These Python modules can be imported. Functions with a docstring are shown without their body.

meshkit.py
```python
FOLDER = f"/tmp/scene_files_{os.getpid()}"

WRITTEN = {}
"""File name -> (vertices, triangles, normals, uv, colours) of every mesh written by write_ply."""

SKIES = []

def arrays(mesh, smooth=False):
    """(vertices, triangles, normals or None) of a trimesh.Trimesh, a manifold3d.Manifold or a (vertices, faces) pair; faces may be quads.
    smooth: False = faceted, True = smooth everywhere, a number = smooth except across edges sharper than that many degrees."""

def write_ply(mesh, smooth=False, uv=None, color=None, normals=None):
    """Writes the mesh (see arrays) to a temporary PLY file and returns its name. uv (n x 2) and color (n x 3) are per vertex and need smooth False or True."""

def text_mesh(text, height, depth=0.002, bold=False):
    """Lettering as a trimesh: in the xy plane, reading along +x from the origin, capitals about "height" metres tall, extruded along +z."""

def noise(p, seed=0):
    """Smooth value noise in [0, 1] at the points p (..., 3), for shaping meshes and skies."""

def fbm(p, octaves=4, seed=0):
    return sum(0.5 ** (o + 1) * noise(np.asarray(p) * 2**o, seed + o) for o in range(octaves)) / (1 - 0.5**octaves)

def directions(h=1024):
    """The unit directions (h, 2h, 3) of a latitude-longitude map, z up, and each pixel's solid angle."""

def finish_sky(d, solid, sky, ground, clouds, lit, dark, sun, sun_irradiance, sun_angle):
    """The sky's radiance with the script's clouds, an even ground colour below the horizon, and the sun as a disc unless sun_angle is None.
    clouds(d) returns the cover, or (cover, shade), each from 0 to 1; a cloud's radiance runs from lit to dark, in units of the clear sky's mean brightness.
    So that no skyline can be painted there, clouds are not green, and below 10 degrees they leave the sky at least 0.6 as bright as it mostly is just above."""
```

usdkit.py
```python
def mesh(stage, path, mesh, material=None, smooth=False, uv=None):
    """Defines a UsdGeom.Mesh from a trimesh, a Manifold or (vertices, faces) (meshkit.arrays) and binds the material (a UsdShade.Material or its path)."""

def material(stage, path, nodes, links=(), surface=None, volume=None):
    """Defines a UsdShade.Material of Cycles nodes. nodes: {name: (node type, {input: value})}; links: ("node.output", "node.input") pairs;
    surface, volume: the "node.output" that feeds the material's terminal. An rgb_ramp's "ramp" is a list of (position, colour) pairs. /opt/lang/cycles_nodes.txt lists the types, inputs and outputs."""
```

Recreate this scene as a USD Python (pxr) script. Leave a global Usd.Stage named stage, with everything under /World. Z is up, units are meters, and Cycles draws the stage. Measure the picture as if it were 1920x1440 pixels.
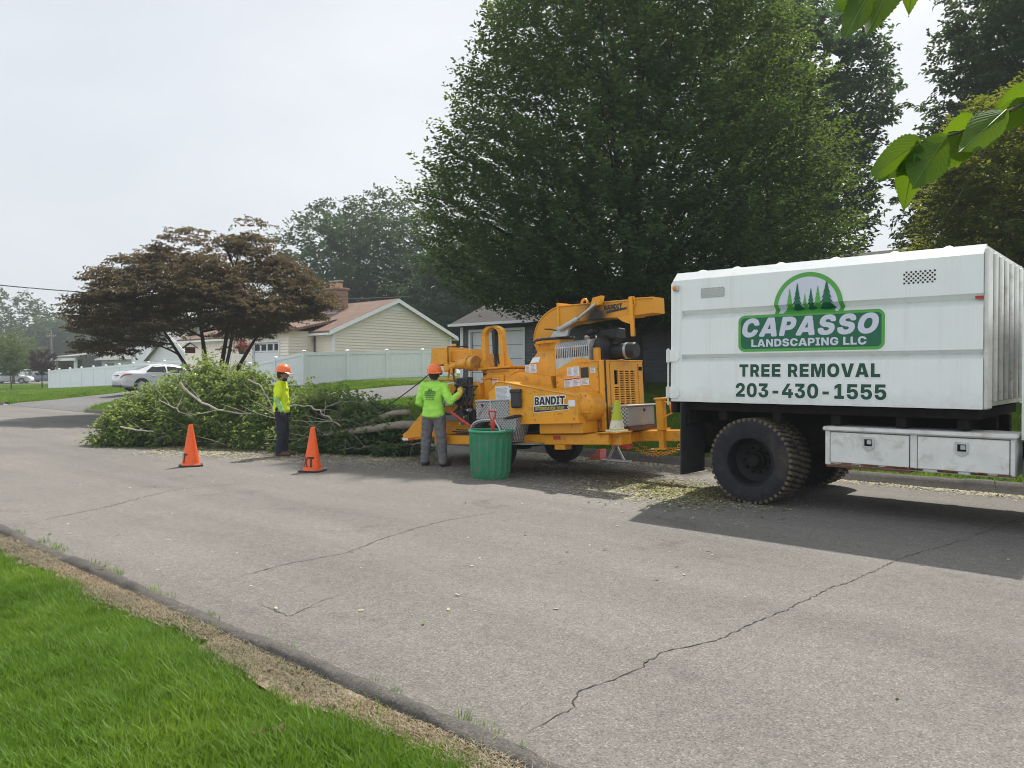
import glob, math, random
import numpy as np
import trimesh, shapely
import shapely.geometry as sg
import shapely.affinity as sa
from shapely.ops import unary_union
from manifold3d import Manifold, Mesh as MMesh
from pxr import Gf, Sdf, Usd, UsdGeom, UsdLux, UsdShade, Vt
import usdkit, meshkit

rng = np.random.default_rng(7)
random.seed(7)
stage = Usd.Stage.CreateInMemory()
UsdGeom.SetStageUpAxis(stage, "Z")
UsdGeom.SetStageMetersPerUnit(stage, 1.0)
UsdGeom.Xform.Define(stage, "/World")
UsdGeom.Scope.Define(stage, "/World/Looks")

# ------------------------------------------------------------------ camera, sky, sun, exposure
CAM_H = 1.62
cam = UsdGeom.Camera.Define(stage, "/World/camera")
cam.CreateHorizontalApertureAttr(36.0)
cam.CreateFocalLengthAttr(36.0 * 1442.0 / 1920.0)
cam.CreateVerticalApertureOffsetAttr(0.0)
cam.CreateExposureAttr(0.84)
cam.AddTranslateOp().Set(Gf.Vec3d(0, 0, CAM_H))
cam.AddRotateXYZOp().Set(Gf.Vec3f(90.0 - math.degrees(math.atan(20.0 / 1442.0)), 0, 0))

HAZE = 0.00095
SUN_EL = math.radians(55.0)
SUN_XY = np.array([0.845, 1.816]); SUN_XY = SUN_XY / np.linalg.norm(SUN_XY)
SUN_ROT = math.atan2(SUN_XY[0], SUN_XY[1])
dome = UsdLux.DomeLight.Define(stage, "/World/sky")
sky_mat = usdkit.material(stage, "/World/Looks/sky", {
    "tc": ("texture_coordinate", {}),
    "sky": ("sky_texture", {"sky_type": "single_scattering", "sun_disc": False, "sun_elevation": SUN_EL, "sun_rotation": SUN_ROT,
                            "air_density": 1.0, "aerosol_density": 6.0, "ozone_density": 1.0}),
    "map": ("mapping", {"scale": (1.0, 1.0, 2.2)}),
    "n": ("noise_texture", {"scale": 1.6, "detail": 4.0, "roughness": 0.5}),
    "r": ("rgb_ramp", {"ramp": [(0.32, (5.9, 6.35, 6.85)), (0.52, (6.9, 7.3, 7.75)), (0.72, (8.0, 8.3, 8.6))]}),
    "mx": ("mix", {"mix_type": "mix", "fac": 0.80}),
    "bg": ("background_shader", {"strength": 0.0685}),
}, [("tc.generated", "map.vector"), ("map.vector", "n.vector"), ("n.fac", "r.fac"), ("sky.color", "mx.color1"), ("r.color", "mx.color2"), ("mx.color", "bg.color")], surface="bg.background")
UsdShade.MaterialBindingAPI.Apply(dome.GetPrim()).Bind(sky_mat)
sun = UsdLux.DistantLight.Define(stage, "/World/sun")
sun.CreateNormalizeAttr(True); sun.CreateIntensityAttr(0.84); sun.CreateAngleAttr(0.9); sun.CreateColorAttr(Gf.Vec3f(1.0, 0.95, 0.87))
to_sun = np.array([SUN_XY[0] * math.cos(SUN_EL), SUN_XY[1] * math.cos(SUN_EL), math.sin(SUN_EL)])
m4 = Gf.Matrix4d(); m4.SetRotate(Gf.Rotation(Gf.Vec3d(0, 0, 1), Gf.Vec3d(*map(float, to_sun))))
sun.AddTransformOp().Set(m4)

# ------------------------------------------------------------------ road frame: a along the road (towards the right), b away from the camera
TH = math.radians(41.5)
U = np.array([math.cos(TH), -math.sin(TH)]); NN = np.array([math.sin(TH), math.cos(TH)])
def W(a, b, z=0.0):
    p = np.asarray(a)[..., None] * U + np.asarray(b)[..., None] * NN
    return np.concatenate([p, np.broadcast_to(np.asarray(z, float), p.shape[:-1])[..., None]], -1)
def AB(x, y):
    return np.asarray(x) * U[0] + np.asarray(y) * U[1], np.asarray(x) * NN[0] + np.asarray(y) * NN[1]
ROADROT = -41.5
def sstep(x, lo, hi):
    t = np.clip((np.asarray(x, float) - lo) / (hi - lo), 0, 1); return t * t * (3 - 2 * t)
def hz(a, b):
    """height of the land (road = 0)"""
    a, b = np.asarray(a, float), np.asarray(b, float)
    slope = 0.02 + 0.078 * sstep(a, -72, -40)
    far = 0.09 + slope * np.clip(b - 12.5, 0, 12.5) + 0.02 * np.clip(b - 25, 0, 40) * sstep(a, -72, -40)
    near = 0.04 + 0.02 * np.clip(2.2 - b, 0, 6) + 0.03 * (meshkit.noise(np.stack([a * 1.3, b * 1.3, a * 0], -1), 3) - 0.5)
    z = np.where(b > 12.28, far, np.where(b < 2.32, near, -0.06))
    return z
def hw(x, y):
    a, b = AB(x, y); return hz(a, b)

# ------------------------------------------------------------------ naming and prims
used = {}
def numbered(parent, name):
    k = (parent, name); i = used.get(k, 0); used[k] = i + 1
    return name if i == 0 else f"{name}_{i:03d}"
def tag(prim, label=None, category=None, group=None, kind=None):
    for k, v in (("label", label), ("category", category), ("group", group), ("kind", kind)):
        if v: prim.SetCustomDataByKey(k, v)
    return prim
def thing(name, label, category, loc=(0, 0, 0), rotz=0.0, group=None, roty=0.0, rotx=0.0, kind=None):
    path = "/World/" + numbered("/World", name)
    x = UsdGeom.Xform.Define(stage, path)
    x.AddTranslateOp().Set(Gf.Vec3d(*map(float, loc)))
    if rotz: x.AddRotateZOp().Set(float(rotz))
    if roty: x.AddRotateYOp().Set(float(roty))
    if rotx: x.AddRotateXOp().Set(float(rotx))
    tag(x.GetPrim(), label, category, group, kind)
    return path
def part(parent, name, mesh, mat, smooth=False, label=None, kind=None):
    if isinstance(mesh, (list,)): mesh = cat(mesh)
    path = parent + "/" + numbered(parent, name)
    m = usdkit.mesh(stage, path, mesh, MAT[mat] if isinstance(mat, str) else mat, smooth=smooth)
    if label or kind: tag(m.GetPrim(), label, None, None, kind)
    return path
def struct(name, mesh, mat, smooth=False, label=None, kind="structure"):
    path = part("/World", name, mesh, mat, smooth)
    tag(stage.GetPrimAtPath(path), label, None, None, kind); return path
def lone(name, mesh, mat, label, category, group=None, smooth=False, kind=None):
    path = part("/World", name, mesh, mat, smooth); tag(stage.GetPrimAtPath(path), label, category, group, kind); return path
def copy_of(src, loc, rotz, label=None, group=None, scale=None):
    p0 = stage.GetPrimAtPath(src); name = src.rsplit("/", 1)[1]
    path = "/World/" + numbered("/World", name)
    x = UsdGeom.Xform.Define(stage, path)
    x.GetPrim().GetReferences().AddInternalReference(src)
    x.ClearXformOpOrder()
    x.GetPrim().GetAttribute("xformOp:translate").Set(Gf.Vec3d(*map(float, loc)))
    ops = [x.GetPrim().GetAttribute("xformOp:translate")]
    t = UsdGeom.XformOp(ops[0]); order = [t]
    r = x.GetPrim().GetAttribute("xformOp:rotateZ")
    r = UsdGeom.XformOp(r) if r and r.IsValid() and r.HasAuthoredValue() else x.AddRotateZOp()
    r.Set(float(rotz)); order.append(r)
    if scale: s = x.AddScaleOp(); s.Set(Gf.Vec3f(scale, scale, scale)); order.append(s)
    x.SetXformOpOrder(order)
    x.GetPrim().SetInstanceable(True)
    cd = p0.GetCustomData()
    tag(x.GetPrim(), label or cd.get("label"), cd.get("category"), group or cd.get("group"))
    return path

# ------------------------------------------------------------------ meshes
cat = lambda ms: trimesh.util.concatenate([m for m in ms if m is not None])
def TM(v, f): return trimesh.Trimesh(np.asarray(v, float), np.asarray(f, int), process=False)
def box(x0, x1, y0, y1, z0, z1, c=0.0):
    if c <= 0:
        m = trimesh.creation.box([x1 - x0, y1 - y0, z1 - z0]); m.apply_translation([(x0 + x1) / 2, (y0 + y1) / 2, (z0 + z1) / 2]); return m
    c = min(c, (x1 - x0) * 0.49, (y1 - y0) * 0.49, (z1 - z0) * 0.49)
    pts = []
    for X, sx in ((x0, 1), (x1, -1)):
        for Y, sy in ((y0, 1), (y1, -1)):
            for Z, sz in ((z0, 1), (z1, -1)):
                pts += [(X, Y + sy * c, Z + sz * c), (X + sx * c, Y, Z + sz * c), (X + sx * c, Y + sy * c, Z)]
    return trimesh.convex.convex_hull(np.array(pts))
def hull(pts): return trimesh.convex.convex_hull(np.array(pts, float))
def tube(pts, r, sides=8, caps=True):
    p = np.asarray(pts, float); n = len(p); r = np.broadcast_to(np.asarray(r, float), (n,))
    t = np.gradient(p, axis=0); t /= np.linalg.norm(t, axis=1, keepdims=True) + 1e-12
    ref = np.array([0, 0, 1.0]) if abs(t[0][2]) < 0.9 else np.array([1.0, 0, 0])
    A = np.zeros_like(p); a = np.cross(t[0], ref); a /= np.linalg.norm(a); A[0] = a
    for i in range(1, n):
        a = A[i - 1] - t[i] * np.dot(A[i - 1], t[i]); A[i] = a / (np.linalg.norm(a) + 1e-12)
    B = np.cross(t, A); ang = np.arange(sides) * 2 * np.pi / sides
    v = p[:, None] + r[:, None, None] * (np.cos(ang)[None, :, None] * A[:, None] + np.sin(ang)[None, :, None] * B[:, None])
    i, j = np.meshgrid(np.arange(n - 1), np.arange(sides), indexing="ij"); j2 = (j + 1) % sides
    q = np.stack([i * sides + j, i * sides + j2, (i + 1) * sides + j2, (i + 1) * sides + j], -1).reshape(-1, 4)
    f = np.vstack([q[:, [0, 1, 2]], q[:, [0, 2, 3]]]); v = v.reshape(-1, 3)
    if caps:
        k = len(v); v = np.vstack([v, p[:1], p[-1:]]); jj = np.arange(sides)
        f = np.vstack([f, np.stack([(jj + 1) % sides, jj, np.full(sides, k)], 1), np.stack([(n - 1) * sides + jj, (n - 1) * sides + (jj + 1) % sides, np.full(sides, k + 1)], 1)])
    return TM(v, f)
def cyl(p0, p1, r, sides=20, r2=None): return tube([p0, p1], [r, r if r2 is None else r2], sides)
def lathe(prof, sides=32, axis="z", center=(0, 0, 0)):
    m = trimesh.creation.revolve(np.array(prof, float), sections=sides)
    if axis == "y": m.apply_transform(trimesh.transformations.rotation_matrix(-np.pi / 2, [1, 0, 0]))
    if axis == "x": m.apply_transform(trimesh.transformations.rotation_matrix(np.pi / 2, [0, 1, 0]))
    m.apply_translation(center); return m
def extr(poly, t):
    """shapely polygon(s) extruded along +z"""
    gs = [g for g in getattr(poly, "geoms", [poly]) if g.geom_type == "Polygon" and g.area > 1e-9]
    return cat([trimesh.creation.extrude_polygon(g, t, engine="earcut") for g in gs])
def face_y(m, y):
    """xy-plane mesh stood up to face -y at depth y: x stays, y becomes z, z comes out towards -y"""
    v = m.vertices.copy(); m = m.copy(); m.vertices = np.stack([v[:, 0], y - v[:, 2], v[:, 1]], 1); return m
def face_x(m, x):
    """stood up to face +x: x becomes y, y becomes z"""
    v = m.vertices.copy(); m = m.copy(); m.vertices = np.stack([x + v[:, 2], v[:, 0], v[:, 1]], 1); return m
def plate_xz(pts, y0, y1):
    m = extr(sg.Polygon(pts), y1 - y0); v = m.vertices.copy(); m.vertices = np.stack([v[:, 0], y1 - v[:, 2], v[:, 1]], 1); return m
def sph(p, r, sub=2, s=(1, 1, 1)):
    m = trimesh.creation.icosphere(sub, 1.0); m.vertices = m.vertices * np.array(s) * r + np.array(p); return m
def rotm(m, ang, axis, at=(0, 0, 0)):
    m.apply_transform(trimesh.transformations.rotation_matrix(ang, axis, at)); return m
def moved(m, d): m = m.copy(); m.apply_translation(d); return m
def bez(*c, n=10):
    c = np.array(c, float); t = np.linspace(0, 1, n)[:, None]
    while len(c.shape) == 2: c = np.repeat(c[:, None], n, 1)
    while len(c) > 1: c = c[:-1] * (1 - t) + c[1:] * t
    return c[0]
def to_mani(m): return Manifold(MMesh(np.asarray(m.vertices, np.float32), np.asarray(m.faces, np.uint32)))
def from_mani(m): k = m.to_mesh(); return TM(k.vert_properties[:, :3], k.tri_verts)

_fonts = {}
def text_shape(text, height, weight=900, font="Inter", shear=0.0, widen=1.0, spacing=0.0, grow=0.0):
    from PIL import Image, ImageDraw, ImageFont
    k = (font, weight)
    if k not in _fonts:
        f = ImageFont.truetype(glob.glob("/opt/blender-*/*/datafiles/fonts/" + font + "*")[0], 150)
        try: f.set_variation_by_axes([32, weight] if font == "Inter" else [weight, 100])
        except Exception: pass
        _fonts[k] = f
    f = _fonts[k]; capb = f.getbbox("H", anchor="ls"); cap = -capb[1]; out = []; x = 0.0
    for ch in text:
        if ch != " ":
            x0, y0, x1, y1 = f.getbbox(ch, anchor="ls")
            im = Image.new("L", (x1 - x0 + 8, y1 - y0 + 8)); ImageDraw.Draw(im).text((4 - x0, 4 - y0), ch, 255, font=f, anchor="ls")
            on = np.pad(np.asarray(im) > 127, ((0, 0), (1, 1))).astype(np.int8)
            rows, st = np.nonzero(np.diff(on, axis=1) == 1); en = np.nonzero(np.diff(on, axis=1) == -1)[1]
            s = unary_union(shapely.box(st, -rows - 1, en, -rows)).buffer(0.8).buffer(-0.8).simplify(0.8)
            out.append(sa.translate(s, x + x0 - 4, 4 - y0))
        x += f.getlength(ch) + spacing * cap
    s = unary_union(out); k = height / cap
    s = sa.affine_transform(s, [k * widen, shear * k, 0, k, 0, 0])
    return s.buffer(grow) if grow else s
def fit_shape(s, x0, x1, y0, y1):
    a, b, c, d = s.bounds; kx, ky = (x1 - x0) / (c - a), (y1 - y0) / (d - b)
    return sa.affine_transform(s, [kx, 0, 0, ky, x0 - a * kx, y0 - b * ky])

# ------------------------------------------------------------------ leaves
def unit(v): return v / (np.linalg.norm(v, axis=-1, keepdims=True) + 1e-12)
def leaf_mesh(P, D, N, L, Wd, fold=0.22, droop=0.12):
    n = len(P); L = np.broadcast_to(L, (n,))[:, None]; Wd = np.broadcast_to(Wd, (n,))[:, None]
    D = unit(D); S = unit(np.cross(D, N)); N = unit(np.cross(S, D))
    mid = P + D * L * 0.45; tip = P + D * L - np.array([0, 0, 1.0]) * L * droop
    v = np.stack([P, mid + S * Wd * 0.5 + N * Wd * fold, tip, mid - S * Wd * 0.5 + N * Wd * fold], 1).reshape(-1, 3)
    b = np.arange(n)[:, None] * 4
    return TM(v, np.vstack([b + [0, 1, 2], b + [0, 2, 3]]))
def sprays(C, D, k, length, leaf, rg, up=0.6, ratio=0.5, jitter=0.35, droop=0.12, flat=0.0):
    """k leaves along each twig that starts at C and runs along D"""
    n = len(C); D = unit(D)
    t = (np.arange(k)[None, :] + rg.random((n, k)) * 0.8) / k
    side = unit(np.cross(D, np.array([0, 0, 1.0]) + 0.2 * rg.normal(size=(n, 3))))
    sgn = np.where(np.arange(k) % 2 == 0, 1.0, -1.0)[None, :, None]
    P = C[:, None] + D[:, None] * (t * length)[..., None] + rg.normal(size=(n, k, 3)) * length * 0.06 * np.array([1, 1, 1 - flat])
    LD = D[:, None] * 0.55 + side[:, None] * sgn * 0.8 + rg.normal(size=(n, k, 3)) * jitter * np.array([1, 1, 1 - flat])
    Nn = np.array([0, 0, 1.0]) * up + rg.normal(size=(n, k, 3)) * 0.42 * (1 - flat * 0.6)
    L = leaf * (0.65 + 0.6 * rg.random((n, k)))
    return leaf_mesh(P.reshape(-1, 3), LD.reshape(-1, 3), Nn.reshape(-1, 3), L.ravel(), L.ravel() * ratio, droop=droop)

# ------------------------------------------------------------------ materials
MAT = {}
def mk(name, nodes, links, surface): MAT[name] = usdkit.material(stage, "/World/Looks/" + name, nodes, links, surface=surface); return MAT[name]
def pm(name, col, rough=0.55, metal=0.0, var=0.12, spec=0.5, scale=6.0, bump=0.0, bscale=60.0, dirt=None, dirt_scale=3.0, dirt_lo=0.55, dirt_hi=0.75, coat=0.0, island=0.0, bdist=0.01):
    c = np.array(col, float)
    nodes = {"tc": ("texture_coordinate", {}), "n": ("noise_texture", {"scale": scale, "detail": 4.0, "roughness": 0.6}),
             "r": ("rgb_ramp", {"ramp": [(0.25, c * (1 - var)), (0.75, np.minimum(c * (1 + var), 0.95))]}),
             "p": ("principled_bsdf", {"roughness": rough, "metallic": metal, "specular_ior_level": spec, "coat_weight": coat, "coat_roughness": 0.12})}
    links = [("tc.object", "n.vector"), ("n.fac", "r.fac")]; out = "r.color"
    if island:
        nodes["g"] = ("geometry", {}); nodes["ir"] = ("rgb_ramp", {"ramp": [(0.0, (1 - island,) * 3), (1.0, (1.0,) * 3)]}); nodes["im"] = ("mix", {"mix_type": "multiply", "fac": 1.0})
        links += [("g.random_per_island", "ir.fac"), (out, "im.color1"), ("ir.color", "im.color2")]; out = "im.color"
    if dirt is not None:
        nodes["dn"] = ("noise_texture", {"scale": dirt_scale, "detail": 6.0, "roughness": 0.65})
        nodes["dr"] = ("map_range", {"from_min": dirt_lo, "from_max": dirt_hi, "clamp": True}); nodes["dm"] = ("mix", {"mix_type": "mix", "color2": dirt})
        links += [("tc.object", "dn.vector"), ("dn.fac", "dr.value"), ("dr.result", "dm.fac"), (out, "dm.color1")]; out = "dm.color"
    links.append((out, "p.base_color"))
    if bump:
        nodes["bn"] = ("noise_texture", {"scale": bscale, "detail": 3.0}); nodes["b"] = ("bump", {"strength": bump, "distance": bdist})
        links += [("tc.object", "bn.vector"), ("bn.fac", "b.height"), ("b.normal", "p.normal")]
    return mk(name, nodes, links, "p.BSDF")
def leafmat(name, stops, trans=0.35, tcol=None, rough=0.5, spec=0.4):
    tc = tcol if tcol is not None else np.array(stops[-1]) * np.array([1.6, 1.5, 0.8])
    k = len(stops)
    mk(name, {"g": ("geometry", {}), "r": ("rgb_ramp", {"ramp": [(i / max(k - 1, 1), s) for i, s in enumerate(stops)]}),
              "p": ("principled_bsdf", {"roughness": rough, "specular_ior_level": spec}), "t": ("translucent_bsdf", {"color": tuple(tc)}), "m": ("mix_closure", {"fac": trans})},
       [("g.random_per_island", "r.fac"), ("r.color", "p.base_color"), ("p.BSDF", "m.closure1"), ("t.BSDF", "m.closure2")], "m.closure")

def asphalt(name, c, warm, seed, lanes=0.0):
    c = np.array(c)
    mk(name, {"g": ("geometry", {}), "mp": ("mapping", {"location": (seed, seed * 2.0, 0)}), "ml": ("mapping", {"mapping_type": "point", "rotation": (0, 0, math.radians(41.5)), "scale": (1, 1, 1)}), "ms": ("mapping", {"scale": (0.10, 0.85, 1.0)}),
        "nl": ("noise_texture", {"scale": 1.0, "detail": 5.0, "roughness": 0.6}), "rl": ("rgb_ramp", {"ramp": [(0.30, (1 - lanes,) * 3), (0.5, (1.0,) * 3), (0.7, (1 + lanes * 0.8,) * 3)]}),
        "nb": ("noise_texture", {"scale": 0.9, "detail": 7.0, "roughness": 0.7}), "rb": ("rgb_ramp", {"ramp": [(0.28, (1 - lanes * 1.6,) * 3), (0.42, (1.0,) * 3), (0.66, (1.0,) * 3), (0.78, (1 + lanes, 1 + lanes * 0.9, 1 + lanes * 0.7))]}),
        "n1": ("noise_texture", {"scale": 0.35, "detail": 5.0, "roughness": 0.6}), "r1": ("rgb_ramp", {"ramp": [(0.3, c * 0.88), (0.55, c), (0.75, c * warm)]}),
        "v": ("voronoi_texture", {"scale": 120.0, "randomness": 1.0}), "rv": ("rgb_ramp", {"ramp": [(0.0, (0.58, 0.58, 0.58)), (0.45, (0.95, 0.97, 0.97)), (0.85, (1.03, 1.03, 1.02)), (1.0, (1.55, 1.51, 1.44))]}), "sep": ("separate_color", {}),
        "n2": ("noise_texture", {"scale": 11.0, "detail": 6.0, "roughness": 0.7}), "r2": ("rgb_ramp", {"ramp": [(0.3, (0.86, 0.86, 0.86)), (0.7, (1.10, 1.10, 1.10))]}),
        "m1": ("mix", {"mix_type": "multiply", "fac": 1.0}), "m2": ("mix", {"mix_type": "multiply", "fac": 1.0}), "m3": ("mix", {"mix_type": "multiply", "fac": 1.0}), "m4": ("mix", {"mix_type": "multiply", "fac": 1.0}),
        "bn": ("noise_texture", {"scale": 130.0, "detail": 3.0, "roughness": 0.6}), "b": ("bump", {"strength": 0.4, "distance": 0.007}), "p": ("principled_bsdf", {"roughness": 0.9, "specular_ior_level": 0.3})},
       [("g.position", "mp.vector"), ("g.position", "ml.vector"), ("ml.vector", "ms.vector"), ("ms.vector", "nl.vector"), ("nl.fac", "rl.fac"), ("mp.vector", "nb.vector"), ("nb.fac", "rb.fac"), ("mp.vector", "n1.vector"), ("mp.vector", "v.vector"), ("mp.vector", "n2.vector"), ("mp.vector", "bn.vector"), ("n1.fac", "r1.fac"), ("v.color", "sep.color"), ("sep.r", "rv.fac"),
        ("n2.fac", "r2.fac"), ("r1.color", "m1.color1"), ("rv.color", "m1.color2"), ("m1.color", "m2.color1"), ("r2.color", "m2.color2"), ("m2.color", "m3.color1"), ("rl.color", "m3.color2"), ("m3.color", "m4.color1"), ("rb.color", "m4.color2"), ("m4.color", "p.base_color"), ("bn.fac", "b.height"), ("b.normal", "p.normal")], "p.BSDF")
asphalt("asphalt_road", (0.184, 0.172, 0.158), 1.12, 0.0, 0.19)
asphalt("asphalt_drive", (0.165, 0.162, 0.163), 1.06, 11.0, 0.08)
asphalt("asphalt_kerb", (0.095, 0.088, 0.080), 1.15, 23.0, 0.12)

def ground_mat(name, stops, scale, speck, bstr=0.6):
    mk(name, {"g": ("geometry", {}), "n": ("noise_texture", {"scale": scale, "detail": 6.0, "roughness": 0.65}), "r": ("rgb_ramp", {"ramp": stops}),
              "n2": ("noise_texture", {"scale": speck, "detail": 3.0, "roughness": 0.7}), "r2": ("rgb_ramp", {"ramp": [(0.3, (0.6, 0.6, 0.6)), (0.7, (1.3, 1.3, 1.3))]}), "m": ("mix", {"mix_type": "multiply", "fac": 1.0}),
              "b": ("bump", {"strength": bstr, "distance": 0.03}), "p": ("principled_bsdf", {"roughness": 0.95, "specular_ior_level": 0.15})},
       [("g.position", "n.vector"), ("g.position", "n2.vector"), ("n.fac", "r.fac"), ("n2.fac", "r2.fac"), ("r.color", "m.color1"), ("r2.color", "m.color2"), ("m.color", "p.base_color"), ("n2.fac", "b.height"), ("b.normal", "p.normal")], "p.BSDF")
ground_mat("lawn_soil", [(0.3, (0.045, 0.085, 0.014)), (0.5, (0.07, 0.115, 0.02)), (0.72, (0.115, 0.125, 0.04))], 0.9, 45.0)
ground_mat("dry_soil", [(0.3, (0.20, 0.145, 0.085)), (0.55, (0.36, 0.29, 0.20)), (0.75, (0.46, 0.39, 0.29))], 6.0, 90.0)

def grassmat(name, dark, mid, light, trans=0.5):
    mk(name, {"oi": ("object_info", {}), "g": ("geometry", {}), "r": ("rgb_ramp", {"ramp": [(0.0, dark), (0.5, mid), (0.92, light), (1.0, np.array([0.30, 0.25, 0.11]))]}),
              "n": ("noise_texture", {"scale": 1.1, "detail": 3.0}), "rn": ("rgb_ramp", {"ramp": [(0.3, (0.66, 0.72, 0.64)), (0.5, (1.0, 1.0, 1.0)), (0.7, (1.38, 1.2, 1.15))]}), "mm": ("mix", {"mix_type": "multiply", "fac": 1.0}),
              "p": ("principled_bsdf", {"roughness": 0.55, "specular_ior_level": 0.35}), "t": ("translucent_bsdf", {}), "m": ("mix_closure", {"fac": trans})},
       [("g.random_per_island", "r.fac"), ("g.position", "n.vector"), ("n.fac", "rn.fac"), ("r.color", "mm.color1"), ("rn.color", "mm.color2"), ("mm.color", "p.base_color"), ("mm.color", "t.color"), ("p.BSDF", "m.closure1"), ("t.BSDF", "m.closure2")], "m.closure")
grassmat("grass_near", (0.14, 0.26, 0.018), (0.235, 0.42, 0.034), (0.40, 0.58, 0.12))
grassmat("grass_far", (0.13, 0.24, 0.014), (0.20, 0.34, 0.022), (0.31, 0.43, 0.06))
grassmat("thatch", (0.28, 0.23, 0.15), (0.42, 0.35, 0.24), (0.54, 0.48, 0.35), 0.15)

mk("white_paint", {"tc": ("texture_coordinate", {}), "n": ("noise_texture", {"scale": 2.0, "detail": 4.0}), "r": ("rgb_ramp", {"ramp": [(0.25, (0.78, 0.82, 0.815)), (0.75, (0.83, 0.86, 0.855))]}),
    "mp": ("mapping", {"scale": (7.0, 7.0, 0.35)}), "ns": ("noise_texture", {"scale": 1.0, "detail": 6.0, "roughness": 0.7}), "rs": ("map_range", {"from_min": 0.52, "from_max": 0.80, "to_max": 0.32, "clamp": True}), "m1": ("mix", {"mix_type": "mix", "color2": (0.46, 0.43, 0.37)}),
    "sx": ("separate_xyz", {}), "zr": ("map_range", {"from_min": 1.62, "from_max": 1.24, "clamp": True}), "nd": ("noise_texture", {"scale": 6.0, "detail": 7.0, "roughness": 0.75}), "zm": ("math", {"math_type": "multiply"}), "zc": ("map_range", {"from_min": 0.22, "from_max": 0.75, "to_max": 0.5, "clamp": True}), "m2": ("mix", {"mix_type": "mix", "color2": (0.36, 0.33, 0.28)}),
    "nr": ("noise_texture", {"scale": 23.0, "detail": 5.0, "roughness": 0.7}), "rr": ("map_range", {"from_min": 0.72, "from_max": 0.76, "to_max": 0.9, "clamp": True}), "m3": ("mix", {"mix_type": "mix", "color2": (0.22, 0.10, 0.05)}),
    "nw": ("noise_texture", {"scale": 1.6, "detail": 2.0}), "b": ("bump", {"strength": 0.35, "distance": 0.03}), "rg": ("map_range", {"from_min": 0.3, "from_max": 0.7, "to_min": 0.28, "to_max": 0.5}), "p": ("principled_bsdf", {"coat_weight": 0.3, "coat_roughness": 0.15})},
   [("tc.object", "n.vector"), ("n.fac", "r.fac"), ("tc.object", "mp.vector"), ("mp.vector", "ns.vector"), ("ns.fac", "rs.value"), ("rs.result", "m1.fac"), ("r.color", "m1.color1"), ("tc.object", "sx.vector"), ("sx.z", "zr.value"), ("tc.object", "nd.vector"), ("nd.fac", "zm.value1"), ("zr.result", "zm.value2"), ("zm.value", "zc.value"), ("zc.result", "m2.fac"), ("m1.color", "m2.color1"),
    ("tc.object", "nr.vector"), ("nr.fac", "rr.value"), ("rr.result", "m3.fac"), ("m2.color", "m3.color1"), ("m3.color", "p.base_color"), ("tc.object", "nw.vector"), ("nw.fac", "b.height"), ("b.normal", "p.normal"), ("n.fac", "rg.value"), ("rg.result", "p.roughness")], "p.BSDF")
pm("white_dirty", (0.70, 0.70, 0.67), 0.5, var=0.10, scale=5.0, dirt=(0.38, 0.34, 0.28), dirt_scale=7.0, dirt_lo=0.52, dirt_hi=0.85)
pm("front_dirty", (0.66, 0.66, 0.62), 0.4, var=0.12, scale=2.5, coat=0.2, dirt=(0.34, 0.33, 0.26), dirt_scale=2.2, dirt_lo=0.45, dirt_hi=0.8)
pm("rust", (0.16, 0.07, 0.035), 0.9, var=0.4, scale=18.0, bump=0.4)
pm("yellow_paint", (0.76, 0.325, 0.010), 0.45, var=0.10, scale=2.5, coat=0.12, dirt=(0.26, 0.14, 0.035), dirt_scale=6.5, dirt_lo=0.55, dirt_hi=0.78)
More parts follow.
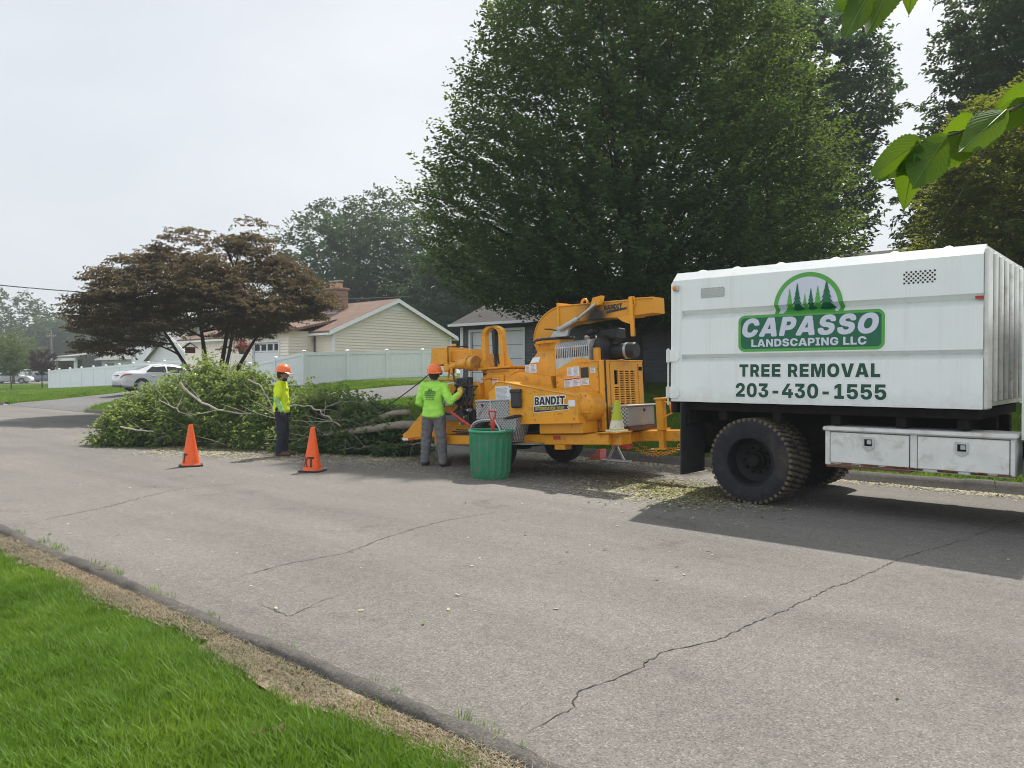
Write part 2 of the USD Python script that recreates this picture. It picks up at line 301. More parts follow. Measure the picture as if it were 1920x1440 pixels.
pm("yellow_dirty", (0.58, 0.26, 0.02), 0.6, var=0.2, scale=5.0, dirt=(0.10, 0.07, 0.04), dirt_scale=4.0, dirt_lo=0.48, dirt_hi=0.72)
pm("black_paint", (0.02, 0.02, 0.022), 0.5, var=0.3)
pm("soot", (0.025, 0.02, 0.016), 0.9, var=0.3)
pm("undercarriage", (0.012, 0.011, 0.010), 0.9, var=0.5, scale=8, spec=0.15)
pm("rubber", (0.022, 0.022, 0.024), 0.75, var=0.3, scale=20, bump=0.1)
pm("rubber_muddy", (0.022, 0.022, 0.026), 0.85, spec=0.25, var=0.35, scale=10, dirt=(0.08, 0.066, 0.048), dirt_scale=3.0, dirt_lo=0.5, dirt_hi=0.8)
pm("mud_tread", (0.125, 0.10, 0.068), 0.95, var=0.35, scale=14, dirt=(0.035, 0.031, 0.028), dirt_scale=7.0, dirt_lo=0.5, dirt_hi=0.62, bump=0.3)
pm("wheel_black", (0.012, 0.012, 0.014), 0.6, spec=0.25, var=0.3)
pm("steel", (0.55, 0.55, 0.56), 0.35, 0.9, var=0.15)
pm("galvanised", (0.50, 0.51, 0.52), 0.45, 0.7, var=0.2, scale=10)
pm("hose", (0.015, 0.015, 0.016), 0.55, var=0.2)
pm("red_paint", (0.50, 0.045, 0.03), 0.5, var=0.2)
pm("red_faded", (0.40, 0.075, 0.06), 0.6, var=0.25)
pm("pink_paint", (0.62, 0.18, 0.14), 0.7, var=0.2)
pm("amber", (0.75, 0.25, 0.02), 0.25, var=0.1)
pm("white_sticker", (0.74, 0.75, 0.78), 0.4, var=0.05)
pm("grey_print", (0.30, 0.31, 0.36), 0.5, var=0.1)
pm("blue_print", (0.06, 0.22, 0.50), 0.5, var=0.1)
pm("sign_dark_green", (0.006, 0.115, 0.055), 0.35, var=0.05)
pm("sign_green", (0.085, 0.36, 0.065), 0.35, var=0.05)
pm("sign_text_green", (0.006, 0.060, 0.036), 0.4, var=0.05)
pm("sign_lilac", (0.62, 0.65, 0.76), 0.4, var=0.03)
pm("sign_white", (0.80, 0.81, 0.80), 0.4, var=0.02)
pm("black_print", (0.012, 0.012, 0.014), 0.45, var=0.05)
pm("gold_print", (0.52, 0.40, 0.08), 0.5, var=0.1)
mk("diamond_plate", {"tc": ("texture_coordinate", {}), "v": ("wave_texture", {"scale": 11.0, "bands_direction": "diagonal", "profile": "sine"}), "mp": ("mapping", {"scale": (-1.0, 1.0, 1.0)}), "v2": ("wave_texture", {"scale": 11.0, "bands_direction": "diagonal"}),
     "mx": ("math", {"math_type": "maximum"}), "pw": ("math", {"math_type": "power", "value2": 3.0}), "r": ("rgb_ramp", {"ramp": [(0.0, (0.10, 0.10, 0.10)), (0.35, (0.20, 0.20, 0.20)), (1.0, (0.72, 0.72, 0.72))]}), "b": ("bump", {"strength": 0.9, "distance": 0.01}),
     "p": ("principled_bsdf", {"metallic": 0.35, "roughness": 0.42})},
   [("tc.object", "v.vector"), ("tc.object", "mp.vector"), ("mp.vector", "v2.vector"), ("v.fac", "mx.value1"), ("v2.fac", "mx.value2"), ("mx.value", "pw.value1"), ("pw.value", "r.fac"), ("r.color", "p.base_color"), ("pw.value", "b.height"), ("b.normal", "p.normal")], "p.BSDF")

pm("can_green", (0.012, 0.185, 0.085), 0.45, var=0.15, scale=4.0, dirt=(0.075, 0.16, 0.10), dirt_scale=7.0, dirt_lo=0.45, dirt_hi=0.7)
pm("can_rim", (0.03, 0.27, 0.14), 0.4, var=0.1)
pm("cone_orange", (0.92, 0.115, 0.012), 0.5, var=0.06, scale=9.0, dirt=(0.34, 0.10, 0.05), dirt_scale=9, dirt_lo=0.52, dirt_hi=0.8)
pm("cone_lime", (0.42, 0.50, 0.02), 0.6, var=0.25, scale=9.0, dirt=(0.12, 0.13, 0.03), dirt_scale=9)
pm("cone_white", (0.66, 0.63, 0.54), 0.6, var=0.15, scale=15, dirt=(0.3, 0.26, 0.2), dirt_scale=12)

pm("skin", (0.31, 0.175, 0.12), 0.55, var=0.1, scale=25)
pm("hair", (0.010, 0.009, 0.008), 0.6, var=0.3, scale=60, bump=0.4)
pm("hivis_yellow", (0.62, 0.78, 0.012), 0.85, var=0.08, scale=9)
pm("hivis_lime", (0.40, 0.80, 0.10), 0.85, var=0.08, scale=9)
pm("sleeve_pattern", (0.30, 0.58, 0.20), 0.85, var=0.45, scale=22, dirt=(0.55, 0.75, 0.45), dirt_scale=28)
pm("navy_cloth", (0.012, 0.015, 0.026), 0.9, var=0.3)
pm("grey_cloth", (0.155, 0.15, 0.155), 0.9, var=0.22, scale=9, dirt=(0.10, 0.095, 0.10), dirt_scale=6)
pm("boot_brown", (0.075, 0.042, 0.028), 0.7, var=0.3)
pm("shoe_dark", (0.035, 0.032, 0.032), 0.7, var=0.3)
pm("glove_dark", (0.035, 0.03, 0.032), 0.8, var=0.4, scale=30)
pm("glove_yellow", (0.72, 0.46, 0.08), 0.85, var=0.15, scale=20)
pm("helmet_orange", (0.90, 0.17, 0.025), 0.35, var=0.04, coat=0.2)
pm("shirt_print", (0.03, 0.10, 0.045), 0.9, var=0.2)

pm("siding_yellow", (0.93, 0.845, 0.74), 0.55, var=0.02, scale=2.0, island=0.05)
pm("siding_grey", (0.125, 0.132, 0.145), 0.6, var=0.08, scale=2.0, island=0.1)
pm("siding_white", (0.75, 0.77, 0.78), 0.55, var=0.04)
pm("trim_white", (0.78, 0.79, 0.79), 0.5, var=0.04)
pm("vinyl", (0.87, 0.91, 0.94), 0.4, var=0.02, scale=0.8, dirt=(0.78, 0.81, 0.81), dirt_scale=0.9)
pm("gutter_dark", (0.10, 0.085, 0.075), 0.5)
def roofmat(name, c):
    c = np.array(c)
    mk(name, {"tc": ("texture_coordinate", {}), "b": ("brick_texture", {"color1": c * 0.85, "color2": c * 1.2, "mortar": c * 0.45, "scale": 1.0, "mortar_size": 0.012, "brick_width": 0.33, "row_height": 0.145}),
              "n": ("noise_texture", {"scale": 2.0, "detail": 5.0}), "r": ("rgb_ramp", {"ramp": [(0.3, (0.82, 0.82, 0.82)), (0.7, (1.15, 1.15, 1.15))]}), "m": ("mix", {"mix_type": "multiply", "fac": 1.0}), "p": ("principled_bsdf", {"roughness": 0.92})},
       [("tc.object", "b.vector"), ("tc.object", "n.vector"), ("n.fac", "r.fac"), ("b.color", "m.color1"), ("r.color", "m.color2"), ("m.color", "p.base_color")], "p.BSDF")
roofmat("roof_brown", (0.20, 0.125, 0.095)); roofmat("roof_dark", (0.055, 0.05, 0.05)); roofmat("roof_grey", (0.26, 0.25, 0.245)); roofmat("roof_redbrown", (0.16, 0.10, 0.085))
mk("chimney_brick", {"tc": ("texture_coordinate", {}), "sx": ("separate_xyz", {}), "ad": ("math", {"math_type": "add"}), "cx": ("combine_xyz", {}),
     "b": ("brick_texture", {"color1": (0.20, 0.075, 0.05), "color2": (0.30, 0.14, 0.09), "mortar": (0.30, 0.26, 0.22), "scale": 1.0, "mortar_size": 0.014, "brick_width": 0.23, "row_height": 0.085}), "p": ("principled_bsdf", {"roughness": 0.9})},
   [("tc.object", "sx.vector"), ("sx.x", "ad.value1"), ("sx.y", "ad.value2"), ("ad.value", "cx.x"), ("sx.z", "cx.y"), ("cx.vector", "b.vector"), ("b.color", "p.base_color")], "p.BSDF")
pm("clay", (0.52, 0.33, 0.17), 0.8, var=0.15)
pm("lead", (0.30, 0.33, 0.36), 0.6, var=0.15)
def glassmat(name, col, refl=0.6):
    mk(name, {"f": ("fresnel", {"IOR": 1.5}), "t": ("transparent_bsdf", {"color": col}), "g": ("glossy_bsdf", {"roughness": 0.03}), "m": ("mix_closure", {})}, [("f.fac", "m.fac"), ("t.BSDF", "m.closure1"), ("g.BSDF", "m.closure2")], "m.closure")
glassmat("pane", (0.35, 0.37, 0.38)); glassmat("car_glass", (0.22, 0.25, 0.25))
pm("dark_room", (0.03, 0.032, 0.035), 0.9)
pm("car_silver", (0.62, 0.64, 0.66), 0.28, 0.25, var=0.02, coat=0.8)
pm("car_white", (0.78, 0.79, 0.80), 0.3, 0.0, var=0.02, coat=0.8)
pm("car_blue", (0.10, 0.13, 0.18), 0.3, 0.3, var=0.02, coat=0.8)
pm("tail_red", (0.45, 0.012, 0.02), 0.2, var=0.1, coat=0.5)
pm("wood_pole", (0.21, 0.185, 0.16), 0.9, var=0.25, scale=8)
pm("wire", (0.05, 0.05, 0.055), 0.6)
pm("birdhouse_wood", (0.19, 0.075, 0.045), 0.8, var=0.2)
pm("bark", (0.085, 0.07, 0.058), 0.95, var=0.4, scale=14, bump=0.6, bscale=30, bdist=0.03)
pm("bark_dark", (0.040, 0.033, 0.028), 0.95, var=0.4, scale=14, bump=0.5, bscale=30, bdist=0.03)
pm("bark_cut", (0.24, 0.205, 0.165), 0.9, var=0.35, scale=9, bump=0.5, bscale=40, bdist=0.015)
pm("twig_pale", (0.46, 0.42, 0.36), 0.85, var=0.3, scale=15)
pm("cut_wood", (0.30, 0.225, 0.14), 0.85, var=0.25, scale=30)
pm("chip", (0.74, 0.67, 0.45), 0.9, var=0.2, scale=30, island=0.45)
pm("chip_green", (0.42, 0.40, 0.12), 0.9, var=0.3, scale=30, island=0.5)
pm("crack", (0.04, 0.037, 0.034), 1.0, var=0.2)
leafmat("leaf_big", [(0.032, 0.080, 0.034), (0.054, 0.118, 0.044), (0.096, 0.165, 0.045)], 0.36, (0.19, 0.28, 0.04))
leafmat("leaf_behind", [(0.034, 0.085, 0.044), (0.058, 0.122, 0.056), (0.085, 0.155, 0.066)], 0.34, (0.14, 0.24, 0.07))
leafmat("leaf_dark", [(0.018, 0.048, 0.018), (0.032, 0.072, 0.024), (0.058, 0.105, 0.034)], 0.28, (0.10, 0.17, 0.03))
leafmat("leaf_lime", [(0.055, 0.092, 0.013), (0.095, 0.135, 0.020), (0.15, 0.19, 0.03)], 0.42, (0.27, 0.30, 0.03))
leafmat("leaf_far", [(0.030, 0.072, 0.036), (0.050, 0.104, 0.048), (0.072, 0.132, 0.056)], 0.28, (0.10, 0.17, 0.04))
leafmat("leaf_fargreen", [(0.06, 0.11, 0.024), (0.09, 0.15, 0.03), (0.12, 0.18, 0.04)], 0.3, (0.18, 0.26, 0.04))
leafmat("leaf_maple", [(0.058, 0.050, 0.030), (0.098, 0.062, 0.042), (0.086, 0.094, 0.042), (0.18, 0.105, 0.065)], 0.34, (0.22, 0.155, 0.06))
leafmat("leaf_purple", [(0.03, 0.012, 0.022), (0.05, 0.02, 0.032)], 0.25, (0.10, 0.03, 0.04))
leafmat("leaf_pile", [(0.07, 0.135, 0.04), (0.15, 0.225, 0.065), (0.23, 0.31, 0.12), (0.42, 0.48, 0.27), (0.62, 0.66, 0.50)], 0.46, (0.38, 0.47, 0.11), rough=0.42, spec=0.5)
leafmat("leaf_pile_dark", [(0.045, 0.105, 0.042), (0.085, 0.165, 0.065), (0.17, 0.26, 0.12), (0.30, 0.38, 0.22)], 0.40, (0.26, 0.36, 0.09), rough=0.4, spec=0.55)
leafmat("litter", [(0.10, 0.14, 0.035), (0.32, 0.30, 0.13), (0.42, 0.36, 0.18), (0.20, 0.13, 0.06)], 0.1)
leafmat("litter_brown", [(0.13, 0.055, 0.028), (0.19, 0.08, 0.038)], 0.1)
mk("leaf_near", {"tc": ("texture_coordinate", {}), "oi": ("object_info", {}), "hr": ("map_range", {"to_min": 0.75, "to_max": 1.25}), "hv": ("hsv", {}), "sn2": ("noise_texture", {"scale": 70.0, "detail": 3.0}), "s2": ("map_range", {"from_min": 0.66, "from_max": 0.72, "to_max": 0.8, "clamp": True}), "sm": ("mix", {"mix_type": "mix", "color2": (0.13, 0.09, 0.03)}), "uv": ("uvmap", {"attribute": "st"}), "sx": ("separate_xyz", {}), "ab": ("math", {"math_type": "absolute"}), "ml": ("math", {"math_type": "multiply", "value2": 0.5}), "sb": ("math", {"math_type": "subtract"}),
     "mm": ("math", {"math_type": "multiply", "value2": 62.0}), "sn": ("math", {"math_type": "sine"}), "mr": ("map_range", {"from_min": 0.55, "from_max": 1.0, "clamp": True}), "r": ("rgb_ramp", {"ramp": [(0.0, (0.050, 0.115, 0.014)), (1.0, (0.075, 0.15, 0.022))]}),
     "b": ("bump", {"strength": 0.3, "distance": 0.0015}), "p": ("principled_bsdf", {"roughness": 0.6, "specular_ior_level": 0.3}), "t": ("translucent_bsdf", {"color": (0.15, 0.25, 0.010)}), "m": ("mix_closure", {"fac": 0.5})},
   [("uv.UV", "sx.vector"), ("sx.x", "ab.value1"), ("ab.value", "ml.value1"), ("sx.y", "sb.value1"), ("ml.value", "sb.value2"), ("sb.value", "mm.value1"), ("mm.value", "sn.value1"), ("sn.value", "mr.value"), ("mr.result", "r.fac"), ("r.color", "sm.color1"), ("tc.object", "sn2.vector"), ("sn2.fac", "s2.value"), ("s2.result", "sm.fac"), ("sm.color", "hv.color"), ("oi.random", "hr.value"), ("hr.result", "hv.value"), ("hv.color", "p.base_color"), ("sn.value", "b.height"), ("b.normal", "p.normal"),
    ("p.BSDF", "m.closure1"), ("t.BSDF", "m.closure2")], "m.closure")

# ================================================================== LAND
def grid_mesh(av, bv, zf, keep=None):
    A, B = np.meshgrid(av, bv, indexing="ij"); Z = zf(A, B); v = W(A.ravel(), B.ravel(), Z.ravel()); nb = len(bv)
    i, j = np.meshgrid(np.arange(len(av) - 1), np.arange(nb - 1), indexing="ij"); i, j = i.ravel(), j.ravel()
    if keep is not None:
        k = keep((av[i] + av[i + 1]) / 2, (bv[j] + bv[j + 1]) / 2); i, j = i[k], j[k]
    q = np.stack([i * nb + j, (i + 1) * nb + j, (i + 1) * nb + j + 1, i * nb + j + 1], -1)
    return TM(v, np.vstack([q[:, [0, 1, 2]], q[:, [0, 2, 3]]]))
DRIVE1 = sg.Polygon([(-45.2, 12.2), (-34.6, 12.2), (-37.2, 13.9), (-38.3, 16), (-38.5, 24), (-44, 24), (-44, 14)])
DRIVE2 = sg.Polygon([(-29.4, 12.2), (-21.4, 12.2), (-22.2, 14), (-22, 18), (-20.5, 24.1), (-24.3, 24.1), (-26.5, 22.2), (-28.4, 18.4), (-28.8, 14)])
SIDE_STREET = sg.Polygon([(-140, 12.2), (-114, 12.2), (-108, 60), (-100, 140), (-116, 140), (-128, 60)])
def inside(poly, a, b): return shapely.contains_xy(poly, np.asarray(a), np.asarray(b))
def land_z(a, b):
    z = hz(a, b); dep = np.zeros_like(z)
    for p in (DRIVE1, DRIVE2, SIDE_STREET): dep = np.where(inside(p.buffer(0.05), a, b), 0.06, dep)
    return z - dep - 0.0
av = np.unique(np.concatenate([np.linspace(-420, -150, 10), np.arange(-150, -60, 3.0), np.arange(-60, 15, 0.6), np.linspace(15, 60, 12), np.linspace(60, 330, 8)]))
bv = np.unique(np.concatenate([[12.30, 12.42, 12.5, 12.7, 13.0], np.arange(13.4, 32, 0.5), np.arange(32, 120, 4.0), np.linspace(120, 420, 10)]))
far_land = grid_mesh(av, bv, land_z)
av2 = np.unique(np.concatenate([np.linspace(-420, -40, 12), np.arange(-40, -12, 1.0), np.arange(-12, 3, 0.12), np.arange(3, 30, 2.0), np.linspace(30, 330, 8)]))
bv2 = np.unique(np.concatenate([np.linspace(-150, -8, 8), np.arange(-8, -1, 0.5), np.arange(-1, 2.25, 0.1), [2.25]]))
near_land = grid_mesh(av2, bv2, lambda a, b: np.where(b < 2.32, 0.035 + 0.02 * np.clip(2.2 - b, 0, 6) + 0.03 * (meshkit.noise(np.stack([a * 1.3, b * 1.3, a * 0], -1), 3) - 0.5), 0))
struct("ground", cat([far_land, near_land]), "lawn_soil", smooth=True, label="lawn ground on both sides of the road, rising gently beyond the far kerb")
road = grid_mesh(np.unique(np.concatenate([np.linspace(-420, -40, 20), np.arange(-40, 12, 1.0), np.linspace(12, 330, 12)])), np.linspace(2.2, 12.35, 22), lambda a, b: 0 * a)
road_p = struct("road", road, "asphalt_road", label="light grey worn asphalt road running diagonally across the picture")
def drive(poly, name, label):
    g = 0.5; x0, y0, x1, y1 = poly.bounds; cells = []
    for x in np.arange(x0, x1, g):
        for y in np.arange(y0, y1, g):
            c = poly.intersection(shapely.box(x, y, x + g, y + g))
            if c.area > 1e-4 and c.geom_type == "Polygon": cells.append(c)
    V, Fc, k = [], [], 0
    for c in cells:
        v2, f2 = trimesh.creation.triangulate_polygon(c, engine="earcut"); V.append(v2); Fc.append(np.asarray(f2) + k); k += len(v2)
    V = np.vstack(V); Fc = np.vstack(Fc)
    z = hz(V[:, 0], np.maximum(V[:, 1], 12.36)); z = np.where(V[:, 1] < 12.8, 0.006 + (z + 0.02) * sstep(V[:, 1], 12.15, 12.8), z + 0.02)
    m = TM(W(V[:, 0], V[:, 1], z), Fc); m.merge_vertices()
    nz = m.face_normals[:, 2]; m.faces[nz < 0] = m.faces[nz < 0][:, ::-1]
    return struct(name, m, "asphalt_drive", smooth=True, label=label)
drive(DRIVE1, "driveway", "grey asphalt driveway under the silver sedan on the left")
drive(DRIVE2, "driveway", "grey asphalt driveway between the fence and the garage of the grey house")
ss = grid_mesh(np.linspace(-132, -108, 8), np.linspace(12.36, 120, 40), lambda a, b: hz(a, b) + 0.02)
struct("side_street", ss, "asphalt_drive", label="pale side street in the distance with parked cars")

def kerb(prof, a0, a1, step, amp, seed, wear=0.2):
    a = np.arange(a0, a1 + step, step); k = len(prof); V = []
    for i, (b, z) in enumerate(prof):
        nb = meshkit.fbm(np.stack([a * 1.7, a * 0 + i * 0.7, a * 0], -1), 4, seed) - 0.5; nz = meshkit.fbm(np.stack([a * 2.3, a * 0 + i * 0.9 + 9, a * 0], -1), 4, seed) - 0.5
        hf = meshkit.fbm(np.stack([a * 11, a * 0 + i * 1.7, a * 0], -1), 3, seed + 5) - 0.5; er = 1 - wear * sstep(meshkit.fbm(np.stack([a * 1.1, a * 0, a * 0 + 4], -1), 3, seed + 2), 0.56, 0.72)
        V.append(W(a, b + amp * nb + 0.022 * hf, z * np.where(z > 0.01, er, 1.0) + ((amp * 0.5 * nz + 0.02 * hf) if 0 < i < k - 1 else 0)))
    V = np.stack(V, 1).reshape(-1, 3); n = len(a); i, j = np.meshgrid(np.arange(n - 1), np.arange(k - 1), indexing="ij"); q = np.stack([i * k + j, (i + 1) * k + j, (i + 1) * k + j + 1, i * k + j + 1], -1).reshape(-1, 4)
    return TM(V, np.vstack([q[:, [0, 1, 2]], q[:, [0, 2, 3]]]))
struct("near_kerb", kerb([(2.225, -0.04), (2.237, 0.03), (2.25, 0.066), (2.27, 0.096), (2.30, 0.110), (2.335, 0.110), (2.37, 0.098), (2.40, 0.076), (2.43, 0.046), (2.46, 0.02), (2.49, 0.004), (2.52, -0.01)], -60, 14, 0.03, 0.05, 5), "asphalt_kerb", smooth=True, label="rounded dark asphalt kerb along the near lawn")
def far_kerb(a0, a1): return kerb([(12.05, -0.01), (12.10, 0.01), (12.17, 0.09), (12.22, 0.135), (12.30, 0.15), (12.38, 0.13), (12.44, 0.04)], a0, a1, 0.12, 0.03, 8, 0.12)
struct("far_kerb", cat([far_kerb(-21.3, 14), far_kerb(-34.4, -29.6), far_kerb(-110, -45.4)]), "asphalt_kerb", smooth=True, label="dark asphalt kerb along the far side of the road")
# dry strip between the near lawn and its kerb
aa = np.arange(-14, 2.6, 0.05); edge = 2.17 + 0.15 * (meshkit.fbm(np.stack([aa * 1.1, aa * 0, aa * 0], -1), 4, 2) - 0.5) * 2 - 0.12 * np.exp(-((aa + 3.3) / 0.5) ** 2)
strip = []
for t in np.linspace(0, 1, 8):
    b = edge * (1 - t) + 2.285 * t; z = 0.047 + 0.02 * np.clip(2.2 - b, 0, 6) + 0.03 * (meshkit.noise(np.stack([aa * 1.3, b * 1.3, aa * 0], -1), 3) - 0.5) + 0.03 * (meshkit.fbm(np.stack([aa * 9, b * 9, aa * 0], -1), 3, 6) - 0.4) * (1 if 0.05 < t else 0) + 0.02 * t
    strip.append(W(aa, b, z))
V = np.stack(strip, 1).reshape(-1, 3); k = 8; i, j = np.meshgrid(np.arange(len(aa) - 1), np.arange(k - 1), indexing="ij"); q = np.stack([i * k + j, (i + 1) * k + j, (i + 1) * k + j + 1, i * k + j + 1], -1).reshape(-1, 4)
struct("bare_soil", TM(V, np.vstack([q[:, [0, 1, 2]], q[:, [0, 2, 3]]])), "dry_soil", smooth=True, label="strip of dry straw coloured soil between lawn and kerb")
# cracks: thin dark strips in the road
def px_ground(x, y): d = 1442 * CAM_H / (y - 700); return (x - 960) / 1442 * d, d
def crack(pix, w, seed, wob=0.03):
    P = np.array([px_ground(*p) for p in pix]); seg = np.r_[0, np.cumsum(np.linalg.norm(np.diff(P, axis=0), axis=1))]; s = np.arange(0, seg[-1], 0.035)
    X = np.stack([np.interp(s, seg, P[:, 0]), np.interp(s, seg, P[:, 1])], 1); rg = np.random.default_rng(seed)
    X += np.cumsum(rg.normal(size=X.shape), 0) * 0.0 + wob * (np.stack([meshkit.fbm(np.stack([s * 3, s * 0, s * 0 + q], -1), 4, seed) for q in (0, 7)], 1) - 0.5) * 2 + rg.normal(size=X.shape) * 0.006
    T = unit(np.gradient(X, axis=0)); N2 = np.stack([-T[:, 1], T[:, 0]], 1); ww = w * (0.35 + 1.1 * rg.random(len(s)))[:, None] * np.minimum(1, np.minimum(s, seg[-1] - s) * 4 + 0.1)[:, None]
    v = np.concatenate([np.c_[X + N2 * ww, np.full(len(s), 0.0035)], np.c_[X - N2 * ww, np.full(len(s), 0.0035)]]); n = len(s); i = np.arange(n - 1)
    return TM(v, np.vstack([np.stack([i, i + n, i + n + 1], 1), np.stack([i, i + n + 1, i + 1], 1)]))
for pix, w, sd in (([(985, 1378), (1075, 1330), (1090, 1300), (1190, 1262), (1250, 1224), (1340, 1206), (1440, 1160), (1500, 1132), (1610, 1086), (1700, 1045), (1820, 1010)], 0.0034, 1), ([(1820, 1010), (1880, 985), (1960, 960)], 0.004, 2),
                   ([(440, 1086), (530, 1060), (640, 1040), (735, 1005), (830, 978), (945, 958)], 0.0038, 3), ([(70, 978), (180, 955), (260, 935), (330, 918), (470, 905)], 0.005, 4), ([(470, 1130), (545, 1158), (600, 1130), (650, 1110)], 0.0025, 5)):
    part(road_p, "crack", crack(pix, w, sd), "crack")

# ------------------------------------------------------------------ grass
def tuft(nb, h, spread, wd, seed, lean=0.5):
    rg = np.random.default_rng(seed); P = rg.normal(size=(nb, 2)) * spread; ang = rg.random(nb) * 6.283; hh = h * (0.55 + 0.7 * rg.random(nb)); ln = lean * rg.random(nb) * hh; d = np.stack([np.cos(ang), np.sin(ang)], 1); s = np.stack([-d[:, 1], d[:, 0]], 1) * (wd * (0.6 + 0.8 * rg.random(nb)))[:, None]
    z0 = np.zeros((nb, 1)) - 0.01; v = np.stack([np.c_[P - s, z0], np.c_[P + s, z0], np.c_[P + d * ln[:, None] * 0.35 - s * 0.8, hh[:, None] * 0.6], np.c_[P + d * ln[:, None] * 0.35 + s * 0.8, hh[:, None] * 0.6], np.c_[P + d * ln[:, None], hh[:, None]]], 1).reshape(-1, 3)
    b = np.arange(nb)[:, None] * 5; return TM(v, np.vstack([b + [0, 1, 3], b + [0, 3, 2], b + [2, 3, 4]]))
def instancer(name, protos, mats, P, scales, label, kind="stuff", seed=1, category=None, tilt=0.0):
    path = "/World/" + numbered("/World", name); pi = UsdGeom.PointInstancer.Define(stage, path); rel = pi.CreatePrototypesRel()
    for i, (m, mt) in enumerate(zip(protos, mats)): rel.AddTarget(part(path, "tuft", m, mt))
    rg = np.random.default_rng(seed); n = len(P); pi.CreateProtoIndicesAttr(Vt.IntArray.FromNumpy(rg.integers(0, len(protos), n).astype(np.int32))); pi.CreatePositionsAttr(Vt.Vec3fArray.FromNumpy(P.astype(np.float32)))
    ang = rg.random(n) * 2 * np.pi; q = np.stack([np.cos(ang / 2), 0 * ang, 0 * ang, np.sin(ang / 2)], 1)
    pi.CreateOrientationsAttr(Vt.QuathArray([Gf.Quath(float(a), float(b), float(c), float(d)) for a, b, c, d in q])); pi.CreateScalesAttr(Vt.Vec3fArray.FromNumpy(np.repeat(np.asarray(scales, np.float32)[:, None], 3, 1)))
    tag(pi.GetPrim(), label, category, None, kind)
rg = np.random.default_rng(21)
n = 26000; a = rg.uniform(-14, 2.0, n); b = 2.29 - 4.2 * rg.random(n) ** 1.35
e = 2.17 + 0.15 * (meshkit.fbm(np.stack([a * 1.1, a * 0, a * 0], -1), 4, 2) - 0.5) * 2 - 0.12 * np.exp(-((a + 3.3) / 0.5) ** 2)
dens = sstep(e + 0.04 - b, -0.05, 0.16) + 0.22 * (meshkit.noise(np.stack([a * 5, b * 5, a * 0], -1), 9) > 0.52); k = rg.random(n) < dens; a, b, e = a[k], b[k], e[k]
P = W(a, b, 0.035 + 0.02 * np.clip(2.2 - b, 0, 6) + 0.03 * (meshkit.noise(np.stack([a * 1.3, b * 1.3, a * 0], -1), 3) - 0.5))
sc = (0.75 + 0.6 * rg.random(len(a))) * (0.75 + 0.5 * meshkit.noise(np.stack([a * 2.2, b * 2.2, a * 0], -1), 4)) * (0.6 + 0.4 * sstep(e - b, 0.0, 0.25))
instancer("grass", [tuft(42, 0.060, 0.036, 0.0018, s, 1.2) for s in range(5)], ["grass_near"] * 5, P, sc, "thick bright green mown grass in the near corner of the picture")
n = 11000; a = rg.uniform(-14, 2.0, n); b = 2.28 - 0.36 * rg.random(n); k = rg.random(n) < sstep(b - (2.17 + 0.15 * (meshkit.fbm(np.stack([a * 1.1, a * 0, a * 0], -1), 4, 2) - 0.5) * 2) + 0.12, 0, 0.15) * 0.8; a, b = a[k], b[k]
flatt = []
for s in range(4):
    m = tuft(16, 0.05, 0.03, 0.0018, 40 + s, 1.0); v = m.vertices; v[:, :2] *= 1.6; v[:, 2] = v[:, 2] * 0.30 + 0.008; flatt.append(TM(v, m.faces))
instancer("dry_thatch", flatt, ["thatch"] * 4, W(a, b, 0.064 + 0.02 * np.clip(2.2 - b, 0, 6) + 0.02 * (b - 1.9)), 0.4 + 0.55 * rg.random(len(a)), "flattened dry straw and thatch lying on the bare strip by the kerb")
wa = np.r_[-8.9, -8.2, -7.7, -6.9, -6.4, -5.6, -4.75, -4.6, -4.4, -3.95, -3.6, -3.1, -2.7, -2.5, -2.2]; wb = np.r_[2.5, 2.5, 2.52, 2.5, 2.51, 2.5, 2.5, 2.22, 2.26, 2.5, 2.21, 2.5, 2.22, 2.5, 2.48]
wa = (wa[:, None] + rg.normal(size=(15, 5)) * 0.10).ravel(); wb = (wb[:, None] + rg.normal(size=(15, 5)) * 0.022).ravel()
instancer("kerb_weeds", [tuft(14, 0.06, 0.028, 0.002, 60 + s, 1.6) for s in range(3)], ["grass_near"] * 3, W(wa, wb, np.where(wb > 2.4, 0.0, 0.06)), 0.3 + 0.8 * rg.random(len(wa)), "small weeds growing out of the kerb joint by the near lawn")
# far lawns
def lawn(n, amin, amax, bmin, bmax, seed):
    rg = np.random.default_rng(seed); a = rg.uniform(amin, amax, n); b = bmin + (bmax - bmin) * rg.random(n)
    k = ~(inside(DRIVE1.buffer(0.1), a, b) | inside(DRIVE2.buffer(0.1), a, b) | inside(HOUSES, a, b)); return a[k], b[k]
HOUSES = unary_union([shapely.box(-23.8, 24.0, -6.4, 33), shapely.box(-53, 25.2, -35.5, 35), shapely.box(-41.7, 23.5, -37.3, 26)])
parts_ab = [lawn(16000, -20.8, 9, 12.5, 24, 1), lawn(9000, -36, -20.8, 12.5, 24, 2), lawn(9000, -64, -36, 12.5, 24, 3), lawn(6000, -90, -50, 12.5, 34, 4)]
a = np.concatenate([p[0] for p in parts_ab]); b = np.concatenate([p[1] for p in parts_ab])
instancer("grass", [tuft(26, 0.085, 0.13, 0.006, 80 + s, 0.8) for s in range(4)], ["grass_far"] * 4, W(a, b, hz(a, b)), (0.8 + 0.6 * rg.random(len(a))) * np.where(a < -45, 1.5, 1.0), "sunlit yellow green lawns beyond the far kerb")

